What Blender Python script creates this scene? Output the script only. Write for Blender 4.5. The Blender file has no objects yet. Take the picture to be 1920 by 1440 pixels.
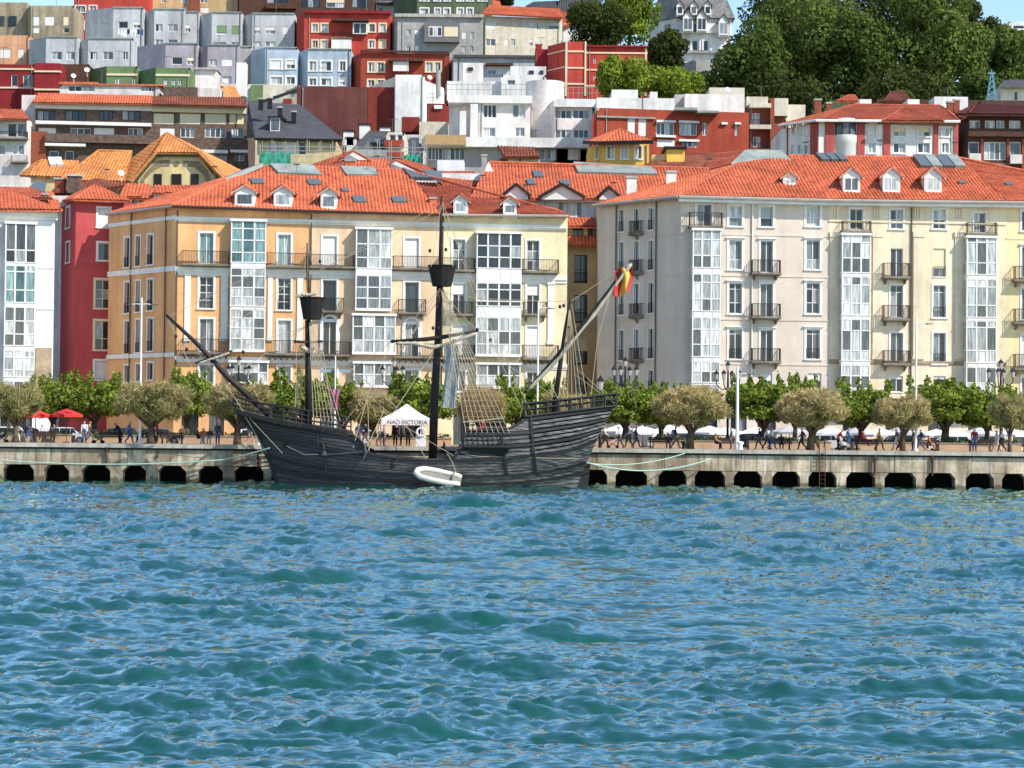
import bpy, math, random
import numpy as np
from mathutils import Matrix, Vector

# ---------------------------------------------------------------- camera, sky, sun, exposure
sc = bpy.context.scene
COL = sc.collection
FPX = 4100.0                      # focal length in photo pixels (1920 wide)
CAM = Vector((0, 0, 3.8))
ROLL, PITCH = 0.0095, math.atan(100 / FPX)
cr, sr, cp, sp = math.cos(ROLL), math.sin(ROLL), math.cos(PITCH), math.sin(PITCH)
FW = Vector((0, cp, sp))
U0 = Vector((0, -sp, cp))
RT = Vector((1, 0, 0)) * cr + U0 * sr
UP = U0 * cr - Vector((1, 0, 0)) * sr
cam_d = bpy.data.cameras.new('camera')
cam = bpy.data.objects.new('camera', cam_d)
COL.objects.link(cam)
cam_d.sensor_width = 36
cam_d.lens = FPX / 1920 * 36
cam_d.clip_start, cam_d.clip_end = 1, 5000
m3 = Matrix((RT, UP, -FW)).transposed()
cam.matrix_world = Matrix.Translation(CAM) @ m3.to_4x4()
sc.camera = cam

SUN_AZ, SUN_EL = math.radians(55), math.radians(42)   # azimuth to the right of straight-behind-the-camera
sun_dir = Vector((math.sin(SUN_AZ) * math.cos(SUN_EL), -math.cos(SUN_AZ) * math.cos(SUN_EL), math.sin(SUN_EL)))
w = bpy.data.worlds.new('World')
sc.world = w
w.use_nodes = True
wn = w.node_tree
sky = wn.nodes.new('ShaderNodeTexSky')
sky.sky_type = 'NISHITA'
sky.sun_disc = False
sky.sun_elevation = SUN_EL
sky.sun_rotation = math.atan2(sun_dir.x, sun_dir.y)
sky.air_density, sky.dust_density, sky.ozone_density = 1.0, 0.0, 2.6
wn.links.new(sky.outputs[0], wn.nodes['Background'].inputs[0])
wn.nodes['Background'].inputs[1].default_value = 0.15
sl = bpy.data.lights.new('sun', 'SUN')
sl.energy, sl.angle, sl.color = 4.3, math.radians(0.5), (1, 0.93, 0.83)
so = bpy.data.objects.new('sun', sl)
COL.objects.link(so)
so.rotation_euler = sun_dir.to_track_quat('Z', 'Y').to_euler()
so.location = (60, -60, 120)
sc.view_settings.view_transform = 'Standard'
sc.view_settings.look = 'None'
sc.view_settings.exposure = 0.6
sc.view_settings.gamma = 1
sc.render.engine = 'CYCLES'
sc.cycles.use_denoising = True
sc.cycles.max_bounces = 6
sc.cycles.transparent_max_bounces = 8

# ---------------------------------------------------------------- pixel <-> world helpers
def ray(px, py):
    return FW + RT * ((px - 960) / FPX) + UP * ((720 - py) / FPX)
def P(px, py, Y):
    d = ray(px, py)
    return CAM + d * (Y / d.y)
def on_plane(px, py, p0, n):
    d = ray(px, py)
    return CAM + d * ((p0 - CAM).dot(n) / d.dot(n))
rnd = random.Random(11)

# ---------------------------------------------------------------- materials
def lin(r, g, b, k=0.8):
    f = lambda c: ((c / 255 + .055) / 1.055) ** 2.4 if c > 10 else c / 255 / 12.92
    r, g, b = f(r), f(g), f(b); y = (.3 * r + .6 * g + .1 * b) * .12
    return ((r * .88 + y) * k, (g * .88 + y) * k, (b * .88 + y) * k, 1)
MATS = {}
def mat(name, col, rough=.85, var=.22, scale=.5, bump=0, bscale=20, streak=0, spec=.25, metal=0, rand=0, stretch=None):
    if name in MATS: return MATS[name]
    m = bpy.data.materials.new(name); m.use_nodes = True
    N, L = m.node_tree.nodes, m.node_tree.links
    bs = N['Principled BSDF']
    bs.inputs['Roughness'].default_value = rough
    bs.inputs['Metallic'].default_value = metal
    bs.inputs['Specular IOR Level'].default_value = spec
    if len(col) == 3: col = (*col, 1)
    geo = N.new('ShaderNodeNewGeometry')
    val = None
    def noise(sc_, det, vec=None):
        n = N.new('ShaderNodeTexNoise'); n.inputs['Scale'].default_value = sc_; n.inputs['Detail'].default_value = det
        n.inputs['Roughness'].default_value = .65
        L.new(vec or geo.outputs['Position'], n.inputs['Vector']); return n.outputs['Fac']
    def rng(src, lo, hi, a=.3, b=.7):
        r = N.new('ShaderNodeMapRange'); L.new(src, r.inputs[0])
        for i, v in zip((1, 2, 3, 4), (a, b, lo, hi)): r.inputs[i].default_value = v
        return r.outputs[0]
    def mul(a, b):
        if a is None: return b
        q = N.new('ShaderNodeMath'); q.operation = 'MULTIPLY'; L.new(a, q.inputs[0]); L.new(b, q.inputs[1]); return q.outputs[0]
    vec = None
    if stretch:
        mp = N.new('ShaderNodeMapping'); mp.inputs['Scale'].default_value = stretch
        L.new(geo.outputs['Position'], mp.inputs[0]); vec = mp.outputs[0]
    if var:
        val = rng(noise(scale, 5, vec), 1 - var, 1 + var * .5)
        val = mul(val, rng(noise(scale * 9, 3, vec), 1 - var * .5, 1 + var * .3))
    if streak:
        mp = N.new('ShaderNodeMapping'); mp.inputs['Scale'].default_value = (.7, .7, .06)
        L.new(geo.outputs['Position'], mp.inputs[0])
        val = mul(val, rng(noise(1.0, 4, mp.outputs[0]), 1 - streak, 1.05, .35, .6))
    if rand:
        oi = N.new('ShaderNodeObjectInfo')
        val = mul(val, rng(oi.outputs['Random'], 1 - rand, 1 + rand, 0, 1))
    if val is not None:
        mx = N.new('ShaderNodeMix'); mx.data_type = 'RGBA'; mx.blend_type = 'MULTIPLY'
        mx.inputs[0].default_value = 1; mx.inputs[6].default_value = col
        L.new(val, mx.inputs[7]); L.new(mx.outputs[2], bs.inputs['Base Color'])
    else:
        bs.inputs['Base Color'].default_value = col
    if bump:
        bp = N.new('ShaderNodeBump'); bp.inputs['Strength'].default_value = bump; bp.inputs['Distance'].default_value = .05
        L.new(noise(bscale, 4, vec), bp.inputs['Height']); L.new(bp.outputs[0], bs.inputs['Normal'])
    MATS[name] = m
    return m
def ramp_mat(name, stops, rough=.1, spec=.5, noise=0):
    """colour chosen per object from a constant ramp (panes: dark glass, curtains, blinds behind)"""
    m = bpy.data.materials.new(name); m.use_nodes = True
    N, L = m.node_tree.nodes, m.node_tree.links
    bs = N['Principled BSDF']; bs.inputs['Roughness'].default_value = rough; bs.inputs['Specular IOR Level'].default_value = spec
    oi = N.new('ShaderNodeObjectInfo'); rp = N.new('ShaderNodeValToRGB'); rp.color_ramp.interpolation = 'CONSTANT'
    L.new(oi.outputs['Random'], rp.inputs[0])
    e = rp.color_ramp.elements
    while len(e) < len(stops): e.new(.5)
    for i, (p, c) in enumerate(stops): e[i].position = p; e[i].color = (*c, 1)
    geo = N.new('ShaderNodeNewGeometry'); mp = N.new('ShaderNodeMapping'); mp.inputs['Scale'].default_value = (5, 5, .5)
    L.new(geo.outputs['Position'], mp.inputs[0])
    nz = N.new('ShaderNodeTexNoise'); nz.inputs['Scale'].default_value = 1.3; L.new(mp.outputs[0], nz.inputs['Vector'])
    r = N.new('ShaderNodeMapRange'); L.new(nz.outputs['Fac'], r.inputs[0])
    for i, v in zip((1, 2, 3, 4), (.35, .65, .55, 1.25)): r.inputs[i].default_value = v
    mx = N.new('ShaderNodeMix'); mx.data_type = 'RGBA'; mx.blend_type = 'MULTIPLY'; mx.inputs[0].default_value = 1
    L.new(rp.outputs[0], mx.inputs[6]); L.new(r.outputs[0], mx.inputs[7]); L.new(mx.outputs[2], bs.inputs['Base Color'])
    MATS[name] = m
    return m
GLASS = ramp_mat('window_glass', [(0, (.03, .036, .042)), (.15, (.07, .085, .095)), (.36, (.17, .19, .2)), (.6, (.32, .35, .355)), (.8, (.5, .52, .52))])
GLASSD = ramp_mat('dark_window_glass', [(0, (.016, .02, .027)), (.4, (.04, .048, .056)), (.7, (.1, .11, .12)), (.88, (.28, .29, .3))])
GLASST = ramp_mat('teal_window_glass', [(0, (.05, .11, .12)), (.3, (.16, .27, .27)), (.6, (.22, .34, .33)), (.85, (.4, .48, .47))])
GLASSC = ramp_mat('curtained_window_glass', [(0, (.09, .1, .1)), (.3, (.3, .32, .32)), (.55, (.45, .47, .46)), (.85, (.62, .63, .6))])
WHITE = mat('white_paint', lin(244, 242, 236, .8), .6, .1, 1.2, streak=.08)
OFFWH = mat('aged_white_paint', lin(240, 236, 224, .84), .7, .12, .9, streak=.1)
IRON = mat('dark_ironwork', lin(74, 56, 48, .7), .6, .2, 3)
IRONB = mat('black_ironwork', lin(40, 38, 40, .7), .5, .2, 3)
STONE = mat('weathered_stone', lin(200, 176, 140, .75), .9, .35, .7, bump=.3, streak=.25)
SLABM = mat('balcony_stone', lin(150, 138, 120, .75), .9, .3, 1.5, streak=.3)
PIPE = mat('downpipe_metal', lin(120, 100, 85, .7), .6, .2, 2)
SHUT = mat('white_roller_shutter', lin(238, 236, 230, .8), .7, .08, 2, bump=.15, bscale=14, rand=.06)
SHUTC = mat('cream_roller_shutter', lin(240, 222, 182, .8), .7, .08, 2, bump=.15, bscale=14, rand=.06)
SHUTG = mat('green_roller_shutter', lin(128, 160, 110, .8), .7, .08, 2)
BROWNW = mat('dark_brown_joinery', lin(70, 45, 35, .7), .6, .2, 3)
def tilemat(name, col, var=.3):
    m = mat(name, col, .85, var, .35, bump=.0)
    N, L = m.node_tree.nodes, m.node_tree.links
    # small tile-to-tile colour differences
    bs = N['Principled BSDF']; src = bs.inputs['Base Color'].links[0].from_socket
    geo = [n for n in N if n.type == 'NEW_GEOMETRY'][0]
    v = N.new('ShaderNodeTexVoronoi'); v.inputs['Scale'].default_value = 3.2
    L.new(geo.outputs['Position'], v.inputs['Vector'])
    hs = N.new('ShaderNodeHueSaturation')
    sep = N.new('ShaderNodeSeparateColor'); L.new(v.outputs['Color'], sep.inputs[0])
    r = N.new('ShaderNodeMapRange'); L.new(sep.outputs[0], r.inputs[0])
    r.inputs[3].default_value, r.inputs[4].default_value = .75, 1.14
    L.new(r.outputs[0], hs.inputs['Value']); L.new(src, hs.inputs['Color']); L.new(hs.outputs[0], bs.inputs['Base Color'])
    return m
TILE = tilemat('orange_roof_tile', lin(238, 120, 70, .74))
TILE2 = tilemat('amber_roof_tile', lin(238, 150, 68, .74))
TILE3 = tilemat('red_roof_tile', lin(212, 104, 66, .7), .4)
TILE4 = tilemat('mossy_brown_roof_tile', lin(170, 92, 66, .66), .5)
TILE5 = tilemat('maroon_roof_tile', lin(128, 62, 56, .66), .3)
SLATE = mat('grey_slate', lin(92, 92, 96, .7), .7, .3, .8, bump=.3, bscale=4)
LEAD = mat('grey_metal_roofing', lin(170, 180, 172, .7), .5, .25, .8, streak=.2)
CONC = mat('pale_concrete', lin(205, 200, 190, .75), .9, .3, .6, streak=.3)
SKYL = mat('skylight_glass', lin(120, 132, 134, .6), .12, .2, 2, spec=.6)

# ---------------------------------------------------------------- mesh builder
UNIT = {}
def unit_box(m):
    k = m.name
    if k in UNIT: return UNIT[k]
    me = bpy.data.meshes.new('pane')
    v = [(x, y, z) for x in (-.5, .5) for y in (-.5, .5) for z in (-.5, .5)]
    me.from_pydata(v, [], [(0, 1, 3, 2), (4, 6, 7, 5), (0, 4, 5, 1), (2, 3, 7, 6), (0, 2, 6, 4), (1, 5, 7, 3)])
    me.materials.append(m); me.update(); UNIT[k] = me
    return me
class MB:
    def __init__(s): s.v, s.f, s.m = [], [], []
    def poly(s, pts, m=0):
        i = len(s.v); s.v += [tuple(p) for p in pts]; s.f.append(tuple(range(i, i + len(pts)))); s.m.append(m)
    def box(s, x0, x1, y0, y1, z0, z1, m=0):
        i = len(s.v)
        s.v += [(x, y, z) for x in (x0, x1) for y in (y0, y1) for z in (z0, z1)]
        for f in ((0, 1, 3, 2), (4, 6, 7, 5), (0, 4, 5, 1), (2, 3, 7, 6), (0, 2, 6, 4), (1, 5, 7, 3)):
            s.f.append(tuple(i + k for k in f)); s.m.append(m)
    def hexa(s, p, m=0):
        """8 points: bottom four, top four (both counter-clockwise)"""
        i = len(s.v); s.v += [tuple(q) for q in p]
        for f in ((3, 2, 1, 0), (4, 5, 6, 7), (0, 1, 5, 4), (1, 2, 6, 5), (2, 3, 7, 6), (3, 0, 4, 7)):
            s.f.append(tuple(i + k for k in f)); s.m.append(m)
    def slab(s, pts, d, m=0):
        """polygon given by pts, thickened along vector d"""
        n = len(pts); i = len(s.v); d = Vector(d)
        s.v += [tuple(p) for p in pts] + [tuple(Vector(p) + d) for p in pts]
        s.f.append(tuple(range(i, i + n))); s.m.append(m)
        s.f.append(tuple(range(i + 2 * n - 1, i + n - 1, -1))); s.m.append(m)
        for k in range(n):
            a, b = i + k, i + (k + 1) % n
            s.f.append((b, a, a + n, b + n)); s.m.append(m)
    def tube(s, pts, rad, n=6, m=0, cap=True):
        if not isinstance(rad, (list, tuple)): rad = [rad] * len(pts)
        pts = [Vector(p) for p in pts]; i = len(s.v)
        for k, p in enumerate(pts):
            t = (pts[min(k + 1, len(pts) - 1)] - pts[max(k - 1, 0)]).normalized()
            a = t.orthogonal() if k == 0 else (a - t * a.dot(t))
            a = a.normalized(); b = t.cross(a)
            for q in range(n):
                g = 2 * math.pi * q / n
                s.v.append(tuple(p + (a * math.cos(g) + b * math.sin(g)) * rad[k]))
        for k in range(len(pts) - 1):
            for q in range(n):
                r = (q + 1) % n
                s.f.append((i + k * n + q, i + k * n + r, i + (k + 1) * n + r, i + (k + 1) * n + q)); s.m.append(m)
        if cap:
            s.f.append(tuple(i + q for q in range(n - 1, -1, -1))); s.m.append(m)
            e = i + (len(pts) - 1) * n
            s.f.append(tuple(e + q for q in range(n))); s.m.append(m)
    def lathe(s, prof, n=12, c=(0, 0, 0), m=0):
        i = len(s.v)
        for r, z in prof:
            for q in range(n):
                g = 2 * math.pi * q / n
                s.v.append((c[0] + r * math.cos(g), c[1] + r * math.sin(g), c[2] + z))
        for k in range(len(prof) - 1):
            for q in range(n):
                r = (q + 1) % n
                s.f.append((i + k * n + q, i + k * n + r, i + (k + 1) * n + r, i + (k + 1) * n + q)); s.m.append(m)
    def grid(s, rows, m=0):
        i = len(s.v); nc = len(rows[0])
        for r in rows: s.v += [tuple(p) for p in r]
        for a in range(len(rows) - 1):
            for b in range(nc - 1):
                k = i + a * nc + b
                s.f.append((k, k + 1, k + nc + 1, k + nc)); s.m.append(m)
    def mesh(s, name, mats, smooth=False):
        me = bpy.data.meshes.new(name)
        me.from_pydata(s.v, [], s.f)
        for q in (mats if isinstance(mats, (list, tuple)) else [mats]): me.materials.append(q)
        if any(s.m): me.polygons.foreach_set('material_index', s.m)
        if smooth: me.polygons.foreach_set('use_smooth', [True] * len(s.f))
        me.update()
        return me
    def build(s, name, mats, parent=None, world=None, smooth=False):
        """parent: a root; world: matrix of the frame the vertices are given in (None: the parent's own frame)"""
        o = bpy.data.objects.new(name, s.mesh(name, mats, smooth)); COL.objects.link(o)
        if parent: attach(o, parent, world)
        elif world is not None: o.matrix_world = world
        return o
WM = {}                                    # world matrices of roots and frames, without waiting for a depsgraph update
def attach(o, parent, world=None):
    o.parent = parent
    if world is not None:
        o.matrix_basis = WM[parent.name].inverted() @ world
        WM[o.name] = world
    else:
        WM[o.name] = WM[parent.name].copy()
def tag(o, label, cat, group=None, kind=None):
    if label: o['label'] = label
    if cat: o['category'] = cat
    if group: o['group'] = group
    if kind: o['kind'] = kind
    return o
def root(name, label, cat, M=None, loc=None, rz=0, group=None):
    o = bpy.data.objects.new(name, None); COL.objects.link(o); o.empty_display_size = .5
    if M is None: M = Matrix.Translation(Vector(loc)) @ Matrix.Rotation(rz, 4, 'Z')
    o.matrix_world = M; WM[o.name] = M.copy()
    return tag(o, label, cat, group)
def struct(name, mb, mats, smooth=False):
    o = mb.build(name, mats, smooth=smooth); o['kind'] = 'structure'; WM[o.name] = Matrix(); return o
def copy_tree(o, parent=None, M=None):
    c = o.copy(); COL.objects.link(c)
    if parent: c.parent = parent
    if M is not None: c.matrix_world = M; WM[c.name] = M.copy()
    for ch in o.children: copy_tree(ch, c)
    return c
def pane(par, m, x, y, z, sx, sy, sz, name='pane'):
    o = bpy.data.objects.new(name, unit_box(m)); COL.objects.link(o)
    o.parent = par; o.location = (x, y, z); o.scale = (sx, sy, sz)
    return o

# ---------------------------------------------------------------- buildings
class Facade:
    def __init__(s, a, b):
        s.a, s.b = a, b
        e = (b - a); e.z = 0; s.len = e.length; s.e = e.normalized()
        s.n = Vector((s.e.y, -s.e.x, 0))                 # outward (towards the viewer)
        inw = -s.n
        s.M = Matrix(((s.e.x, inw.x, 0, a.x), (s.e.y, inw.y, 0, a.y), (0, 0, 1, 0), (0, 0, 0, 1)))
        s.holes = []
    def L(s, px, py, out=0):
        p = on_plane(px, py, s.a + s.n * out, s.n)
        return (p - s.a).dot(s.e), p.z
    def rect(s, x0, y0, x1, y1, out=0):
        xm, ym = (x0 + x1) / 2, (y0 + y1) / 2
        return s.L(x0, ym, out)[0], s.L(x1, ym, out)[0], s.L(xm, y1, out)[1], s.L(xm, y0, out)[1]
class Bld:
    def __init__(s, name, label, pts, yref, zb, ytop, cat='building', thick=12, group=None, main=0, lean=0):
        """pts: visible footprint corners (px, depth) left to right; ytop: eave height at the main facade's left corner"""
        s.pts = [P(px, yref, D) for px, D in pts]
        s.fac = [Facade(s.pts[i].copy(), s.pts[i + 1].copy()) for i in range(len(pts) - 1)]
        for f in s.fac: f.a.z = 0
        s.zb = zb
        s.zt = P(pts[main][0], ytop, pts[main][1]).z
        f = s.fac[main]
        s.root = root(name, label, cat, f.M @ Matrix.Translation((0, 0, zb)), group=group)
        s.thick = thick; s.lean = lean
    def band(s, fi, x0, y0, x1, y1, out=.12, m=None, name='string_course', inn=0.05):
        f = s.fac[fi]; u0, u1, z0, z1 = f.rect(x0, y0, x1, y1)
        b = MB(); b.box(u0, u1, -out, -inn if inn < 0 else 0.0, z0, z1)
        return b.build(name, m or WHITE, s.root, f.M)
    def win(s, fi, x0, y0, x1, y1, nx=2, rows=(1,), sur=0, blind=0, glass=None, frame=None, bm=None, rail=0, sill=True, rec=.24, fw=.07, head=0, arch=False, surm=None):
        f = s.fac[fi]; u0, u1, z0, z1 = f.rect(x0, y0, x1, y1)
        f.holes.append((u0, u1, z0, z1))
        fr = frame or WHITE; gl = glass or GLASS
        W, H = u1 - u0, z1 - z0; cx, cz = (u0 + u1) / 2, (z0 + z1) / 2
        b = MB(); fw = min(fw, W * .12)
        a0, a1 = rec - .05, rec + .05
        b.box(-W / 2, -W / 2 + fw, a0, a1, -H / 2, H / 2); b.box(W / 2 - fw, W / 2, a0, a1, -H / 2, H / 2)
        b.box(-W / 2 + fw, W / 2 - fw, a0, a1, H / 2 - fw, H / 2); b.box(-W / 2 + fw, W / 2 - fw, a0, a1, -H / 2, -H / 2 + fw)
        iw, ih = W - 2 * fw, H - 2 * fw
        for i in range(1, nx):
            x = -iw / 2 + iw * i / nx; b.box(x - fw * .55, x + fw * .55, a0 + .01, a1 - .01, -ih / 2, ih / 2)
        tot = sum(rows); zz = ih / 2; rws = []
        for i, r in enumerate(rows):
            h = ih * r / tot; rws.append((zz - h, zz)); zz -= h
            if i < len(rows) - 1: b.box(-iw / 2, iw / 2, a0 + .015, a1 - .015, zz - fw * .45, zz + fw * .45)
        if sur:
            o = .06
            b.box(-W / 2 - sur, -W / 2, -o, .03, -H / 2, H / 2, 1); b.box(W / 2, W / 2 + sur, -o, .03, -H / 2, H / 2, 1)
            b.box(-W / 2 - sur, W / 2 + sur, -o, .03, H / 2, H / 2 + sur, 1)
            if sill: b.box(-W / 2 - sur - .05, W / 2 + sur + .05, -o - .08, .03, -H / 2 - .14, -H / 2, 1)
            if head: b.box(-W / 2 - sur - .12, W / 2 + sur + .12, -.22, .0, H / 2 + sur + .003, H / 2 + sur + .1, 1)
        elif sill:
            b.box(-W / 2 - .06, W / 2 + .06, -.08, .1, -H / 2 - .08, -H / 2, 1)
        Mw = f.M @ Matrix.Translation((cx, 0, cz))
        o = b.build('window', [fr, surm or fr], s.root, Mw)
        for i in range(nx):
            for (q0, q1) in rws:
                pane(o, gl, -iw / 2 + iw * (i + .5) / nx, rec, (q0 + q1) / 2, iw / nx - .001, .02, q1 - q0 - .001)
        if blind:
            pane(o, bm or SHUT, 0, rec - .09, H / 2 - H * blind / 2, W - .02, .05, H * blind, 'roller_shutter')
        if rail:
            r = MB(); zr = -H / 2 + min(1.0, H * .45)
            r.box(-W / 2, W / 2, -.1, -.06, zr - .05, zr); r.box(-W / 2, W / 2, -.1, -.06, -H / 2 + .05, -H / 2 + .09)
            n = max(3, int(W / .16))
            for i in range(n + 1):
                x = -W / 2 + .015 + (W - .03) * i / n; r.box(x - .016, x + .016, -.095, -.065, -H / 2 + .09, zr - .05)
            ro = r.build('window_railing', IRONB if rail == 1 else IRON, None); ro.parent = o
        return o
    def bay(s, fi, x0, x1, segs, nx=3, out=.9, glass=None, frame=None, cap=True, side=1, top=None, name='gallery'):
        """enclosed glazed gallery. segs: (y0, y1, row weights, glass) per storey, top to bottom"""
        f = s.fac[fi]; fr = frame or WHITE
        ya, yb = segs[0][0], segs[-1][1]
        u0, u1, z0, z1 = f.rect(x0, ya, x1, yb, out)
        W = u1 - u0; b = MB(); t = .075
        Mw = f.M @ Matrix.Translation(((u0 + u1) / 2, 0, 0))
        spans = []
        for (y0, y1, rows, *g) in segs:
            _, _, a, c = f.rect(x0, y0, x1, y1, out); spans.append((a, c, rows, g[0] if g else (glass or GLASSC)))
        zlo = spans[-1][0]
        b.box(-W / 2 - .1, W / 2 + .1, -out - .12, 0, z1, z1 + .22)
        b.box(-W / 2 - .02, W / 2 + .02, -out - .03, 0, zlo - .25, zlo)
        jobs = []
        for k, (a, c, rows, g) in enumerate(spans):
            if k + 1 < len(spans):                              # spandrel to the storey below
                nz = spans[k + 1][1]
                if a - nz > .04:
                    b.box(-W / 2 + .01, W / 2 - .01, -out + .01, 0, nz, a)
                    b.box(-W / 2 - .05, W / 2 + .05, -out - .06, 0, a - .09, a - .001)
                    for i in range(nx):                          # raised panels
                        xa = -W / 2 + W * i / nx + .14; xb = -W / 2 + W * (i + 1) / nx - .14
                        if a - nz > .35: b.box(xa, xb, -out - .015, -out + .012, nz + .1, a - .18)
            for i in range(nx + 1):
                x = -W / 2 + W * i / nx; h = t if 0 < i < nx else t * 1.4
                xl = max(-W / 2, x - h); xr = min(W / 2, x + h)
                b.box(xl, xr, -out, -out + .1, a, c)
            for sx in (-1, 1):
                xo, xi = sx * W / 2, sx * (W / 2 - .1)
                for j in range(side + 1):
                    y = -out + .1 + (out - .1) * j / side
                    b.box(min(xo, xi), max(xo, xi), max(-out + .1, y - .05), min(0, y + .05), a, c)
            tot = sum(rows); zz = c
            for j, r in enumerate(rows):
                h = (c - a) * r / tot
                if j: 
                    b.box(-W / 2 + .003, W / 2 - .003, -out + .004, -out + .09, zz - .05, zz + .05)
                    for sx in (-1, 1):
                        xo, xi = sx * (W / 2 - .003), sx * (W / 2 - .09)
                        b.box(min(xo, xi), max(xo, xi), -out + .12, -.02, zz - .04, zz + .04)
                jobs.append((zz - h, zz, g)); zz -= h
        o = b.build(name, fr, s.root, Mw)
        for (q0, q1, g) in jobs:
            for i in range(nx):
                pane(o, g, -W / 2 + W * (i + .5) / nx, -out + .06, (q0 + q1) / 2, W / nx, .02, q1 - q0)
            for sx in (-1, 1):
                for j in range(side):
                    pane(o, g, sx * (W / 2 - .05), -out + out * (j + .5) / side, (q0 + q1) / 2, .02, out / side - .05, q1 - q0)
        f.holes.append(None)
        return o
    def balc(s, fi, x0, yt, x1, yb, out=.8, m=None, brackets=2, slab=.2, top=None, slabm=None, rails=True):
        """projecting balcony: yt top of railing, yb top of slab"""
        f = s.fac[fi]; u0, u1, z0, z1 = f.rect(x0, yt, x1, yb, out)
        W = u1 - u0; H = z1 - z0; b = MB(); m = m or IRON
        b.box(-W / 2 - .06, W / 2 + .06, -out - .06, 0, -slab, 0)
        b.box(-W / 2, W / 2, -out, 0, -slab - .08, -slab)
        for i in range(brackets):
            x = (-W / 2 + .3 + (W - .6) * i / max(1, brackets - 1)) if brackets > 1 else 0
            b.slab([(x - .08, 0, -slab - .08), (x - .08, -out + .1, -slab - .08), (x - .08, -out * .55, -slab - .3), (x - .08, 0, -slab - .55)], (.16, 0, 0))
        o = b.build('balcony', slabm or SLABM, s.root, f.M @ Matrix.Translation(((u0 + u1) / 2, 0, z0)))
        r = MB(); y = -out + .04
        for (xa, xb, ya, yb_) in ((-W / 2, W / 2, y - .025, y + .025), (-W / 2, -W / 2 + .05, y + .025, 0), (W / 2 - .05, W / 2, y + .025, 0)):
            r.box(xa, xb, ya, yb_, H - .06, H); r.box(xa, xb, ya, yb_, .06, .1)
        n = max(4, int(W / .15))
        for i in range(n + 1):
            x = -W / 2 + .02 + (W - .04) * i / n; k = .03 if i in (0, n) else .018
            r.box(x - k, x + k, y - .018, y + .018, .1 if 0 < i < n else 0, H - .06)
        n = max(2, int(out / .16))
        for sx in (-1, 1):
            for i in range(1, n):
                q = y + (-y) * i / n; r.box(sx * (W / 2 - .025) - .015, sx * (W / 2 - .025) + .015, q - .015, q + .015, .1, H - .06)
        ro = r.build('railing', m, None); ro.parent = o
        return o
    def wall(s, fi, m, z1=None, z0=None, u0=0, u1=None, name='wall', rev=.3, revm=None):
        f = s.fac[fi]; u1 = f.len if u1 is None else u1
        z0 = s.zb if z0 is None else z0; z1 = s.zt if z1 is None else z1
        hs = [(max(a, u0 + .01), min(b, u1 - .01), max(c, z0 + .01), min(d, z1 - .01)) for a, b, c, d in [h for h in f.holes if h]
              if a < u1 - .1 and b > u0 + .1 and c < z1 - .1 and d > z0 + .1]
        us = sorted({u0, u1, *[h[0] for h in hs], *[h[1] for h in hs]})
        b = MB()
        for i in range(len(us) - 1):
            a, c = us[i], us[i + 1]
            if c - a < 1e-4: continue
            cuts = sorted((h[2], h[3]) for h in hs if h[0] <= a + 1e-4 and h[1] >= c - 1e-4)
            z = z0
            for (q0, q1) in cuts:
                if q0 > z: b.poly([(a, 0, z), (c, 0, z), (c, 0, q0), (a, 0, q0)])
                z = max(z, q1)
            if z < z1: b.poly([(a, 0, z), (c, 0, z), (c, 0, z1), (a, 0, z1)])
        for (a, c, d, e) in hs:
            r = rev
            b.poly([(a, 0, d), (a, r, d), (a, r, e), (a, 0, e)]); b.poly([(c, 0, d), (c, 0, e), (c, r, e), (c, r, d)])
            b.poly([(a, 0, d), (c, 0, d), (c, r, d), (a, r, d)]); b.poly([(a, 0, e), (a, r, e), (c, r, e), (c, 0, e)])
        f.holes = [h for h in f.holes if h and not any(h[0] >= u0 - .2 and h[1] <= u1 + .2 and h[2] >= z0 - .2 and h[3] <= z1 + .2 for _ in (0,))]
        return b.build(name, m, s.root, f.M)
    def body(s, m, top=True, z1=None, topm=None, parapet=0, name='rear_wall'):
        """side, back and flat top that close the volume behind the visible facades"""
        z1 = s.zt if z1 is None else z1
        inw = Vector((s.lean, 1, 0)) * s.thick
        a, e = s.pts[0], s.pts[-1]
        ba, be = a + inw, e + inw
        b = MB(); q = lambda p, z: (p.x, p.y, z)
        b.poly([q(e, s.zb), q(be, s.zb), q(be, z1), q(e, z1)]); b.poly([q(be, s.zb), q(ba, s.zb), q(ba, z1), q(be, z1)])
        b.poly([q(ba, s.zb), q(a, s.zb), q(a, z1), q(ba, z1)])
        b.build(name, m, s.root, Matrix())
        if top:
            t = MB(); ring = [*s.pts, be, ba]
            t.poly([q(p, z1 - parapet) for p in ring])
            if parapet:
                for i in range(len(ring)):
                    p, r = ring[i], ring[(i + 1) % len(ring)]
                    d = (r - p); d.z = 0; d.normalize(); n = Vector((-d.y, d.x, 0)) * .25; p = p + n * .06; r = r + n * .06
                    t.hexa([q(p, z1 - parapet), q(r, z1 - parapet), q(r + n, z1 - parapet), q(p + n, z1 - parapet), q(p, z1 + .004), q(r, z1 + .004), q(r + n, z1 + .004), q(p + n, z1 + .004)])
            t.build('flat_roof', topm or CONC, s.root, Matrix())
    def tiles(s, pts, m=None, pitch=.36, amp=.11, course=.45, name='tiled_roof', thick=.18):
        """tiled plane. pts: world points eaveL, eaveR, [ridgeR, ridgeL] or one apex; ribs run up the slope"""
        return tile_plane(s.root, pts, m or TILE, pitch, amp, course, name, thick)
    def patch(s, name, plane, px, h, m, sink=.02):
        """a panel lying on the plane through three world points, outlined in photo pixels"""
        p0, p1, p2 = plane; n = (p1 - p0).cross(p2 - p0).normalized()
        if n.z < 0: n = -n
        q = [on_plane(x, y, p0, n) - n * sink for x, y in px]
        b = MB(); b.slab(q, n * (h + .13 + sink)); return b.build(name, m, s.root, Matrix())
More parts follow.
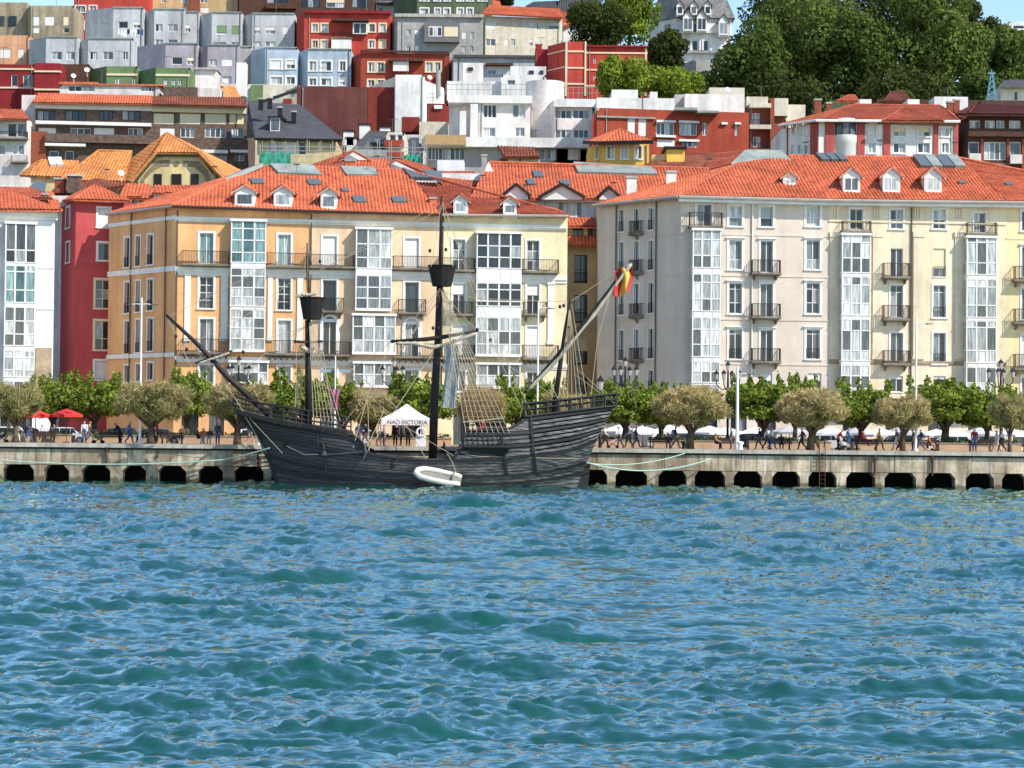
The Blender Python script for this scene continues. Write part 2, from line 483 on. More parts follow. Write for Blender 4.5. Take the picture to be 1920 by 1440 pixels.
def tile_plane(par, pts, m, pitch=.36, amp=.11, course=.45, name='tiled_roof', thick=.18):
    pts = [Vector(p) for p in pts]
    a, bb = pts[0], pts[1]
    e = (bb - a).normalized()
    n = e.cross(pts[2] - a).normalized()
    if n.z < 0: n = -n
    for i in range(3, len(pts)):                            # keep a fourth corner on the plane, along its line of sight
        d = pts[i] - CAM; pts[i] = CAM + d * ((a - CAM).dot(n) / d.dot(n))
    v = n.cross(e)
    if v.z < 0: v = -v
    pl = [((p - a).dot(e), (p - a).dot(v)) for p in pts]
    us = [p[0] for p in pl]; lo, hi = min(us), max(us)
    def span(u):
        vs = []
        for i in range(len(pl)):
            (x0, y0), (x1, y1) = pl[i], pl[(i + 1) % len(pl)]
            if abs(x1 - x0) < 1e-6:
                if abs(u - x0) < 1e-3: vs += [y0, y1]
                continue
            t = (u - x0) / (x1 - x0)
            if -1e-6 <= t <= 1 + 1e-6: vs.append(y0 + (y1 - y0) * t)
        return (min(vs), max(vs)) if vs else (0, 0)
    prof = (0, .75, 1, .75)
    k = max(2, int((hi - lo) / pitch * 4)); vmax = max(p[1] for p in pl)
    nv = max(1, int(vmax / course))
    V, F = [], []; nr = nv * 2
    rr = random.Random(len(V) + int(abs(a.x) * 100))
    jit = [rr.uniform(-.012, .012) for _ in range(k + 5)]
    for i in range(k + 1):
        u = lo + (hi - lo) * i / k
        s0, s1 = span(min(max(u, lo + 1e-4), hi - 1e-4))
        for j in range(nv):
            va, vb = vmax * j / nv, vmax * (j + 1) / nv
            for q, vv in enumerate((va, vb)):
                vv = min(max(vv, s0), s1)
                h = amp * prof[i % 4] + (.03 if q == 0 else .0) + jit[i // 4 * 4]
                V.append(tuple(a + e * u + v * vv + n * h))
    for i in range(k):
        for j in range(nr - 1):
            A, B = i * nr + j, (i + 1) * nr + j
            F.append((A, B, B + 1, A + 1))
    base = len(V)
    mb = MB(); mb.v, mb.f, mb.m = V, F, [0] * len(F)
    # underside slab so that the roof has thickness
    mb.slab([p - n * thick for p in pts], n * (thick - .02))
    return mb.build(name, m, par, Matrix())
def ridge(par, pts, m=None, r=.14, name='ridge_tiles'):
    b = MB(); b.tube(pts, r, 6); return b.build(name, m or TILE, par, Matrix())
def dormer(B, x0, y0, x1, y1, D, back, kind='gable', m=None, wallm=None, glass=None, nx=1, rise=.7, eave=.25, pl=None):
    """roof dormer whose window fills x0..y1 (photo px) at depth D and which runs 'back' metres into the roof"""
    if pl:                                                  # stand the window sill on the roof plane
        n = (pl[1] - pl[0]).cross(pl[2] - pl[0]); D = on_plane((x0 + x1) / 2, y1 + 2, pl[0], n).y - .1
    a, b = P(x0, (y0 + y1) / 2, D), P(x1, (y0 + y1) / 2, D)
    zt, zb = P((x0 + x1) / 2, y0, D).z, P((x0 + x1) / 2, y1, D).z
    X0, X1, W = a.x, b.x, b.x - a.x
    wm = wallm or OFFWH; t = .14
    q = MB()
    q.box(X0 - t, X0, D - .02, D + back, zb - .5, zt + t); q.box(X1, X1 + t, D - .02, D + back, zb - .5, zt + t)
    q.box(X0, X1, D, D + .12, zt, zt + t); q.box(X0 - .1, X1 + .1, D - .12, D + .12, zb - .16, zb)
    q.box(X0, X1, D + .12, D + back, zb - .4, zt)
    if kind == 'gable':
        q.slab([(X0 - t, D + .01, zt + t), (X1 + t, D + .01, zt + t), ((X0 + X1) / 2, D + .01, zt + t + rise)], (0, .12, 0))
        for s in (-1, 1):                                   # barge boards
            xo = X0 - t - eave if s < 0 else X1 + t + eave; xm = (X0 + X1) / 2
            zo = zt + t - eave * rise / (W / 2 + t)
            q.slab([(xo, D - .25, zo), (xm, D - .25, zt + t + rise), (xm, D - .25, zt + t + rise + .2), (xo, D - .25, zo + .2)], (0, .1, 0), 0)
    o = q.build('dormer', wm, B.root, Matrix())
    fr = MB(); f = .09
    fr.box(X0, X0 + f, D - .05, D - .01, zb, zt); fr.box(X1 - f, X1, D - .05, D - .01, zb, zt)
    fr.box(X0 + f, X1 - f, D - .05, D - .01, zt - f, zt); fr.box(X0 + f, X1 - f, D - .05, D - .01, zb, zb + f)
    for i in range(1, nx): x = X0 + W * i / nx; fr.box(x - .05, x + .05, D - .05, D - .01, zb + f, zt - f)
    fo = fr.build('dormer_window', WHITE, None); fo.parent = o; fo.matrix_basis = WM[o.name].inverted() @ WM[o.name]
    g = MB(); g.box(X0 + f, X1 - f, D - .03, D - .015, zb + f, zt - f)
    go = g.build('pane', glass or GLASS, None); go.parent = o
    xm = (X0 + X1) / 2; zo = zt + t - eave * rise / (W / 2 + t); zr = zt + t + rise
    ya, yb = D - .3, D + back
    if kind == 'gable':
        A = [Vector((X0 - t - eave, yb, zo + .2)), Vector((X0 - t - eave, ya, zo + .2)), Vector((xm, ya, zr + .2)), Vector((xm, yb, zr + .2))]
        C = [Vector((X1 + t + eave, ya, zo + .2)), Vector((X1 + t + eave, yb, zo + .2)), Vector((xm, yb, zr + .2)), Vector((xm, ya, zr + .2))]
        tile_plane(B.root, A, m or TILE, name='dormer_roof', thick=.1); tile_plane(B.root, C, m or TILE, name='dormer_roof', thick=.1)
    else:                                                    # shed roof sloping to the front
        A = [Vector((X0 - t - eave, ya, zt + t)), Vector((X1 + t + eave, ya, zt + t)), Vector((X1 + t + eave, yb, zt + t + rise)), Vector((X0 - t - eave, yb, zt + t + rise))]
        tile_plane(B.root, A, m or TILE, name='dormer_roof', thick=.1)
    return o
def chimney(B, x, y0, y1, D, w=.8, m=None, pot=False, capm=None):
    z1, z0 = P(x, y0, D).z, P(x, y1, D).z; X = P(x, (y0 + y1) / 2, D).x
    b = MB(); b.box(X - w / 2, X + w / 2, D - w / 2, D + w / 2, z0 - .6, z1 - .2); b.box(X - w * .6, X + w * .6, D - w * .6, D + w * .6, z1 - .2, z1, 1)
    return b.build('chimney', [m or OFFWH, capm or CONC], B.root, Matrix())

# ================================================================ the setting: water, land, quay, road
def water_material():
    m = bpy.data.materials.new('harbour_water'); m.use_nodes = True
    N, L = m.node_tree.nodes, m.node_tree.links
    N.remove(N['Principled BSDF'])
    geo = N.new('ShaderNodeNewGeometry')
    n0 = N.new('ShaderNodeTexNoise'); n0.inputs['Scale'].default_value = .12; n0.inputs['Detail'].default_value = 3
    L.new(geo.outputs['Position'], n0.inputs['Vector'])
    mx = N.new('ShaderNodeMix'); mx.data_type = 'RGBA'
    mx.inputs[6].default_value = (.005, .052, .050, 1); mx.inputs[7].default_value = (.011, .072, .060, 1)
    L.new(n0.outputs['Fac'], mx.inputs[0])
    mp = N.new('ShaderNodeMapping'); mp.inputs['Scale'].default_value = (1.0, 2.0, 1); mp.inputs['Rotation'].default_value = (0, 0, .3)
    L.new(geo.outputs['Position'], mp.inputs[0])
    a = N.new('ShaderNodeTexNoise'); a.noise_type = 'RIDGED_MULTIFRACTAL'; a.inputs['Scale'].default_value = 2.2; a.inputs['Detail'].default_value = 3; a.inputs['Roughness'].default_value = .5
    L.new(mp.outputs[0], a.inputs['Vector'])
    bp = N.new('ShaderNodeBump'); bp.inputs['Strength'].default_value = .4; bp.inputs['Distance'].default_value = .06
    a2 = N.new('ShaderNodeTexNoise'); a2.noise_type = 'RIDGED_MULTIFRACTAL'; a2.inputs['Scale'].default_value = 7.0; a2.inputs['Detail'].default_value = 2
    mp2 = N.new('ShaderNodeMapping'); mp2.inputs['Scale'].default_value = (.8, 1.6, 1); mp2.inputs['Rotation'].default_value = (0, 0, -.35); L.new(geo.outputs['Position'], mp2.inputs[0]); L.new(mp2.outputs[0], a2.inputs['Vector'])
    hs = N.new('ShaderNodeMath'); hs.operation = 'MULTIPLY_ADD'; hs.inputs[1].default_value = .28; L.new(a2.outputs['Fac'], hs.inputs[0]); L.new(a.outputs['Fac'], hs.inputs[2])
    L.new(hs.outputs[0], bp.inputs['Height'])
    d, g = N.new('ShaderNodeBsdfDiffuse'), N.new('ShaderNodeBsdfGlossy')
    g.inputs['Roughness'].default_value = .09; g.inputs['Color'].default_value = (.74, .97, .96, 1)
    lw = N.new('ShaderNodeLayerWeight'); lw.inputs['Blend'].default_value = .5
    pw = N.new('ShaderNodeMath'); pw.operation = 'POWER'; pw.inputs[1].default_value = 2.9
    ml = N.new('ShaderNodeMath'); ml.operation = 'MULTIPLY'; ml.inputs[1].default_value = 1.4; L.new(pw.outputs[0], ml.inputs[0])
    L.new(lw.outputs['Facing'], pw.inputs[0])
    L.new(mx.outputs[2], d.inputs['Color'])
    mn = N.new('ShaderNodeMath'); mn.operation = 'MINIMUM'; mn.inputs[1].default_value = .72; L.new(ml.outputs[0], mn.inputs[0])
    for n in (d, g, lw): L.new(bp.outputs[0], n.inputs['Normal'])
    ms = N.new('ShaderNodeMixShader'); L.new(mn.outputs[0], ms.inputs[0]); L.new(d.outputs[0], ms.inputs[1]); L.new(g.outputs[0], ms.inputs[2])
    L.new(ms.outputs[0], N['Material Output'].inputs[0])
    return m
def ocean_tile(n, size, lw, wdir, seed, std, spread=2, cut=.05):
    g = np.random.default_rng(seed)
    k1 = 2 * np.pi * np.fft.fftfreq(n, size / n)
    kx, ky = np.meshgrid(k1, k1, indexing='ij')
    k = np.hypot(kx, ky); k[0, 0] = 1e-6
    c = (kx * wdir[0] + ky * wdir[1]) / k
    ph = np.exp(-1 / (k * lw) ** 2) / k ** 3.7 * (np.abs(c) ** spread + .06) * np.exp(-(k * cut) ** 2)
    ph[0, 0] = 0
    h = (g.standard_normal((n, n)) + 1j * g.standard_normal((n, n))) * np.sqrt(ph)
    H = np.fft.ifft2(h); s = std / H.real.std()
    dx = np.fft.ifft2(-1j * kx / k * h).real * s; dy = np.fft.ifft2(-1j * ky / k * h).real * s
    return H.real * s, dx, dy, size
def sample(t, x, y):
    H, dx, dy, size = t; n = H.shape[0]
    fx, fy = (x / size % 1) * n, (y / size % 1) * n
    i, j = np.floor(fx).astype(int) % n, np.floor(fy).astype(int) % n
    a, b = fx - np.floor(fx), fy - np.floor(fy); i1, j1 = (i + 1) % n, (j + 1) % n
    f = lambda q: q[i, j] * (1 - a) * (1 - b) + q[i1, j] * a * (1 - b) + q[i, j1] * (1 - a) * b + q[i1, j1] * a * b
    return f(H), f(dx), f(dy)
def make_water():
    t1 = ocean_tile(1024, 97.0, .30, (.3, -.95), 5, .044, 2, .055)
    t2 = ocean_tile(512, 23.3, .10, (-.2, -.97), 9, .021, 1.2, .014)
    t3 = ocean_tile(512, 71.0, .62, (.35, -.93), 21, .05, 3, .16)
    ys = np.concatenate([np.linspace(-60, 12, 12), np.geomspace(14, 178, 880)])
    inner = np.linspace(-.42, .42, 720)
    outer = np.geomspace(.43, 4.0, 20)
    an = np.concatenate([-outer[::-1], inner, outer])
    Y, A = np.meshgrid(ys, an, indexing='ij')
    X = A * np.maximum(Y, 40 + 0 * Y) * (Y < 40) + A * Y * (Y >= 40)
    h1, x1, y1 = sample(t1, X * .55 + Y * .08, Y); x1 = x1 * .6
    q1, _, _ = sample(t1, X * .42 - Y * .12 + 31, Y * 1.05 + 17); h1 = .8 * h1 - .5 * np.abs(q1)
    ca, sa = math.cos(.5), math.sin(.5)
    h2, x2, y2 = sample(t2, (X * ca - Y * sa) * .65, X * sa + Y * ca)
    q2, _, _ = sample(t2, (X * ca + Y * sa) * .6 + 5, (Y * ca - X * sa) * 1.0 + 9); h2 = .7 * h2 - .8 * np.abs(q2)
    h3, x3, y3 = sample(t3, X * .45 + Y * .12, Y * .98 - X * .1)
    fade = np.where((np.abs(A) > .425) | (Y < 13), .4, 1.0) * np.clip((183 - Y) / 14, .5, 1) * (1 + .15 * np.clip((Y - 50) / 80, 0, 1))
    patch = .75 + .5 * (np.sin(X * .11 + Y * .05 + 1) * np.sin(X * .03 - Y * .09) * .5 + .5)
    ch = .9
    gust = np.clip(.4 + 1.1 * (np.sin(X * .21 - Y * .13) * np.sin(X * .07 + Y * .19 + 2) * .5 + .5), .4, 1.5)
    Z = .035 + (h1 * patch + h2 * gust + h3 * patch) * fade
    # a few steeper crests: sharpen the tops
    Z = Z + 1.2 * np.maximum(Z - .08, 0) ** 1.2 * fade
    X2 = X + ch * (x1 * patch + .5 * x3 + x2 * ca + y2 * sa) * fade; Y2 = Y + ch * (y1 * patch + y3 - x2 * sa + y2 * ca) * fade
    co = np.stack([X2, Y2, Z], -1).reshape(-1, 3)
    r, c = Y.shape
    idx = np.arange(r * c).reshape(r, c)
    q = np.stack([idx[:-1, :-1], idx[:-1, 1:], idx[1:, 1:], idx[1:, :-1]], -1).reshape(-1, 4)
    me = bpy.data.meshes.new('water')
    me.vertices.add(len(co)); me.vertices.foreach_set('co', co.ravel())
    me.loops.add(q.size); me.loops.foreach_set('vertex_index', q.ravel().astype(np.int32))
    me.polygons.add(len(q)); me.polygons.foreach_set('loop_start', np.arange(0, q.size, 4, dtype=np.int32))
    me.polygons.foreach_set('use_smooth', np.ones(len(q), bool))
    me.update(calc_edges=True)
    me.materials.append(water_material())
    o = bpy.data.objects.new('water', me); COL.objects.link(o); o['kind'] = 'structure'
make_water()

QY, QZ = 171.0, 3.0
PAVE = mat('promenade_paving', lin(196, 168, 140, .7), .9, .2, .6)
ASPH = mat('asphalt', lin(78, 78, 80, .7), .9, .25, .4)
KERB = mat('kerb_stone', lin(170, 165, 155, .7), .9, .25, 1)
GRASSY = mat('hillside_scrub', lin(86, 104, 52, .6), .95, .5, .15)
b = MB(); b.box(-160, 160, QY + .6, 192, QZ - .4, QZ); struct('promenade', b, PAVE)
b = MB(); b.box(-160, 160, 191.9, 206.1, QZ - .6, QZ - .13); struct('road', b, ASPH)
b = MB()
for i in range(60): b.box(-120 + i * 4, -118 + i * 4, 198.9, 199.05, QZ - .13, QZ - .126)
struct('road_marking', b, WHITE)
b = MB(); b.box(-160, 160, 192, 192.3, QZ - .6, QZ + .003); struct('kerb', b, KERB)
b = MB(); b.box(-160, 160, 206, 215, QZ - .6, QZ - .004); struct('pavement', b, PAVE)
prof = [(214, 2.6), (236, 3.0), (252, 14), (300, 24), (360, 44), (400, 56), (440, 72), (470, 80), (540, 80), (900, 40)]
ty = np.array([p[0] for p in prof]); tz = np.array([p[1] for p in prof])
def terrain_z(x, y):
    z = float(np.interp(y, ty, tz))
    k = min(1, max(0, (y - 240) / 60))
    return z + k * (2.0 * math.sin(x * .05) + 1.2 * math.sin(x * .13 + y * .07)) + k * max(0, min(1, (x - 15) / 50)) * 8 * (1 if y < 420 else .3)
rows = []
for y in list(range(214, 540, 8)) + [560, 620, 700, 900]:
    rows.append([(x, y, terrain_z(x, y)) for x in range(-400, 401, 12)])
b = MB(); b.grid(rows); struct('hill', b, GRASSY, smooth=True)

# ---- quay wall with the row of dark openings at the waterline
def quay_mat():
    m = mat('stained_quay_concrete', lin(228, 206, 172, .8), .95, .45, .55, bump=.6, bscale=5, streak=.45)
    N, L = m.node_tree.nodes, m.node_tree.links
    bs = N['Principled BSDF']; src = bs.inputs['Base Color'].links[0].from_socket
    geo = [n for n in N if n.type == 'NEW_GEOMETRY'][0]
    # white lime runs below the coping and a dark tide stain above the water
    mp = N.new('ShaderNodeMapping'); mp.inputs['Scale'].default_value = (2.4, 1, .5); L.new(geo.outputs['Position'], mp.inputs[0])
    nz = N.new('ShaderNodeTexNoise'); nz.inputs['Scale'].default_value = 1.1; nz.inputs['Detail'].default_value = 5; L.new(mp.outputs[0], nz.inputs['Vector'])
    r1 = N.new('ShaderNodeMapRange'); L.new(nz.outputs['Fac'], r1.inputs[0])
    for i, v in zip((1, 2, 3, 4), (.56, .66, 0, .8)): r1.inputs[i].default_value = v
    mx = N.new('ShaderNodeMix'); mx.data_type = 'RGBA'; mx.inputs[7].default_value = (.62, .58, .5, 1)
    L.new(r1.outputs[0], mx.inputs[0]); L.new(src, mx.inputs[6])
    n2 = N.new('ShaderNodeTexNoise'); n2.inputs['Scale'].default_value = .35; n2.inputs['Detail'].default_value = 6; L.new(geo.outputs['Position'], n2.inputs['Vector'])
    r2 = N.new('ShaderNodeMapRange'); L.new(n2.outputs['Fac'], r2.inputs[0])
    for i, v in zip((1, 2, 3, 4), (.43, .62, 0, .82)): r2.inputs[i].default_value = v
    m2 = N.new('ShaderNodeMix'); m2.data_type = 'RGBA'; m2.inputs[7].default_value = (.18, .135, .09, 1)
    L.new(r2.outputs[0], m2.inputs[0]); L.new(mx.outputs[2], m2.inputs[6]); L.new(m2.outputs[2], bs.inputs['Base Color'])
    sp = N.new('ShaderNodeSeparateXYZ'); L.new(geo.outputs['Position'], sp.inputs[0])
    ad = N.new('ShaderNodeMath'); ad.operation = 'ADD'; L.new(sp.outputs[2], ad.inputs[0])
    n3 = N.new('ShaderNodeTexNoise'); n3.inputs['Scale'].default_value = 1.6; L.new(geo.outputs['Position'], n3.inputs['Vector'])
    L.new(n3.outputs['Fac'], ad.inputs[1])
    r3 = N.new('ShaderNodeMapRange'); L.new(ad.outputs[0], r3.inputs[0])
    for i, v in zip((1, 2, 3, 4), (.75, 1.05, .85, 0)): r3.inputs[i].default_value = v
    m3_ = N.new('ShaderNodeMix'); m3_.data_type = 'RGBA'; m3_.inputs[7].default_value = (.07, .055, .035, 1)     # weed and wet on the tide band
    L.new(r3.outputs[0], m3_.inputs[0]); L.new(m2.outputs[2], m3_.inputs[6])
    mp4 = N.new('ShaderNodeMapping'); mp4.inputs['Scale'].default_value = (1.3, 1, .12); L.new(geo.outputs['Position'], mp4.inputs[0])
    n4 = N.new('ShaderNodeTexNoise'); n4.inputs['Scale'].default_value = 1.8; n4.inputs['Detail'].default_value = 6; L.new(mp4.outputs[0], n4.inputs['Vector'])
    r4 = N.new('ShaderNodeMapRange'); L.new(n4.outputs['Fac'], r4.inputs[0])
    for i, v in zip((1, 2, 3, 4), (.52, .64, 0, .65)): r4.inputs[i].default_value = v
    m4 = N.new('ShaderNodeMix'); m4.data_type = 'RGBA'; m4.inputs[7].default_value = (.13, .075, .04, 1)           # rusty runs
    L.new(r4.outputs[0], m4.inputs[0]); L.new(m3_.outputs[2], m4.inputs[6]); L.new(m4.outputs[2], bs.inputs['Base Color'])
    return m
QM = quay_mat()
COPE = mat('granite_coping', lin(205, 196, 180, .72), .85, .3, 1.2, streak=.2, rand=.08)
RUST = mat('rust_stain_iron', lin(104, 66, 46, .7), .9, .5, 2)
DARKC = mat('dark_concrete', lin(48, 46, 42, .6), .8, .3, 1)  # near-black tone for the ledge under the coping and the wall behind the openings
quay = root('quay', 'stained concrete quay wall with a row of dark openings at the waterline', 'quay', loc=(0, QY, 0))
quay['kind'] = 'structure'
ZB = 1.32                                   # underside of the quay beam
xs = [-52 + 3.0 * i for i in range(36)]
b = MB(); b.box(-60, 60, .25, .9, ZB, QZ - .42); b.build('quay_beam', QM, quay)
for i in range(20):
    x0 = -60 + i * 6.0
    b = MB(); b.box(x0 + .02, x0 + 5.98, rnd.uniform(.12, .19), .26, ZB + .02, QZ - .45); b.build('wall_panel', QM, quay)
for i in range(40):
    x0 = -60 + i * 3.0
    b = MB(); b.box(x0 + .008, x0 + 2.992, -.12, .7, QZ - .3, QZ + .01 + rnd.uniform(-.008, .008)); b.build('coping_stone', COPE, quay)
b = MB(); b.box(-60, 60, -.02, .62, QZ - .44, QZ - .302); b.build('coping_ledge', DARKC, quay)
pm = MB(); hw = .36
pm.slab([(-hw, 0, -1.2), (hw, 0, -1.2), (hw, 0, ZB - .42), (hw + .34, 0, ZB + .0), (-hw - .34, 0, ZB + .0), (-hw, 0, ZB - .42)], (0, 1.4, 0))
pme = pm.mesh('quay_pier', QM)
for x in xs:
    if -60 < x < 60:
        o = bpy.data.objects.new('quay_pier', pme); COL.objects.link(o); o.parent = quay; o.location = (x + rnd.uniform(-.18, .18), .1, rnd.uniform(-.03, .0)); o.scale = (rnd.uniform(.8, 1.3), 1, 1)
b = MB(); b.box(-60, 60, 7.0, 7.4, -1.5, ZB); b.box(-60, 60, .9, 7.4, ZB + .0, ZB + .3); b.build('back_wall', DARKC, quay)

# ================================================================ front row of buildings along the waterfront
C_ORANGE = mat('orange_render', lin(244, 182, 116, .82), .9, .18, .3, streak=.14)
C_PEACH = mat('peach_render', lin(249, 211, 168, .82), .9, .18, .3, streak=.14)
C_CREAM = mat('pale_yellow_render', lin(249, 230, 180, .82), .9, .2, .3, streak=.12)
C_WHITE = mat('white_render', lin(240, 242, 244, .82), .9, .1, .3, streak=.1)
C_RED = mat('crimson_render', lin(206, 78, 80, .74), .9, .14, .3, streak=.08)
C_GREY = mat('warm_grey_render', lin(229, 212, 193, .77), .9, .1, .3, streak=.08)
C_BUFF = mat('buff_render', lin(247, 228, 192, .82), .9, .18, .3, streak=.16)
C_YEL = mat('yellow_render', lin(246, 222, 164, .8), .9, .12, .3, streak=.1)
C_OCHRE = mat('ochre_render', lin(234, 196, 140, .78), .9, .16, .3, streak=.12)
GUT = mat('gutter_metal', lin(190, 180, 168, .7), .6, .2, 1)
def cornice(B, fi, x0, x1, y, h=.22, out=.35, m=None, name='cornice'):
    f = B.fac[fi]; u0, z = f.L(x0, y); u1, _ = f.L(x1, y)
    b = MB(); b.box(u0, u1, -out, 0, z - h / 2, z + h / 2); b.box(u0, u1, -out * .5, 0, z - h * 1.1, z - h / 2)
    return b.build(name, m or WHITE, B.root, f.M)
def pipe(B, fi, x, y0, y1, m=None):
    f = B.fac[fi]; u, z1 = f.L(x, y0); _, z0 = f.L(x, y1)
    b = MB(); b.tube([(u, -.12, z0), (u, -.12, z1)], .07, 6); return b.build('downpipe', m or PIPE, B.root, f.M)
def pilaster(B, fi, x0, x1, y0, y1, m=None):
    f = B.fac[fi]; u0, u1, z0, z1 = f.rect(x0, y0, x1, y1); b = MB()
    b.box(u0, u1, -.12, 0, z0, z1 - .5); b.box(u0 - .08, u1 + .08, -.2, 0, z1 - .5, z1); b.box(u0 - .06, u1 + .06, -.16, 0, z0 - .3, z0)
    return b.build('pilaster', m or WHITE, B.root, f.M)
def groundfloor(B, fi, xs, y0=768, y1=834, m=None):
    """street-level arcade openings"""
    for (a, c) in xs: B.win(fi, a, y0, c, y1, nx=2, rows=(1,), glass=GLASSD, frame=BROWNW, sill=False, rec=.35)

# ---- orange corner block (three houses sharing one cornice line)
DL = lambda x: 212 + (x - 328) * 5.1 / 734
A = Bld('apartment_building', 'orange corner building with white glazed galleries and a canted left side, behind the bowsprit', [(203, 221), (328, DL(328)), (579, DL(579))], 560, 2.5, 387, main=1)
Bp = Bld('apartment_building', 'peach building with white galleries and arched balcony doors, between orange and pale yellow ones', [(579, DL(579)), (826, DL(826))], 560, 2.5, 396)
Cy = Bld('apartment_building', 'pale yellow building with wide four-column glazed galleries, right behind the main mast', [(826, DL(826)), (1063, DL(1063))], 560, 2.5, 400)
# side face
for x, w_ in ((234, 9), (255, 8), (277, 10)):
    d = (277 - x) * .12
    for (y0, y1) in ((440, 496), (524, 582), (597, 658), (680, 712)):
        A.win(0, x, y0 + d, x + w_, y1 + d, nx=1, rows=(1,), sur=.16, rail=1 if y0 < 670 else 0, glass=GLASSD)
for (y0, y1) in ((404, 411), (497, 507), (658, 666)):
    f = A.fac[0]; z = (f.L(300, y0)[1] + f.L(300, y1)[1]) / 2; h = f.L(300, y0)[1] - f.L(300, y1)[1]
    b = MB(); b.box(0, f.len, -.15, 0, z - h / 2 - .2, z + h / 2 - .2); b.build('string_course', WHITE, A.root, f.M)
pipe(A, 0, 248, 395, 760); pipe(A, 0, 313, 390, 760)
A.wall(0, C_ORANGE)
# front: top windows etc. a column is (x0, x1)
def col4(B, x0, x1, kinds, dy=0):
    ys = ((437, 494), (519, 578), (598, 660), (684, 722))
    for (y0, y1), k in zip(ys, kinds):
        if k is None: continue
        kw = dict(nx=2, rows=(1,), sur=.2, glass=GLASS); kw.update(k)
        B.win(kw.pop('fi', 1 if B is A else 0), x0, y0 + dy, x1, y1 + dy, **kw)
q4 = dict(rows=(1, 1, 1, 1), glass=GLASSD, rail=1)
col4(A, 374, 400, (dict(glass=GLASST), q4, dict(glass=GLASSC), dict(glass=GLASSC)))
col4(A, 521, 545, (dict(glass=GLASST), q4, dict(glass=GLASSC), dict(glass=GLASSC)), 3)
col4(Bp, 605, 631, (dict(blind=.96), dict(nx=1, glass=GLASSD), dict(nx=2, glass=GLASSD, sur=.3), dict(glass=GLASSD)), 6)
col4(Bp, 759, 785, (dict(blind=.96), dict(nx=1, glass=GLASSD), dict(nx=2, glass=GLASSD, sur=.3), dict(glass=GLASSD)), 10)
col4(Cy, 849, 872, (dict(rows=(1, 1, 1), glass=GLASSD), dict(blind=.35, glass=GLASSD), dict(blind=.9), dict(glass=GLASSD)), 12)
col4(Cy, 988, 1011, (dict(rows=(1, 1, 1), glass=GLASSD), dict(blind=.35, glass=GLASSD), dict(blind=.95), dict(glass=GLASSD)), 14)
# arches over the first-floor doors of the peach house
for x in (618, 772):
    f = Bp.fac[0]; u, z = f.L(x, 606 if x < 700 else 610); b = MB()
    pts = []
    for i in range(13):
        a_ = math.pi * i / 12; pts.append((u + .78 * math.cos(a_), -.1, z + .78 * math.sin(a_)))
    b.tube(pts, .16, 6); b.box(u - .93, u - .63, -.18, 0, z - 3.0, z); b.box(u + .63, u + .93, -.18, 0, z - 3.0, z)
    b.build('arch_moulding', WHITE, Bp.root, f.M)
    b = MB(); b.slab([(u + .66 * math.cos(math.pi * i / 10), -.03, z + .66 * math.sin(math.pi * i / 10)) for i in range(11)], (0, .02, 0)); b.build('fanlight', GLASSD, Bp.root, f.M)
r3 = (1, 2, 2, 1.6)
A.bay(1, 432, 498, [(415, 491, (1, 1.6, 1.7, 1.3), GLASST), (504, 573, (1, 1.6, 1.3, 1.2), GLASSC), (582, 655, (1, 1.3, 1.4, 1.4), GLASSC)], 3, 1.0)
Bp.bay(0, 667, 735, [(430, 502, (1.3, 1.2, .9), GLASSC), (518, 578, (1.2, 1.2, 1.1), GLASS)], 3, 1.0)
Bp.bay(0, 661, 742, [(592, 660, (1.2, 1.5, 1.3), GLASSC)], 4, 1.15)
Cy.bay(0, 893, 978, [(438, 502, (1.3, 1.2, 1.1), GLASSD), (532, 573, (.8, 1.6, .6), GLASSD), (597, 664, (1.3, 1.3, 1), GLASSC)], 4, 1.0)
A.bay(1, 430, 503, [(680, 716, (1, 1), GLASS)], 4, .7); Bp.bay(0, 663, 740, [(682, 722, (1, 1), GLASS)], 4, .7); Cy.bay(0, 893, 976, [(684, 724, (1, 1), GLASS)], 4, .7)
A.balc(1, 341, 470, 429, 494, .8, brackets=0); A.balc(1, 501, 474, 578, 498, .8, brackets=0)
Bp.balc(0, 581, 477, 664, 499, .8, brackets=0); Bp.balc(0, 738, 480, 825, 502, .8, brackets=0)
Cy.balc(0, 827, 483, 890, 505, .8, brackets=0); Cy.balc(0, 981, 486, 1048, 508, .8, brackets=0)
A.balc(1, 341, 635, 430, 660, .9, brackets=8); A.balc(1, 500, 638, 578, 662, .9, brackets=7)
Bp.balc(0, 581, 640, 657, 664, .9, brackets=7); Bp.balc(0, 745, 644, 825, 668, .9, brackets=7)
Cy.balc(0, 827, 646, 890, 670, .9, brackets=5); Cy.balc(0, 981, 647, 1048, 671, .9, brackets=6)
Bp.balc(0, 603, 558, 644, 582, .8, m=IRONB); Bp.balc(0, 747, 561, 799, 585, .8, m=IRONB)
Cy.balc(0, 843, 565, 886, 588, .7); Cy.balc(0, 982, 566, 1026, 588, .7)
for (B, fi, prs) in ((A, 1, ((346, 357), (414, 427), (502, 511), (557, 568))), (Cy, 0, ((1027, 1038),))):
    for x0, x1 in prs: pilaster(B, fi, x0, x1, 506 if B is A else 524, 634 if B is A else 640, OFFWH)
for (B, fi, x0, x1) in ((A, 1, 328, 579), (Bp, 0, 579, 826), (Cy, 0, 826, 1063)):
    dy = (x0 + x1 - 656) / 2 * .024
    cornice(B, fi, x0, x1, 406 + dy, .3, .3, OFFWH); cornice(B, fi, x0, x1, 502 + dy, .5, .22, OFFWH, 'string_course'); cornice(B, fi, x0, x1, 668 + dy, .35, .2, OFFWH, 'string_course')
    for fx in (.02,): pipe(B, fi, x0 + (x1 - x0) * fx, 392 + dy, 770, PIPE)
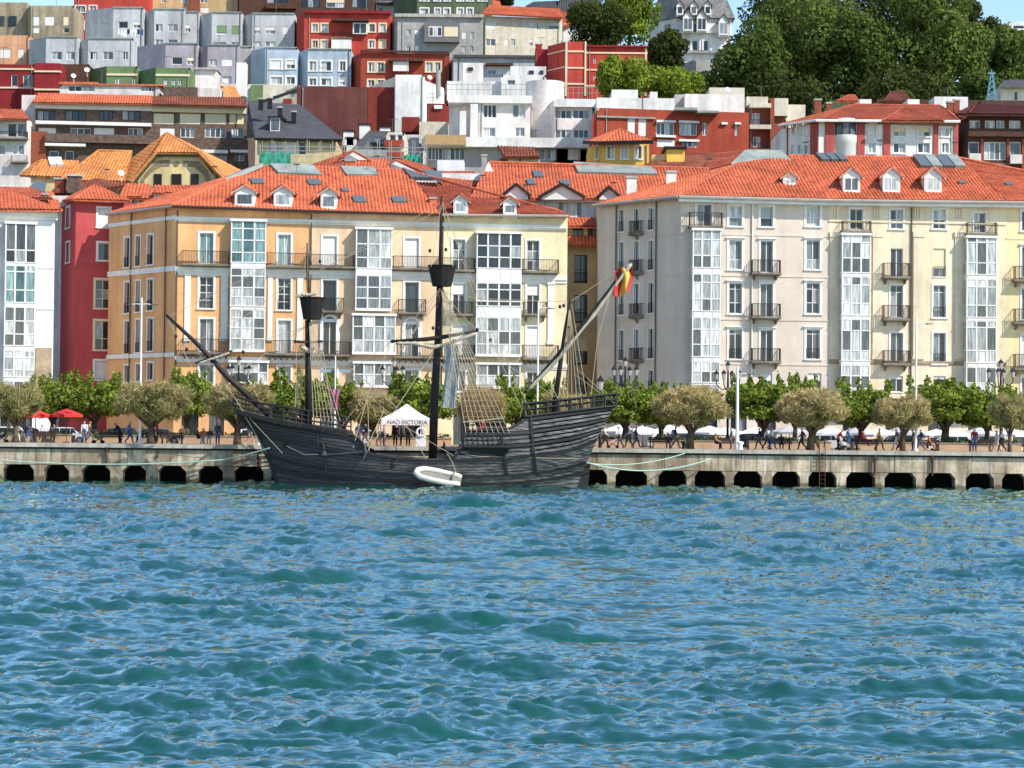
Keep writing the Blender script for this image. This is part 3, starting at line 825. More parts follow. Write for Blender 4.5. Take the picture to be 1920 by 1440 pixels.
groundfloor(A, 1, ((340, 372), (392, 420), (445, 480), (520, 555))); groundfloor(Bp, 0, ((600, 640), (670, 710), (745, 785))); groundfloor(Cy, 0, ((850, 880), (910, 950), (990, 1025)))
for B, fi, m in ((A, 1, C_ORANGE), (Bp, 0, C_PEACH), (Cy, 0, C_CREAM)):
    B.wall(fi, m); B.body(m, top=False)
# roofs: one long tiled slope, hipped at both ends
e0, e1, e2, e3 = P(322, 386, 211.2), P(579, 395, DL(579) - .9), P(826, 402, DL(826) - .9), P(1068, 404, DL(1068) - .9)
el = P(199, 401, 221)
rl, rm, rr = P(490, 312, 222), P(600, 314, 223), P(762, 319, 224)
tA = A.tiles([e0, e1, rm, rl]); A.tiles([el, e0, rl]); 
tB = Bp.tiles([e1, e2, rr, rm])
tC = Cy.tiles([e2, e3, P(1010, 386, 223), rr], TILE3)
Cy.tiles([e3, P(1040, 392, 226), P(1010, 386, 223)], TILE3)
ridge(A.root, [el, e0 + Vector((0, 0, .1)), rl]); ridge(A.root, [rl, rm]); ridge(Bp.root, [rm, rr]); ridge(Cy.root, [rr, P(1010, 386, 223), e3], TILE3)
for B, fi, pr in ((A, 1, (322, 386, 579, 395)), (Bp, 0, (579, 395, 826, 402)), (Cy, 0, (826, 402, 1066, 404))):
    b = MB(); D0, D1 = DL(pr[0]) - 1.0, DL(pr[2]) - 1.0
    b.tube([P(pr[0], pr[1] + 1, D0), P(pr[2], pr[3] + 1, D1)], .13, 6); b.build('gutter', IRON if B is not Cy else GUT, B.root, Matrix())
b = MB(); b.tube([P(199, 402, 220.4), P(322, 387, 211)], .13, 6); b.build('gutter', GUT, A.root, Matrix())
plA, plB, plC = (e0, e1, rl), (e1, e2, rm), (e2, e3, rr)
for (B, x0, y0, x1, y1, D) in ((A, 443, 363, 474, 384, 214.5), (A, 516, 364, 544, 385, 215), (Bp, 604, 367, 628, 389, 216), (Cy, 853, 380, 874, 398, 217.2), (Cy, 946, 384, 966, 400, 217.8)):
    dormer(B, x0, y0, x1, y1, D, 3.6, 'gable', TILE if B is not Cy else TILE3, WHITE, GLASS, 1, .55, .3, pl=plA if B is A else plB if B is Bp else plC)
for pl, B, q in ((plA, A, [(466, 338), (492, 338), (496, 347), (474, 347)]), (plA, A, [(574, 339), (598, 339), (603, 349), (580, 349)]), (plB, Bp, [(659, 371), (682, 371), (688, 382), (665, 382)]),
                 (plB, Bp, [(732, 372), (757, 372), (763, 382), (738, 382)]), (plB, Bp, [(638, 356), (652, 356), (655, 362), (642, 362)])):
    B.patch('skylight', pl, q, .12, SKYL)
A.patch('roof_glazing', plA, [(505, 311), (588, 315), (604, 332), (522, 328)], .2, LEAD)
Bp.patch('roof_glazing', plB, [(638, 316), (700, 318), (710, 332), (650, 332)], .2, LEAD)
for k in range(5): Bp.patch('roof_glazing', plB, [(754 + k * 8, 319 + k * 3.2), (761 + k * 8, 321.5 + k * 3.2), (779 + k * 8.5, 338 + k * .2), (771 + k * 8.5, 337.6 + k * .2)], .22, SKYL)
chimney(Bp, 812, 370, 398, 217, .7, TILE)
# solar tank and panel on the left hip
A.patch('solar_panel', (el, e0, rl), [(425, 340), (442, 330), (494, 312), (486, 316)], .25, LEAD)

# ---- narrow white gallery building at the left edge
Wh = Bld('apartment_building', 'white building with a tall glazed gallery at the far left edge of the waterfront', [(-90, 208), (101, 210.5)], 560, 2.5, 397, lean=-.26)
Wh.bay(0, 8, 66, [(420, 491, (2.2, 1), GLASSD), (499, 566, (.6, 2, 1.3), GLASST), (577, 647, (1.2, 1.2, 1), GLASSC), (659, 706, (.7, 1.5, .8), GLASSC), (716, 760, (1, 1), GLASSC)], 3, .9)
Wh.bay(0, -70, -8, [(420, 491, (2, 1)), (499, 566, (1, 2, 1)), (577, 647, (1, 1, 1)), (659, 760, (1, 2, 1))], 3, .9)
groundfloor(Wh, 0, ((0, 26), (36, 60)), 778)
Wh.wall(0, C_WHITE); Wh.body(C_WHITE, top=False)
f = Wh.fac[0]; u0, u1, z0, z1 = f.rect(66, 652, 96, 770); b = MB(); b.box(u0, u1, -.1, 0, z0, z1)
b.build('stone_pier', STONE, Wh.root, f.M)
for y in (500, 578): cornice(Wh, 0, 66, 101, y, .18, .1, WHITE, 'string_course')
cornice(Wh, 0, -90, 108, 397, .45, .5, OFFWH)
w0, w1, w2 = P(-95, 392, 207), P(116, 394, 209.5), P(-40, 352, 220)
Wh.tiles([w0, w1, P(10, 357, 219), w2]); Wh.tiles([w1, P(100, 388, 224), P(10, 357, 219)])
ridge(Wh.root, [w1, P(10, 357, 219), w2])
# ---- crimson building in the gap
Rd = Bld('apartment_building', 'crimson rendered building in the gap beside the orange corner block', [(97, 232), (140, 222), (300, 224.5)], 560, 2.5, 377, main=1)
for (x0, y0, x1, y1, k) in ((184, 391, 205, 426, dict(blind=.97)), (184, 456, 205, 488, dict(nx=1, glass=GLASSD)), (179, 525, 206, 578, dict(rows=(1, 1, 1), glass=GLASSD, frame=SHUTC)), (178, 602, 206, 656, dict(rows=(1.6, 1), glass=GLASSD, frame=SHUTC)), (178, 677, 206, 712, dict(blind=.95))):
    Rd.win(1, x0, y0, x1, y1, sur=.22, **k)
for (x, ys) in ((124, ((390, 427), (455, 492))), (103, ((458, 494), (524, 572), (602, 648), (676, 704)))):
    for y0, y1 in ys: Rd.win(0, x, y0, x + 7, y1, nx=1, sur=.2, glass=GLASSC)
cornice(Rd, 1, 140, 300, 497, .15, .08, C_RED, 'string_course')
Rd.wall(0, C_RED); Rd.wall(1, C_RED); Rd.body(C_RED, top=False)
r0, r1, r2 = P(109, 378, 231), P(137, 374, 221), P(312, 377, 223.6)
rt = P(178, 347, 227)
Rd.tiles([r0, r1, rt]); Rd.tiles([r1, P(245, 377, 222.5), rt]); Rd.tiles([P(222, 372, 224), P(300, 374, 224.4), P(280, 346, 229), P(236, 345, 229)]); ridge(Rd.root, [r1, rt, P(245, 377, 222.5)])
for (x0, x1, y0, y1) in ((246, 259, 373, 392), (291, 300, 366, 384)): dormer(Rd, x0, y0, x1, y1, 224.5, 3, 'shed', TILE, OFFWH, GLASS, 2, .5)
Rd.tiles([P(285, 362, 226.5), P(405, 362, 228), P(390, 348, 231), P(290, 348, 230)])
b = MB(); b.box(*sorted((P(247, 380, 227).x, P(400, 380, 227).x)), 227.5, 230, P(300, 390, 227).z - 3, P(300, 363, 227).z); b.build('attic_wall', C_WHITE, Rd.root, Matrix())

# ---- slim ochre house in the gap beside the pale yellow block
Sl = Bld('apartment_building', 'slim ochre house with dark brown window frames in the gap between the two long blocks', [(1040, 224), (1150, 224.5)], 560, 2.5, 445)
for y0, y1, bl in ((478, 529, 0), (553, 604, 0), (634, 682, .5), (704, 740, 0)):
    Sl.win(0, 1077, y0, 1101, y1, nx=2, rows=(1.2, 1), frame=BROWNW, glass=GLASSD, blind=bl, bm=SHUTC, rail=1)
Sl.win(0, 1074, 428, 1094, 442, glass=GLASSD, frame=BROWNW); Sl.win(0, 1102, 428, 1118, 442, glass=GLASSD, frame=BROWNW)
Sl.zt = P(1090, 424, 224).z
Sl.wall(0, C_OCHRE); Sl.body(C_OCHRE)
for y in (540, 615, 690): cornice(Sl, 0, 1040, 1150, y, .12, .08, C_OCHRE, 'string_course')
Sl.tiles([P(1040, 460, 222.6), P(1150, 461, 223), P(1150, 443, 224.2), P(1040, 442, 224.2)]); Sl.tiles([P(1040, 424, 223), P(1150, 426, 223.4), P(1150, 409, 227), P(1040, 408, 227)])

# ---- right block: grey, buff and yellow houses
DR = lambda x: 211 + (x - 1276) * 3.3 / 644
G = Bld('apartment_building', 'warm grey corner building with projecting balconies and a white gallery, behind the flag', [(1121, 218.5), (1276, DR(1276)), (1554, DR(1554))], 560, 2.5, 368, main=1)
Bf = Bld('apartment_building', 'buff building with three dormers in its tiled roof and two white galleries', [(1554, DR(1554)), (1886, DR(1886))], 560, 2.5, 374)
Ye = Bld('apartment_building', 'yellow rendered building with balconies cut off by the right edge', [(1886, DR(1886)), (2060, DR(2060))], 560, 2.5, 377)
for x, w_ in ((1161, 9), (1189, 9), (1216, 10)):
    d = (1216 - x) * .06
    for i, (y0, y1) in enumerate(((390, 431), (451, 506), (530, 587), (616, 672), (694, 730))):
        G.win(0, x, y0 + d, x + w_, y1 + d, nx=2, sur=.1, glass=GLASSD, frame=OFFWH, rail=1 if i else 2)
for y0, y1 in ((414, 436), (487, 510), (569, 592), (652, 675)): G.balc(0, 1179, y0, 1200, y1, .5, brackets=1, m=IRON)
for y in (438, 515, 597, 681): 
    f = G.fac[0]; z = f.L(1276, y)[1]; b = MB(); b.box(0, f.len, -.06, 0, z - .08, z + .08); b.build('string_course', C_GREY, G.root, f.M)
    f = G.fac[1]; b = MB(); b.box(0, f.len, -.061, 0, z - .08, z + .08); b.build('string_course', C_GREY, G.root, f.M)
pipe(G, 0, 1157, 385, 765); pipe(G, 0, 1232, 375, 765); pipe(G, 1, 1411, 373, 765, OFFWH)
RW = ((387, 424), (451, 505), (531, 588), (618, 673), (700, 732))
kk = (dict(nx=1, rows=(1.3, 1), head=1), dict(nx=2, rows=(2, 1), head=1), dict(nx=2, rows=(.6, 1.6, 1.2), head=1), dict(nx=2, rows=(.3, 2), head=1, rail=1))
for x0, x1 in ((1367, 1391), (1512, 1537)):
    for (y0, y1), k in zip(RW, kk): G.win(1, x0, y0, x1, y1, sur=.22, glass=GLASSD if y0 > 500 else GLASS, **k)
for (y0, y1) in RW[1:4]: G.win(1, 1426, y0 + 1, 1449, y1 + 6, nx=2, sur=.2, glass=GLASSD, head=1, sill=False)
G.win(1, 1426, 388, 1449, 425, nx=1, rows=(1.3, 1), sur=.22, head=1, glass=GLASS); G.win(1, 1426, 700, 1448, 735, blind=.4, glass=GLASSD); G.win(1, 1515, 700, 1540, 735, blind=.4, glass=GLASSD)
G.win(1, 1307, 383, 1334, 424, nx=2, sur=.22, head=1, glass=GLASSD)
G.balc(1, 1294, 398, 1355, 423, .95, m=IRON, brackets=0)
for y0, y1 in ((487, 511), (569, 593), (653, 677)): G.balc(1, 1411, y0, 1464, y1, .9, m=IRONB, slabm=SLABM)
G.bay(1, 1298, 1351, [(432, 501, (1, 1.8, 1.3)), (515, 582, (.8, 1.7, 1.2)), (597, 668, (1, 1.4, 1.1)), (680, 716, (1, 1.2)), (722, 760, (1,))], 3, 1.0, GLASSC, side=2)
groundfloor(G, 1, ((1300, 1345), (1370, 1400), (1420, 1455), (1500, 1545)), 772, 836)
for i, m in ((0, C_GREY), (1, C_GREY)): G.wall(i, m)
G.body(C_GREY, top=False)
for xx, k0 in ((1668, 0), (1748, 1)):
    for i, (y0, y1) in enumerate(((393, 429), (466, 519), (535, 595), (624, 682), (705, 735))):
        kw = dict(nx=2, sur=.0 if (i == 1 or i == 4) else .2, glass=GLASSD if i in (2, 4) else GLASS)
        if i == 0: kw.update(rows=(1, .9))
        if i == 2: kw.update(rows=(1, 4))
        if i == 1 and k0: kw.update(blind=.7, bm=SHUTC)
        if i == 4: kw.update(blind=.2)
        if k0 and i in (1, 2, 3): kw.update(rail=1)
        Bf.win(0, xx + 2, y0, xx + 25, y1, **kw)
Bf.win(0, 1594, 392, 1618, 430, nx=2, sur=.18, glass=GLASSD); Bf.win(0, 1826, 399, 1848, 436, nx=2, sur=.15, glass=GLASS)
Bf.balc(0, 1581, 414, 1634, 432, .95, m=IRON, brackets=0); Bf.balc(0, 1815, 417, 1870, 437, .95, m=IRON, brackets=0)
for y0, y1 in ((493, 518), (572, 597), (657, 681)): Bf.balc(0, 1658, y0, 1706, y1, .9, m=IRON, slabm=SLABM)
Bf.bay(0, 1578, 1632, [(441, 510, (.8, 1.8, 1.6)), (520, 590, (.8, 1.9, 1.2)), (600, 675, (1, 1.9, .9)), (686, 727, (1, 1.2)), (732, 765, (1,))], 3, 1.0, GLASSC, side=2)
Bf.bay(0, 1812, 1869, [(446, 514, (.4, 1.8, 1)), (525, 594, (.6, 1.6, 1)), (603, 679, (.5, 2, 1)), (690, 735, (1, .6)), (740, 770, (1,))], 3, 1.0, GLASSC, OFFWH, side=2)
groundfloor(Bf, 0, ((1580, 1625), (1660, 1700), (1740, 1780), (1815, 1860)), 776, 838)
for x0, x1 in ((1556, 1575), (1636, 1655), (1712, 1732), (1790, 1808)):
    pilaster(Bf, 0, x0, x1, 435, 668, C_BUFF)
    for d in (2, 7, 12): Bf.band(0, x0 + d, 383, x0 + d + 3, 411, .1, C_BUFF, 'flute')
cornice(Bf, 0, 1554, 1886, 414, .14, .12, C_BUFF, 'string_course'); cornice(Bf, 0, 1554, 1886, 677, .25, .12, STONE, 'string_course')
pipe(Bf, 0, 1709, 380, 770, PIPE)
Bf.wall(0, C_BUFF); Bf.body(C_BUFF, top=False)
for i, (y0, y1) in enumerate(((396, 433), (463, 520), (541, 600), (630, 684), (708, 740))): Ye.win(0, 1916, y0, 1940, y1, sur=.2, head=1, glass=GLASS)
for y0, y1 in ((499, 524), (579, 604), (664, 690)): Ye.balc(0, 1904, y0, 1955, y1, .9, m=IRONB)
for y in (447, 524, 604): cornice(Ye, 0, 1886, 2060, y, .12, .06, C_YEL, 'string_course')
groundfloor(Ye, 0, ((1900, 1940),), 780, 838)
Ye.wall(0, C_YEL); Ye.body(C_YEL, top=False)
# roofs
g0, g1, g2, g3 = P(1113, 384, 218), P(1273, 367, 210), P(1556, 374, DR(1556) - 1), P(2065, 380, DR(2065) - 1)
gm = P(1888, 378, DR(1888) - 1)
ga, gb = P(1386, 306, 220), P(1484, 306, 220.5)
G.tiles([g0, g1, ga]); G.tiles([g1, g2, P(1480, 293, 222), ga]); ridge(G.root, [g0, g1, ga], TILE); 
ba, bb_, bc_ = P(1478, 292, 222), P(1800, 296, 224), P(2020, 340, 222)
Bf.tiles([g2, gm, P(1800, 296, 224), ba]); Ye.tiles([gm, g3, bc_, P(1800, 296, 224)]); ridge(Bf.root, [g2, ba, bb_]); ridge(Ye.root, [bb_, bc_])
for B, a_, c_ in ((G, g1, g2), (Bf, g2, gm), (Ye, gm, g3)):
    b = MB(); d = Vector((0, -.15, -.12)); b.tube([a_ + d, c_ + d], .16, 6); b.build('gutter', GUT, B.root, Matrix())
    b = MB(); q = Vector((0, 0, -.25)); b.slab([a_ + q, c_ + q, c_ + q + Vector((0, 1.2, 0)), a_ + q + Vector((0, 1.2, 0))], (0, 0, -.3)); b.build('eave_soffit', OFFWH, B.root, Matrix())
b = MB(); b.tube([g0 + Vector((-.1, -.1, -.12)), g1 + Vector((-.1, -.1, -.12))], .16, 6); b.build('gutter', GUT, G.root, Matrix())
pg = (g1, g2, ga); pb = (g2, gm, ba); pl0 = (g0, g1, ga)
b = MB(); q = [P(1372, 312, 219.5), P(1492, 313, 220), P(1466, 288, 222), P(1398, 287, 222)]; b.slab(q, (0, .3, .4)); b.slab([p + Vector((0, 1, -1.2)) for p in q], (0, 2, 1.0)); b.build('roof_lantern', LEAD, G.root, Matrix())
for k in range(4): Bf.patch('solar_panel', pb, [(1711 + k * 21, 296), (1730 + k * 21, 296), (1746 + k * 21.5, 317), (1726 + k * 21.5, 316)], .25, LEAD if k % 2 else SKYL)
for k in range(3): Bf.patch('skylight', pb, [(1529 + k * 17, 292), (1543 + k * 17, 292), (1556 + k * 17, 304), (1542 + k * 17, 304)], .2, SKYL)
Bf.patch('skylight', pb, [(1796, 342), (1808, 342), (1811, 347), (1799, 347)], .12, SKYL); Ye.patch('skylight', (gm, g3, bc_), [(1884, 345), (1896, 345), (1899, 350), (1887, 350)], .12, SKYL)
dormer(G, 1471, 336, 1490, 346, 216.5, 3, 'gable', TILE, OFFWH, GLASS, 2, .45, .3, pl=pg)
for x0 in (1583, 1658, 1736): dormer(Bf, x0, 333, x0 + 27, 358, 215.6, 4.2, 'gable', TILE, WHITE, GLASSC, 2, .75, .35, pl=pb)
chimney(G, 1184, 331, 368, 221, 1.0, OFFWH); chimney(G, 1258, 321, 360, 219, 1.0, OFFWH)

ANT = mat('aerial_metal', lin(120, 118, 116, .7), .5, .1)
def aerial(B, x, y, D, h=2.2, kind=0):
    c = P(x, y, D); b = MB(); b.tube([c - Vector((0, 0, .6)), c + Vector((0, 0, h))], .035, 4)
    for k in range(5): b.tube([c + Vector((-.35 + .02 * k, -.5 + .22 * k, h - .1)), c + Vector((.35 - .02 * k, -.5 + .22 * k, h - .1))], .018, 3)
    b.tube([c + Vector((0, -.6, h - .1)), c + Vector((0, .6, h - .1))], .025, 4)
    if kind: b.tube([c + Vector((-.5, 0, h * .7)), c + Vector((.5, 0, h * .7))], .02, 3)
    return b.build('aerial', ANT, B.root, Matrix())
for B, x, y, D in ((A, 556, 342, 219), (A, 402, 346, 219), (Bp, 640, 330, 220), (Bp, 706, 326, 222), (Cy, 905, 362, 221), (Cy, 985, 380, 222), (G, 1150, 376, 219), (G, 1330, 332, 219), (Bf, 1510, 300, 222), (Bf, 1650, 296, 223), (Bf, 1790, 300, 223), (Ye, 1870, 318, 223), (Rd, 200, 350, 227), (Wh, 60, 366, 219)): aerial(B, x, y, D, 1.9, x % 2)

# ================================================================ the hillside behind
def hcol(name, r, g, b, k=.78, var=.24, streak=.22): return mat(name, lin(r, g, b, k), .9, var, .2, streak=streak)
K = dict(
    pale=hcol('pale_grey_render', 205, 208, 210), lilac=hcol('lilac_grey_render', 186, 180, 190), blue=hcol('pale_blue_render', 186, 206, 222), red=hcol('red_render', 214, 70, 52, .74),
    brick=hcol('rust_red_render', 190, 76, 46, .72), dred=hcol('dark_red_render', 170, 38, 44, .7), green=hcol('green_render', 120, 150, 96, .74), olive=hcol('olive_green_render', 104, 120, 86, .74),
    cream=hcol('cream_render', 240, 230, 206, .8, .25, .2), white=hcol('bright_white_render', 244, 242, 238, .82), pink=hcol('off_white_render', 240, 230, 224, .82), ochre=hcol('ochre_block_render', 226, 186, 128, .76),
    conc=hcol('stained_concrete_render', 196, 180, 146, .72, .35, .4), peach=hcol('salmon_render', 240, 176, 130, .76), maroon=hcol('maroon_wall_paint', 132, 74, 68, .7), wine=hcol('wine_wall_paint', 158, 56, 44, .7),
    bbrown=mat('mottled_brown_brick', lin(128, 104, 92, .72), .95, .55, 2.2, bump=.4, bscale=6), rbrick=mat('red_brick', lin(168, 88, 62, .72), .95, .3, 2.5), yel=hcol('golden_yellow_render', 246, 196, 66, .8, .16, .1), brown=mat('brown_cladding', lin(104, 70, 56, .7), .9, .3, 1),
    buffw=hcol('buff_wall_render', 238, 214, 150, .78), grey=hcol('mid_grey_render', 190, 188, 184, .74), wood=mat('timber_cladding', lin(206, 168, 112, .74), .8, .25, 2), coral=hcol('coral_pier_render', 206, 92, 80, .74))
CODE = {'w': dict(nx=2), 'd': dict(nx=1, glass=GLASSD), 's': dict(nx=1, blind=.97), 'h': dict(nx=2, blind=.5), 'c': dict(nx=1, blind=.97, bm=SHUTC), 'q': dict(nx=2, blind=.5, bm=SHUTC), 'g': dict(nx=1, blind=.97, bm=SHUTG),
        'G': dict(nx=1, blind=.75, bm=SHUTG), 't': dict(nx=3), 'f': dict(nx=4), 'p': dict(nx=2, glass=GLASSC), 'o': dict(nx=2, glass=GLASSD, frame=BROWNW), 'T': dict(nx=3, glass=GLASSD), 'F': dict(nx=4, glass=GLASSD), 'b': dict(nx=3, glass=GLASSD, frame=IRONB)}
def hb(label, x0, x1, yt, yb, D, col, wins=(), side=None, D1=None, thick=10, sur=0, name='house', topm=None, parapet=.35, swins=(), scol=None, flat=True, surm=None):
    pts = ([(side[0], D + side[1])] if side else []) + [(x0, D), (x1, D1 or D)]
    mi = 1 if side else 0
    zb = min(terrain_z(P(x0, yb, D).x, D), P(x0, yb, D).z) - 2.5
    B = Bld(name, label, pts, (yt + yb) / 2, zb, yt, main=mi, thick=thick)
    for (a, b_, c, d, k) in wins: B.win(mi, a, b_, c, d, sur=sur, surm=surm, rec=.18, fw=.1, sill=bool(sur), **CODE[k])
    for (a, b_, c, d, k) in swins: B.win(0, a, b_, c, d, sur=sur, rec=.18, fw=.1, sill=bool(sur), **CODE[k])
    m = K[col]
    if side: B.wall(0, K[scol] if scol else m)
    B.wall(mi, m); B.body(m, top=flat, topm=topm or CONC, parapet=parapet if flat else 0)
    B.mi = mi; f = B.fac[mi]; q = MB()                      # a downpipe on every house, an aerial on the flat ones
    u = f.len * (.06 if len(label) % 2 else .95); q.tube([(u, -.1, zb), (u, -.1, B.zt - .2)], .07, 5); q.build('downpipe', LEAD if len(label) % 3 else PIPE, B.root, f.M)
    if flat:
        q = MB(); u = f.len * (.25 + .5 * (len(label) % 7) / 7); h = 2.0 + (len(label) % 5) * .3
        q.tube([(u, 2, B.zt - .4), (u, 2, B.zt + h)], .045, 4); q.tube([(u - .7, 2, B.zt + h - .1), (u + .7, 2, B.zt + h - .1)], .03, 3)
        for k in range(4): q.tube([(u - .5 + k * .33, 1.6, B.zt + h - .1), (u - .5 + k * .33, 2.4, B.zt + h - .1)], .02, 3)
        q.build('aerial', ANT, B.root, f.M)
    return B
def row(y0, y1, *xs): return [(a, y0, b, y1, k) for a, b, k in xs]
def rail(B, pts, h=1.0, m=None, n=6, name='roof_railing'):
    """open metal railing through world points"""
    b = MB()
    for a, c in zip(pts[:-1], pts[1:]):
        for z in (h, h * .5): b.tube([a + Vector((0, 0, z)), c + Vector((0, 0, z))], .04, 4)
        for i in range(n + 1): p = a.lerp(c, i / n); b.tube([p, p + Vector((0, 0, h))], .035, 4)
    return b.build(name, m or LEAD, B.root, Matrix())
def box(B, x0, x1, y0, y1, D, dep, m, name, sink=.5):
    a, c = P(x0, (y0 + y1) / 2, D).x, P(x1, (y0 + y1) / 2, D).x
    z1, z0 = P(x0, y0, D).z, P(x0, y1, D).z
    b = MB(); b.box(a, c, D, D + dep, z0 - sink, z1); return b.build(name, m, B.root, Matrix())
def dish(B, x, y, D, r=.3, m=None):
    c = P(x, y, D); b = MB(); n = 12
    d = Vector((.35, -.85, .4)).normalized(); u = d.orthogonal().normalized(); v = d.cross(u)
    ring = lambda k, z: [c + (u * math.cos(2 * math.pi * i / n) + v * math.sin(2 * math.pi * i / n)) * r * k + d * z for i in range(n + 1)]
    b.grid([ring(.05, -.15 * r), ring(.5, -.1 * r), ring(.85, 0), ring(1, .08 * r)]); b.grid([ring(1, .08 * r), ring(.5, -.16 * r), ring(.05, -.22 * r)])
    b.tube([c - d * .1, c - Vector((0, -.2, 1.0))], .05, 5); b.tube([c, c + d * r * .8], .02, 4)
    return b.build('satellite_dish', m or WHITE, B.root, Matrix())

# ---- second row: tiled roofs directly behind the waterfront
B = hb('villa with amber tiled hipped roofs and a painted yellow gable behind the orange block', 266, 404, 330, 352, 236, 'buffw', (), flat=False, thick=6, name='villa')
D0 = 235.2
b = MB(); b.slab([P(262, 352, D0 + .3), P(258, 338, D0 + .3), P(296, 291, D0 + .3), P(372, 291, D0 + .3), P(410, 341, D0 + .3), P(408, 352, D0 + .3)], (0, .4, 0)); b.build('gable_wall', K['buffw'], B.root, Matrix())
for (x0, x1) in ((289, 303), (322, 340), (358, 372)): 
    b = MB(); a, c = P(x0, 326, D0 + .2), P(x1, 352, D0 + .2); b.box(a.x, c.x, D0 + .2, D0 + .28, c.z, a.z); b.build('shutter', IRONB, B.root, Matrix())
GRNT = mat('green_barge_board', lin(70, 100, 72, .7), .7, .15, 1); FRES = mat('painted_frieze', lin(164, 152, 120, .72), .9, .5, 6)
b = MB(); b.tube([P(250, 340, D0), P(293, 289, D0), P(375, 289, D0), P(424, 341, D0)], .32, 5); b.build('barge_board', GRNT, B.root, Matrix())
for q in ([(263, 342), (272, 325), (286, 310), (300, 300), (318, 299), (318, 312), (302, 312), (285, 322), (272, 336), (270, 344)], [(343, 301), (372, 302), (388, 318), (397, 340), (396, 352), (388, 346), (380, 326), (362, 313), (343, 312)]):
    b = MB(); b.slab([P(x, y, D0 + .26) for x, y in q], (0, .05, 0)); b.build('painted_frieze', FRES, B.root, Matrix())
b = MB(); c = P(331, 307, D0 + .25); b.lathe([(0.01, -.02), (.28, -.02), (.3, .0), (.28, .03), (.01, .03)], 14); o = b.build('medallion', FRES, B.root, Matrix.Translation(c) @ Matrix.Rotation(math.pi / 2, 4, 'X'))
ap = P(312, 249, 241)
B.tiles([P(292, 286, 234.8), P(374, 287, 234.8), ap], TILE2); B.tiles([P(246, 341, 234.5), ap, P(200, 333, 250)][::-1][0:0] or [P(205, 330, 249), P(246, 341, 234.5), ap, P(245, 300, 250)], TILE2); B.tiles([P(246, 341, 234.5), P(292, 286, 234.6), ap], TILE2)
B.tiles([P(428, 343, 234.4), P(470, 330, 248), ap], TILE2); B.tiles([P(374, 287, 234.6), P(428, 343, 234.4), ap], TILE2)
ridge(B.root, [P(246, 341, 234.5), P(292, 286, 234.6), ap, P(374, 287, 234.6), P(428, 343, 234.4)], TILE2)
B.tiles([P(112, 338, 237), P(234, 340, 236.5), P(248, 284, 243), P(185, 282, 243)], TILE2); ridge(B.root, [P(112, 338, 237), P(185, 282, 243), P(248, 284, 243)], TILE2)
B.tiles([P(52, 330, 238), P(140, 333, 238), P(148, 302, 242), P(76, 299, 242)], TILE2); B.tiles([P(36, 329, 242), P(52, 330, 238), P(76, 299, 242)], TILE2)
b = MB(); a = P(58, 331, 238.4); c = P(130, 352, 238.4); b.box(a.x, c.x, 238.4, 244, c.z - 8, a.z); b.build('wing_wall', K['buffw'], B.root, Matrix())
b = MB(); a = P(112, 339, 237.8); c = P(236, 352, 237.8); b.box(a.x, c.x, 237.8, 244, c.z - 8, a.z); b.build('wing_wall', K['buffw'], B.root, Matrix())
pl = (P(52, 330, 238), P(140, 333, 238), P(148, 302, 242))
for k in range(2): B.patch('skylight', pl, [(90 + 13 * k, 299), (102 + 13 * k, 299), (106 + 13 * k, 313), (94 + 13 * k, 313)], .2, WHITE)
dish(B, 227, 324, 235, 0.36)
b = MB(); b.slab([P(48, 362, 233), P(82, 364, 233), P(88, 346, 236), P(66, 345, 236)], (0, .05, .3)); b.build('roof_glazing', SKYL, B.root, Matrix())
B = hb('house with red tiled lean-to roofs tucked behind the crimson building', 20, 250, 366, 400, 228, 'white', flat=False, thick=4, name='house')
B.tiles([P(-20, 370, 226.5), P(100, 372, 226.5), P(60, 352, 231), P(-20, 351, 231)], TILE3); B.tiles([P(60, 388, 226), P(116, 390, 226), P(100, 360, 230), P(84, 360, 230)], TILE); B.tiles([P(88, 362, 231), P(135, 366, 231), P(250, 346, 235), P(180, 335, 236)], TILE4)
chimney(B, 85, 362, 388, 227, .5, PIPE)
chimney(B, 140, 328, 352, 230, 1.3, K['bbrown']); chimney(B, 113, 334, 352, 230.5, 1.0, K['rbrick'])

B = hb('square golden yellow tower with three windows and a hipped tile roof', 1127, 1217, 268, 312, 246, 'yel', row(274, 298, (1138, 1151, 'p'), (1164, 1177, 'p'), (1190, 1203, 'p')), side=(1103, 4), flat=False, thick=7, name='tower', swins=[(1117, 274, 1122, 298, 'd')], sur=.12)
t0, t1, t2, tt = P(1096, 267, 249), P(1125, 268, 244.6), P(1225, 266, 244.6), P(1162, 242, 248)
B.tiles([t0, t1, tt]); B.tiles([t1, t2, tt]); ridge(B.root, [t0, tt, t1]); ridge(B.root, [tt, t2])
b = MB(); b.tube([t0, t1, t2], .28, 4); b.build('eave_board', IRONB, B.root, Matrix())
box(B, 1250, 1284, 280, 316, 246, 4, K['yel'], 'side_wall'); box(B, 1222, 1250, 290, 316, 246.5, 3, K['buffw'], 'side_wall'); box(B, 1245, 1288, 274, 278, 245.6, 5, IRONB, 'eave_board', 0)

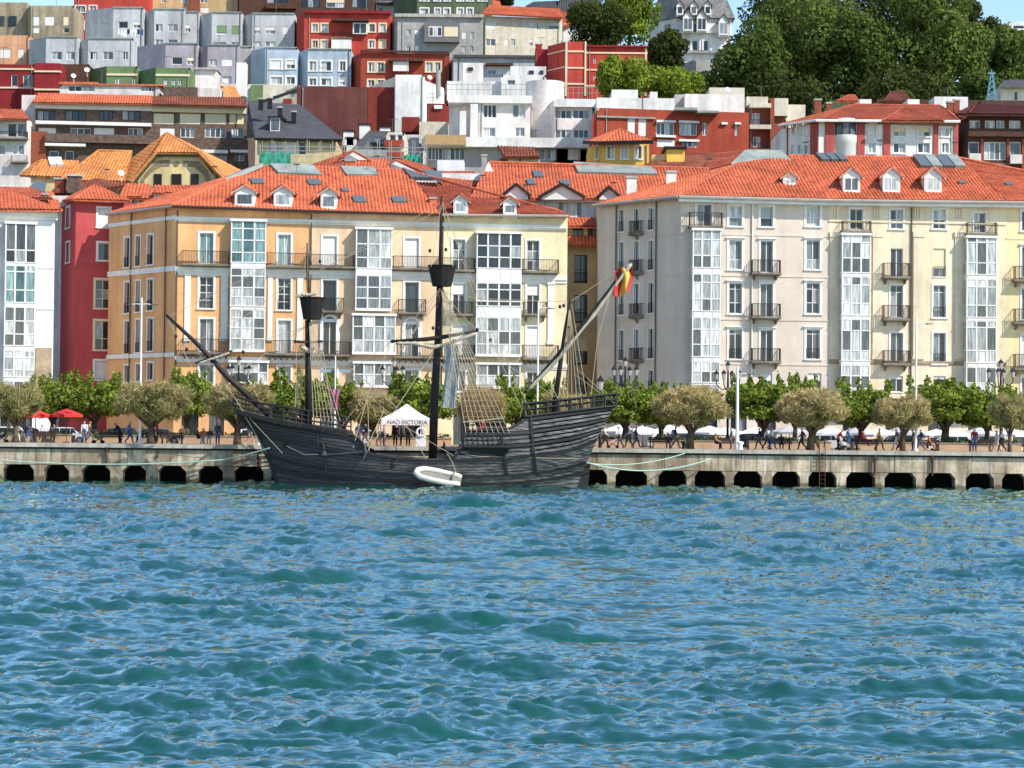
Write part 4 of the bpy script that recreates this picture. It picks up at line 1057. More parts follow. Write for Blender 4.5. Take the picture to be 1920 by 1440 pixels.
B = hb('long house with a broad orange roof and white gabled dormers', 940, 1330, 372, 420, 229, 'white', row(378, 408, (1018, 1032, 'p'), (1046, 1068, 'p'), (1070, 1092, 'p'), (1112, 1125, 'p')), flat=False, thick=9, name='house')
n0, n1, n2, n3 = P(880, 374, 227.8), P(1345, 372, 228.5), P(1330, 316, 239), P(918, 304, 239)
B.tiles([n0, n1, n2, n3], TILE2 if 0 else TILE); ridge(B.root, [n3, n2]); pl = (n0, n1, n2)
B.patch('metal_roof_strip', pl, [(1075, 308), (1222, 318), (1234, 331), (1084, 327)], .2, LEAD)
for q in ([(998, 323), (1015, 324), (1020, 335), (1002, 335)], [(986, 339), (1000, 339), (1005, 349), (990, 349)], [(1048, 341), (1064, 341), (1070, 350), (1052, 350)]): B.patch('skylight', pl, q, .15, SKYL)
for (xa, xb, yp, ye) in ((946, 990, 345, 366), (1015, 1092, 345, 369), (1124, 1160, 350, 370)):
    D = 227.2; xm = (xa + xb) / 2
    b = MB(); b.slab([P(xa, ye, D), P(xb, ye, D), P(xm, yp + 3, D)], (0, .3, 0)); b.slab([P(xa, ye, D), P(xa, 374, D), P(xb, 374, D), P(xb, ye, D)], (0, 4, 0)); b.build('dormer_gable', WHITE, B.root, Matrix())
    b = MB(); b.tube([P(xa - 5, ye + 1, D - .3), P(xm, yp, D - .3), P(xb + 5, ye + 1, D - .3)], .2, 4); b.build('barge_board', IRONB, B.root, Matrix())
    for sx in (0, 1):
        xo = xa - 6 if sx == 0 else xb + 6
        A_, C_ = P(xo, ye + 1, D - .3), P(xm, yp - 1, D - .3); back = Vector((0, 6, 0))
        B.tiles([A_ + back, A_, C_, C_ + back] if sx == 0 else [A_, A_ + back, C_ + back, C_], TILE, name='dormer_roof')
b = MB(); b.slab([P(905, 332, 236.5), P(930, 332, 236.5), P(916, 303, 238.8)], (0, .3, 0)); b.build('gable_wall', WHITE, B.root, Matrix())
box(B, 880, 1345, 372, 376, 228.3, .4, WHITE, 'eave_board', 0)
B = hb('small outbuilding with a mossy brown lean-to roof among the rooftops', 952, 1012, 292, 310, 252, 'buffw', row(297, 304, (972, 978, 'd')), side=(936, 3), flat=False, thick=4, name='outbuilding', scol='wine')
B.tiles([P(946, 295, 251.4), P(1014, 295, 251.6), P(1000, 277, 255), P(932, 274, 255)], TILE4)
B = hb('cluster of low red tiled roofs with pale gables among the middle rooftops', 560, 900, 322, 350, 240, 'white', flat=False, thick=5, name='house')
B.tiles([P(560, 318, 240), P(665, 322, 240), P(662, 285, 247), P(655, 285, 247)], TILE3); B.tiles([P(640, 322, 239), P(735, 324, 239), P(728, 298, 244), P(655, 298, 244)], TILE)
b = MB(); b.slab([P(640, 300, 243), P(695, 300, 243), P(662, 284, 243)], (0, .4, 0)); b.build('gable_wall', C_WHITE, B.root, Matrix())
ridge(B.root, [P(610, 312, 242), P(662, 283, 242.6), P(700, 304, 242.6)], TILE3); ridge(B.root, [P(706, 322, 241), P(742, 300, 241.6), P(800, 324, 241.6)], TILE3)
b = MB(); b.slab([P(712, 322, 242), P(790, 326, 242), P(742, 302, 242)], (0, .4, 0)); b.build('gable_wall', C_WHITE, B.root, Matrix())
B.tiles([P(742, 301, 242), P(800, 326, 242), P(820, 318, 248), P(760, 300, 248)][::1], TILE3)
B.tiles([P(830, 358, 236), P(905, 366, 236), P(890, 322, 243), P(822, 322, 243)], TILE3); B.tiles([P(845, 346, 238), P(900, 352, 238), P(880, 330, 242), P(860, 330, 242)], TILE4)
chimney(B, 657, 300, 314, 240.5, 1.0, TILE); b = MB(); b.slab([P(793, 322, 239), P(828, 326, 239), P(830, 342, 236), P(808, 338, 236)], (0, .1, .3)); b.build('solar_panel', SKYL, B.root, Matrix())
box(B, 820, 870, 300, 326, 246, 3, C_WHITE, 'side_wall'); chimney(B, 908, 290, 325, 243, .6, CONC)
B.tiles([P(1190, 316, 243), P(1330, 330, 240), P(1345, 290, 250), P(1270, 288, 250)], TILE4)
B.tiles([P(1320, 322, 240), P(1400, 300, 244), P(1412, 282, 250), P(1330, 288, 250)], TILE3)

# ---- third row
W1 = row(207, 226, (69, 104, 'b'), (122, 161, 'b'), (185, 212, 'b'), (228, 264, 'b')) + row(213, 233, (288, 326, 'c'), (337, 376, 'c'), (384, 424, 'c'), (430, 458, 'c')) + row(240, 258, (72, 105, 's'), (132, 170, 'T'), (176, 214, 's'), (240, 268, 'T'), (300, 328, 's'), (338, 366, 't'), (384, 424, 'f'), (434, 457, 'w')) + row(283, 302, (92, 110, 'd'), (122, 138, 'd'), (378, 425, 'w'), (440, 458, 'w'))
B = hb('long brown brick apartment block with a tiled eave, white fascia and roller shutters', 66, 463, 186, 300, 300, 'bbrown', W1, flat=False, name='apartment_block', D1=303)
f = B.fac[0]
B.band(0, 66, 190, 285, 206, .5, WHITE, 'fascia'); B.band(0, 285, 195, 462, 212, .5, SHUTC, 'fascia')
B.band(0, 68, 230, 284, 236, .9, WHITE, 'balcony_edge'); B.band(0, 86, 254, 290, 270, 1.2, K['bbrown'], 'balcony_parapet'); B.band(0, 86, 271, 162, 276, 1.3, WHITE, 'balcony_edge'); B.band(0, 350, 264, 465, 283, 1.2, K['bbrown'], 'balcony_parapet'); B.band(0, 368, 283, 428, 289, 1.3, WHITE, 'balcony_edge'); B.band(0, 432, 283, 465, 288, 1.3, WHITE, 'balcony_edge')
B.tiles([P(60, 192, 298.4), P(286, 195, 300), P(286, 180, 303), P(72, 175, 303)], TILE); B.tiles([P(286, 196, 300), P(465, 200, 301.6), P(455, 183, 305), P(286, 181, 303)], TILE4)
box(B, 40, 66, 178, 300, 300.5, 6, K['pink'], 'end_wall'); box(B, 50, 86, 246, 310, 299.6, 4, K['rbrick'], 'stair_tower')
B = hb('white terraced house with small red tiled roof below the dark red flats', -20, 50, 222, 310, 297, 'pink', row(231, 257, (14, 31, 'd'), (32, 50, 'd')) + row(272, 290, (-5, 10, 'd'), (24, 45, 'w')), flat=False, name='house')
B.tiles([P(-30, 222, 295.5), P(56, 224, 296), P(42, 206, 300), P(-30, 204, 300)], TILE3); B.balc(0, -20, 246, 50, 258, 1.0, IRONB, 0); B.balc(0, 20, 291, 50, 302, 1.0, LEAD, 0)
B = hb('low white rooftop flats with glazed loggias behind the brown brick block', 112, 300, 158, 180, 322, 'pink', row(161, 172, (128, 178, 'f'), (264, 292, 'F')), name='house')
box(B, 110, 182, 153, 158, 321.6, 5, TILE, 'eave_board', 0); box(B, 182, 306, 157, 160, 321.7, 4, TILE, 'eave_board', 0)
box(B, 366, 406, 130, 182, 324, 4, K['pink'], 'stair_head'); box(B, 364, 408, 126, 130, 323.5, 5, CONC, 'stair_head_cap', 0); box(B, 443, 461, 117, 174, 322, 2, WHITE, 'flue_shaft'); box(B, 306, 370, 163, 182, 321, 4, K['bbrown'], 'terrace_shelter'); box(B, 370, 412, 165, 182, 321.4, 4, K['pink'], 'side_wall')
b = MB(); b.slab([P(412, 161, 320), P(440, 163, 320), P(452, 184, 316), P(424, 182, 316)], (0, .1, .1)); b.build('orange_awning', TILE2, B.root, Matrix())
dish(B, 163, 131, 330, .42); dish(B, 423, 152, 319, 0.38); dish(B, 398, 152, 319, 0.38); dish(B, 138, 142, 330, 0.38)
B = hb('house with a dark grey slate mansard and a dormer, beside the scaffolding', 482, 628, 259, 312, 286, 'buffw', row(266, 290, (502, 532, 'p'), (536, 556, 's'), (560, 574, 'd')), flat=False, name='house', thick=12)
s0, s1, s2, s3, s4 = P(478, 258, 284.6), P(645, 261, 285), P(585, 218, 296), P(562, 196, 300), P(466, 190, 300)
b = MB(); b.slab([s0, s1, s2, s3, s4, P(462, 215, 296)], (0, .5, -.3)); b.slab([P(462, 258, 294), s0, s4], (0, .4, 0)); b.build('slate_roof', SLATE, B.root, Matrix())
dormer(B, 507, 222, 525, 246, 288, 5, 'shed', SLATE, SLATE, GLASSD, 1, .3)
for x, y in ((489, 184), (506, 182), (525, 200), (551, 208)): chimney(B, x, y, y + 14, 292, .6, IRONB)
B = hb('big blank maroon party wall with a wine red strip', 556, 742, 162, 300, 318, 'maroon', flat=True, name='building', side=(535, 4), scol='cream', parapet=0)
f = B.fac[1]; u0 = f.L(690, 200)[0]; b = MB(); b.box(u0, f.len, -.06, 0, B.zb, B.zt + .005); b.build('painted_strip', K['wine'], B.root, f.M)
b = MB(); b.slab([P(466, 196, 322), P(556, 166, 317.6), P(556, 173, 317.6), P(470, 202, 322)], (0, 6, 0)); b.build('sloping_roof', SLATE, B.root, Matrix())
b = MB(); b.slab([P(470, 202, 320), P(556, 172, 317.9), P(556, 212, 317.9), P(500, 214, 319)], (0, 4, 0)); b.build('gable_wall', K['cream'], B.root, Matrix())
box(B, 531, 546, 185, 208, 317.2, 2, K['wine'], 'side_wall')
B = hb('tall blank white party wall standing beside the maroon one', 741, 794, 140, 262, 316, 'white', side=(738, 3), name='building')
b = MB(); b.slab([P(690, 164, 322), P(741, 144, 319), P(741, 165, 319), P(705, 168, 322)], (0, 4, 0)); b.build('gable_wall', K['cream'], B.root, Matrix())
b = MB(); b.slab([P(794, 150, 316.4), P(832, 165, 322), P(832, 240, 322), P(794, 240, 316.4)], (0, 3, 0)); b.build('gable_wall', K['white'], B.root, Matrix())
B = hb('small dark red roof house with a white plaque and a metal stair', 800, 840, 194, 252, 304, 'wine', name='house'); box(B, 753, 786, 219, 240, 303, 3, K['wine'], 'parapet_wall'); box(B, 786, 840, 228, 262, 302, 4, K['cream'], 'terrace_wall'); b = MB(); a, c = P(814, 197, 303.7), P(829, 204, 303.7); b.box(a.x, c.x, 303.7, 303.9, c.z, a.z); b.build('plaque', WHITE, B.root, Matrix())
rail(B, [P(795, 220, 303), P(795, 192, 304), P(830, 190, 304)], 1.2)
B = hb('grey slate mansard house with a tilted skylight, left of the white modern block', 655, 725, 280, 320, 275, 'grey', flat=False, name='house')
b = MB(); b.slab([P(640, 300, 274), P(735, 302, 274), P(735, 246, 281), P(692, 245, 281)], (0, .5, 0)); b.build('slate_roof', SLATE, B.root, Matrix()); b = MB(); b.slab([P(700, 261, 278), P(712, 260, 278), P(722, 271, 276.5), P(708, 272, 276.5)], (0, -.1, .1)); b.build('skylight', SKYL, B.root, Matrix())
for x, y0 in ((654, 245), (684, 233), (660, 258), (722, 238)): chimney(B, x, y0, y0 + 20, 282, 1.3, WHITE, capm=IRONB)
B = hb('terraced flat with rust red balconies and a flat cream parapet beside the white block', 722, 758, 248, 310, 276, 'cream', row(252, 264, (730, 742, 'd'), (745, 755, 'd')), name='house'); B.band(0, 720, 264, 758, 276, .8, K['brick'], 'balcony_parapet'); B.band(0, 720, 285, 758, 298, .8, K['brick'], 'balcony_parapet')
# white modern block
B = hb('white modern apartment block with roof terrace and ribbon windows in the middle of the hillside', 897, 994, 190, 300, 288, 'pink', row(196, 221, (906, 931, 'T'), (961, 985, 'w')) + row(239, 256, (906, 929, 'w'), (966, 984, 'w')), side=(842, 4), name='apartment_block')
box(B, 840, 998, 178, 192, 287.2, 9, K['white'], 'terrace_parapet', 0); rail(B, [P(836, 178, 287.4), P(998, 178, 287.4)], 1.4, n=16); box(B, 790, 1105, 256, 274, 285.4, 5, K['white'], 'balcony_parapet', 0); box(B, 797, 874, 252, 271, 285.0, .5, K['wood'], 'timber_screen', 0)
box(B, 882, 896, 194, 262, 287.3, .6, K['white'], 'pier'); box(B, 862, 874, 208, 262, 287.5, .6, K['white'], 'pier')
b = MB(); c = P(1022, 220, 290); b.lathe([(2.6, -14), (2.6, 5)], 20, (c.x, c.y + 2.4, c.z)); b.build('round_stair_tower', K['pink'], B.root, Matrix(), True)
B = hb('right wing of the white modern block with a long band of dark windows', 1040, 1110, 186, 300, 287, 'pink', row(206, 223, (1041, 1072, 'T'), (1074, 1106, 'T')) + row(243, 259, (1041, 1072, 'T'), (1075, 1104, 'T')), side=(1028, 4), name='apartment_block')
box(B, 1038, 1119, 185, 200, 286.3, 8, K['white'], 'terrace_parapet', 0); rail(B, [P(1040, 185, 286.5), P(1119, 185, 286.5)], 1.5, n=9)
f = B.fac[1]
B = hb('lower glazed storey of the white modern block with white piers', 800, 1100, 274, 318, 287, 'grey', row(276, 300, (802, 830, 'F'), (834, 872, 'f'), (1012, 1022, 'd'), (1025, 1042, 'w'), (1065, 1088, 't')), name='apartment_block')
# rust red block and neighbours
B = hb('rust red apartment block with white window bays behind the yellow tower', 1119, 1404, 202, 300, 278, 'brick', row(222, 256, (1177, 1191, 's'), (1197, 1212, 's')) + row(230, 254, (1230, 1264, 'f'), (1274, 1307, 't'), (1317, 1326, 'w'), (1378, 1384, 'w')) + row(262, 276, (1232, 1266, 's'), (1280, 1308, 'T')), name='apartment_block', D1=281)
B.band(0, 1119, 219, 1228, 222, .3, LEAD, 'flashing'); B.band(0, 1230, 226, 1266, 230, .4, WHITE, 'lintel'); B.band(0, 1272, 227, 1310, 231, .4, WHITE, 'lintel'); B.band(0, 1229, 254, 1266, 258, .4, WHITE, 'sill_band'); B.band(0, 1272, 262, 1310, 266, .4, WHITE, 'sill_band')
for x0 in (1352, 1377): B.band(0, x0, 230, x0 + 11, 234, .4, WHITE, 'lintel')
box(B, 1119, 1265, 183, 203, 281, 8, K['white'], 'terrace_wall'); box(B, 1147, 1196, 168, 188, 283, 6, K['white'], 'stair_head'); box(B, 1219, 1233, 172, 190, 283, 3, K['pink'], 'chimney_block')
box(B, 1284, 1396, 176, 218, 282, 8, K['pink'], 'penthouse_wall'); box(B, 1265, 1284, 177, 216, 284, 6, K['grey'], 'penthouse_wall'); box(B, 1266, 1308, 201, 206, 277.6, 3, LEAD, 'parapet_cap', 0); box(B, 1308, 1348, 207, 211, 277.8, 3, LEAD, 'parapet_cap', 0)
box(B, 1330, 1396, 164, 178, 300, 6, K['cream'], 'rear_flat'); dish(B, 1365, 168, 298, 0.38)
B = hb('red brick and cream flats with recessed balconies on the hillside', 1404, 1470, 184, 290, 290, 'rbrick', row(212, 232, (1410, 1424, 'p')) + row(256, 276, (1412, 1426, 'p')), name='apartment_block')
for y in (196, 236): B.band(0, 1404, y, 1444, y + 8, 1.2, K['cream'], 'balcony_edge')
for y in (224, 268): B.balc(0, 1404, y, 1442, y + 11, 1.1, IRONB, 0)
box(B, 1400, 1440, 181, 198, 289, 2, K['cream'], 'parapet_wall', 0); box(B, 1450, 1478, 184, 210, 289.4, 5, K['cream'], 'parapet_wall'); box(B, 1444, 1452, 184, 288, 289, 2, K['rbrick'], 'pier'); box(B, 1474, 1510, 196, 260, 294, 6, K['cream'], 'rear_wall')
# white building with coral piers
B = hb('white corner building with coral piers, a rounded bay and a red tiled roof', 1535, 1796, 230, 312, 252, 'white', row(232, 252, (1628, 1642, 's')) + row(239, 256, (1675, 1698, 'q'), (1721, 1744, 'q'), (1766, 1779, 'w')) + row(268, 287, (1628, 1642, 'w'), (1675, 1698, 'w'), (1721, 1743, 'w'), (1766, 1779, 'w')), side=(1465, 5.5), flat=False, name='apartment_block', swins=row(234, 252, (1485, 1490, 'w'), (1496, 1502, 's'), (1508, 1515, 's')) + row(272, 288, (1484, 1489, 'w'), (1496, 1502, 'w'), (1508, 1515, 'w')), sur=.12, D1=254)
for x0, x1 in ((1547, 1564), (1607, 1621), (1656, 1669), (1750, 1759), (1788, 1796)): B.band(1, x0, 226, x1, 312, .15, K['coral'], 'pier')
for x0, x1 in ((1476, 1478), (1520, 1535)): B.band(0, x0, 228, x1, 312, .12, K['coral'], 'pier')
c = P(1586, 260, 252); c.y += 1.0; b = MB(); b.lathe([(1.35, -14), (1.35, -.5), (1.45, -.4), (1.45, .45)], 20, (c.x, c.y, c.z)); b.lathe([(1.45, 1.95), (1.5, 2.0), (1.5, 2.35), (.1, 2.4)], 20, (c.x, c.y, c.z)); bo = b.build('rounded_bay', WHITE, B.root, Matrix(), True)
b = MB(); b.lathe([(1.38, .45), (1.38, 1.95)], 10, (c.x, c.y, c.z)); o = b.build('bay_glazing', GLASSD, B.root, Matrix())
b = MB()
for i in range(10):
    g = 2 * math.pi * i / 10; b.box(c.x + 1.4 * math.cos(g) - .06, c.x + 1.4 * math.cos(g) + .06, c.y + 1.4 * math.sin(g) - .06, c.y + 1.4 * math.sin(g) + .06, c.z + .45, c.z + 1.95)
b.build('bay_mullions', BROWNW, B.root, Matrix())
v0, v1, v2 = P(1460, 235, 256.5), P(1530, 226, 250.8), P(1800, 228, 253)
va, vb = P(1600, 196, 259), P(1762, 198, 260)
B.tiles([v0, v1, va], TILE3); B.tiles([v1, v2, vb, va], TILE3); B.tiles([v2, P(1805, 222, 262), vb], TILE3); ridge(B.root, [v0, va, v1], TILE3); ridge(B.root, [va, vb, v2], TILE3)
b = MB(); b.tube([v0, v1, v2], .16, 5); b.build('gutter', WHITE, B.root, Matrix())
B.tiles([P(1655, 226, 250.9), P(1770, 227, 251.8), P(1692, 203, 257)], TILE3, name='hip_roof'); ridge(B.root, [P(1655, 226, 250.9), P(1692, 203, 257), P(1770, 227, 251.8)], TILE3)
box(B, 1612, 1634, 186, 196, 268, 4, WHITE, 'roof_hut'); box(B, 1702, 1724, 186, 198, 268, 4, WHITE, 'roof_hut'); chimney(B, 1533, 186, 204, 262, .8, K['rbrick']); chimney(B, 1554, 192, 204, 262, .6, K['rbrick'])
B = hb('dark brown flats with timber balconies and a maroon roof at the right edge', 1815, 1990, 220, 330, 256, 'brown', row(226, 242, (1818, 1838, 'p'), (1847, 1866, 'p'), (1868, 1884, 'p'), (1892, 1914, 'p')) + row(266, 300, (1816, 1836, 'd'), (1845, 1886, 'f'), (1893, 1914, 'd')) + row(306, 325, (1846, 1886, 'F'),), side=(1796, 4), flat=False, name='apartment_block')
B.band(1, 1813, 243, 1990, 258, .9, K['brown'], 'balcony_parapet'); B.band(1, 1816, 289, 1837, 308, .7, K['pink'], 'balcony_parapet'); B.band(1, 1892, 291, 1914, 308, .7, K['pink'], 'balcony_parapet')
for x0 in (1838, 1887, 1915): B.band(1, x0, 260, x0 + 5, 330, .3, K['rbrick'], 'pier')
B.tiles([P(1790, 214, 258), P(1812, 214, 254), P(1828, 196, 260)], TILE5); B.tiles([P(1812, 214, 254), P(2000, 216, 254), P(2000, 205, 262), P(1828, 196, 260)], TILE5); B.band(1, 1813, 212, 1990, 222, .8, K['brown'], 'fascia')
for x, y in ((1781, 190), (1793, 186)): chimney(B, x, y, y + 16, 259, .7, K['rbrick'])
B = hb('row of low rooftops and white walls under the big trees', 1640, 1850, 186, 215, 292, 'brown', flat=True, name='house'); box(B, 1752, 1815, 181, 204, 285, 4, K['white'], 'side_wall'); B.tiles([P(1655, 190, 290), P(1712, 190, 290), P(1695, 170, 296), P(1670, 172, 296)], TILE4); box(B, 1840, 1990, 188, 210, 275, 6, K['brown'], 'side_wall'); B.tiles([P(1566, 190, 288), P(1612, 190, 288), P(1605, 178, 292), P(1590, 178, 292)], TILE)
B = hb('pale cream house with a grey roof partly cut off at the right edge', 1876, 1990, 162, 200, 310, 'cream', row(172, 188, (1902, 1908, 'd')), flat=False, name='house'); b = MB(); b.slab([P(1872, 164, 308.8), P(1995, 164, 308.8), P(1995, 150, 316), P(1885, 152, 316)], (0, .3, .2)); b.build('grey_roof', SLATE, B.root, Matrix())
pyl = root('lattice_pylon', 'pale blue lattice pylon standing above the rooftops at the right', 'pylon', loc=P(1859, 190, 300))
b = MB(); H = 4.4
for sx in (-1, 1):
    for sy in (-1, 1): b.tube([(sx * .75, sy * .75, -1.5), (sx * .12, sy * .12, H - .5)], .07, 4)
for i in range(5):
    z0, z1 = i * .75, (i + 1) * .75; w0, w1 = .75 - .6 * z0 / H, .75 - .6 * z1 / H
    b.tube([(-w0, -w0, z0), (w1, -w1, z1)], .05, 4); b.tube([(w0, -w0, z0), (-w1, -w1, z1)], .05, 4)
b.box(-.5, .5, -.1, .1, H - .6, H - .45); b.tube([(0, 0, H - .5), (0, 0, H)], .06, 4); b.build('lattice', mat('pale_blue_steel', lin(120, 180, 210, .7), .5, .1), pyl)

# ---- fourth row
B = hb('dark red flats with cream bands at the left edge of the hillside', -30, 64, 120, 200, 352, 'dred', row(140, 162, (21, 33, 'd'), (43, 62, 'w')), name='apartment_block'); 
for y in (128, 163): B.band(0, -30, y, 64, y + 3, .15, SHUTC, 'string_course')
box(B, 64, 112, 118, 200, 349, 8, K['dred'], 'projecting_wing'); box(B, 64, 113, 132, 135, 348.8, 1, SHUTC, 'string_course', 0); box(B, 64, 113, 166, 169, 348.8, 1, SHUTC, 'string_course', 0)
B = hb('dark brown party wall next to the dark red flats', 113, 166, 120, 160, 354, 'brown', name='building')
B = hb('green rendered flats with pale string course peeking above the low white roofs', 200, 257, 124, 160, 352, 'green', row(146, 158, (216, 226, 'p'), (248, 256, 'p')), side=(165, 4), name='apartment_block'); B.band(1, 200, 138, 257, 142, .15, SHUTC, 'string_course')
B = hb('second green rendered block, nearer the white flue shaft', 292, 356, 127, 160, 350, 'green', row(149, 159, (307, 315, 'p'), (322, 330, 'p'), (334, 342, 'p')), side=(257, 4), name='apartment_block'); B.band(1, 292, 139, 356, 143, .15, SHUTC, 'string_course')
B = hb('strip of green and cream wall under the pale blue houses', 470, 585, 159, 180, 350, 'cream', name='wall', cat=None) if 0 else hb('strip of cream wall with green ends under the pale blue houses', 462, 560, 158, 182, 352, 'cream', name='house')
box(B, 470, 492, 159, 184, 351, 3, K['green'], 'end_wall'); box(B, 410, 462, 157, 182, 353, 3, K['cream'], 'end_wall')
def module(label, col, D, x0, x1, yt, yb, wins, side=None, sur=0):
    B = hb(label, x0, x1, yt, yb, D, col, wins, side=side, name='terraced_house', sur=sur, thick=9)
    B.band(B.mi, x0, yt - 1, x1, yt + 1, .2, LEAD, 'parapet_cap'); return B
module('first lilac grey terraced house with a long shaded left side', 'lilac', 366, 310, 369, 81, 165, row(107, 121, (322, 342, 'd'), (350, 365, 'q')), (257, 3.5))
module('second lilac grey terraced house with two shutters', 'lilac', 366, 389, 447, 84, 165, row(111, 124, (392, 407, 'w'), (416, 436, 's')) + row(143, 158, (416, 434, 'w'),), (369, 3.5))
module('narrow grey terraced house between the lilac and pale blue ones', 'grey', 369, 447, 470, 87, 165, ())
module('pale blue terraced house with four white-framed windows', 'blue', 364, 497, 557, 89, 165, row(113, 129, (508, 527, 's'), (537, 553, 'h')) + row(144, 158, (508, 529, 'p'), (537, 553, 'w')), (470, 3.5), .25)
module('pale blue terraced house at the end of its row beside the rust red flats', 'blue', 364, 577, 658, 92, 165, row(115, 133, (580, 593, 'w'), (602, 621, 'w'), (637, 648, 'w')) + row(147, 160, (580, 593, 'w'), (602, 621, 'w'), (637, 647, 'h')), (557, 3.5), .25)
B = hb('rust red flats with a brown canopy and yellow-framed windows', 676, 842, 99, 170, 362, 'brick', row(117, 135, (691, 702, 'w'), (708, 720, 'w'), (799, 811, 'w'), (816, 826, 'w')) + row(150, 163, (690, 702, 'w'), (708, 720, 'w')), side=(660, 4), name='apartment_block', sur=.22, surm=SHUTC)
box(B, 737, 766, 115, 133, 361, 1, WHITE, 'glazed_box', 0); B.band(B.mi, 739, 119, 751, 132, .9, GLASSD, 'pane'); B.band(B.mi, 753, 119, 765, 132, .9, GLASSD, 'pane'); B.band(B.mi, 728, 113, 794, 117, 1.4, K['brown'], 'canopy'); B.band(B.mi, 676, 96, 842, 99, .6, K['brown'], 'parapet_cap')
dish(B, 806, 145, 359, 0.43)
B = hb('pale grey flats with a brown canopy and roller shutters above the white modern terraces', 850, 1020, 106, 175, 360, 'pale', row(126, 142, (872, 881, 'd'), (887, 897, 'g')) + row(124, 140, (914, 930, 'h'), (930, 956, 's'), (956, 978, 's')), side=(844, 5), name='apartment_block'); B.band(1, 850, 104, 1020, 109, .5, SLATE, 'parapet_cap'); B.band(1, 910, 120, 962, 124, 1.2, K['brown'], 'canopy')
B = hb('stepped white blocks with small square windows below the pale grey flats', 940, 1024, 140, 180, 330, 'white', row(150, 160, (951, 966, 'd')), name='house'); box(B, 957, 1024, 124, 145, 333, 6, K['white'], 'upper_block'); box(B, 868, 905, 118, 165, 334, 6, K['pink'], 'stair_head'); box(B, 838, 944, 152, 182, 331, 5, K['white'], 'terrace_wall')
for x0, x1, y0 in ((992, 1001, 132), (1012, 1019, 132), (838 + 39, 847 + 40, 126)):
    b = MB(); D = 332.8 if x0 > 950 else 333.8; a, c = P(x0, y0, D), P(x1, y0 + 7, D); b.box(a.x, c.x, D, D + .15, c.z, a.z); b.build('window', GLASSD, B.root, Matrix())
b = MB(); b.tube([P(822, 180, 320), P(822, 132, 320)], .35, 8); b.build('flue_pipe', LEAD, B.root, Matrix())
B = hb('bright red block with white stripes and a projecting corner tower', 1061, 1098, 78, 180, 338, 'red', side=(1027, 4), name='apartment_block')
for y in (95, 126, 156): B.band(1, 1061, y, 1098, y + 3, .12, SHUTC, 'string_course'); B.band(0, 1027, y + 2, 1061, y + 4, .12, SHUTC, 'string_course')
B.band(1, 1060, 78, 1063, 180, .2, SHUTC, 'corner_strip'); B.band(1, 1096, 78, 1099, 180, .2, SHUTC, 'corner_strip')
B = hb('long wing of the bright red block behind the small green tree', 1098, 1214, 87, 180, 342, 'red', row(108, 119, (1113, 1119, 'w'), (1137, 1148, 'w'), (1188, 1208, 'q')) + row(140, 151, (1113, 1119, 'w'), (1140, 1150, 'w')), name='apartment_block')
for y in (98, 130, 160): B.band(0, 1098, y, 1214, y + 3, .12, SHUTC, 'string_course')
B.band(0, 1209, 90, 1212, 180, .15, SHUTC, 'corner_strip'); B.band(0, 1098, 86, 1216, 89, .5, K['dred'], 'parapet_cap')
B = hb('small dark red outhouse beside the bright red tower', 1003, 1030, 92, 150, 343, 'dred', name='house'); chimney(B, 1010, 82, 96, 344, 1.0, K['dred'])

# ---- fifth row and hilltop
B = hb('stained ochre concrete flats at the upper left corner', 58, 138, 10, 75, 418, 'conc', row(31, 48, (60, 74, 's'), (84, 102, 's'), (119, 129, 'c')) + row(52, 62, (60, 74, 's'), (119, 130, 'd')), side=(48, 4), name='apartment_block'); box(B, -20, 50, 4, 75, 421, 8, K['conc'], 'rear_wall')
for x0, x1 in ((-1, 8), (17, 31)): b = MB(); a, c = P(x0, 30, 420.9), P(x1, 48, 420.9); b.box(a.x, c.x, 420.8, 420.95, c.z, a.z); b.build('window', GLASSD, B.root, Matrix())
B = hb('salmon and peach flats below the stained concrete ones', -20, 55, 66, 125, 405, 'peach', row(92, 109, (0, 20, 's'), (34, 45, 's')), name='apartment_block')
B = hb('red flats with white-framed windows behind the grey terrace at upper left', 138, 280, -20, 80, 436, 'red', row(11, 23, (142, 160, 'w'), (168, 181, 'w')) + row(40, 55, (143, 157, 'w'),), name='apartment_block', sur=.2)
B = hb('ochre flats at the top edge of the picture', 278, 446, -30, 30, 440, 'ochre', row(-6, 5, (302, 310, 'w'), (340, 352, 'w'), (376, 388, 'w')) + row(14, 24, (336, 350, 's'), (376, 392, 's')), name='apartment_block'); box(B, 356, 374, -30, 30, 439, 3, K['rbrick'], 'pier')
B = hb('dark brown brick flats with wide balconies at the top edge', 448, 700, -30, 40, 438, 'brown', row(-4, 14, (500, 540, 'b'), (565, 600, 'b'), (612, 646, 'q'), (660, 690, 'b')), name='apartment_block'); B.band(0, 500, 8, 556, 18, 1.2, K['brown'], 'balcony_parapet')
module('pale grey terraced house at the left end of the lower grey row', 'pale', 398, 86, 145, 69, 125, row(97, 112, (97, 116, 'w'), (125, 140, 'p')), (55, 3.5))
module('pale grey terraced house between the grey row and the tall block', 'pale', 398, 165, 250, 72, 125, row(97, 112, (168, 182, 'w'), (193, 212, 'w'), (230, 240, 'w')), (145, 3.5))
module('pale grey terraced house with washing hung below its windows', 'pale', 408, 212, 268, 14, 90, row(40, 53, (222, 240, 'd'), (250, 263, 'h')), (160, 3.5))
module('pale grey terraced house right of the washing line', 'pale', 408, 289, 345, 17, 92, row(45, 59, (291, 305, 'w'), (315, 333, 'w')) + row(74, 84, (291, 306, 'w'), (315, 333, 'd')), (268, 3.5))
module('narrow pale grey house with small windows in the upper terrace', 'pale', 410, 345, 373, 22, 92, row(46, 60, (347, 357, 'h'),))
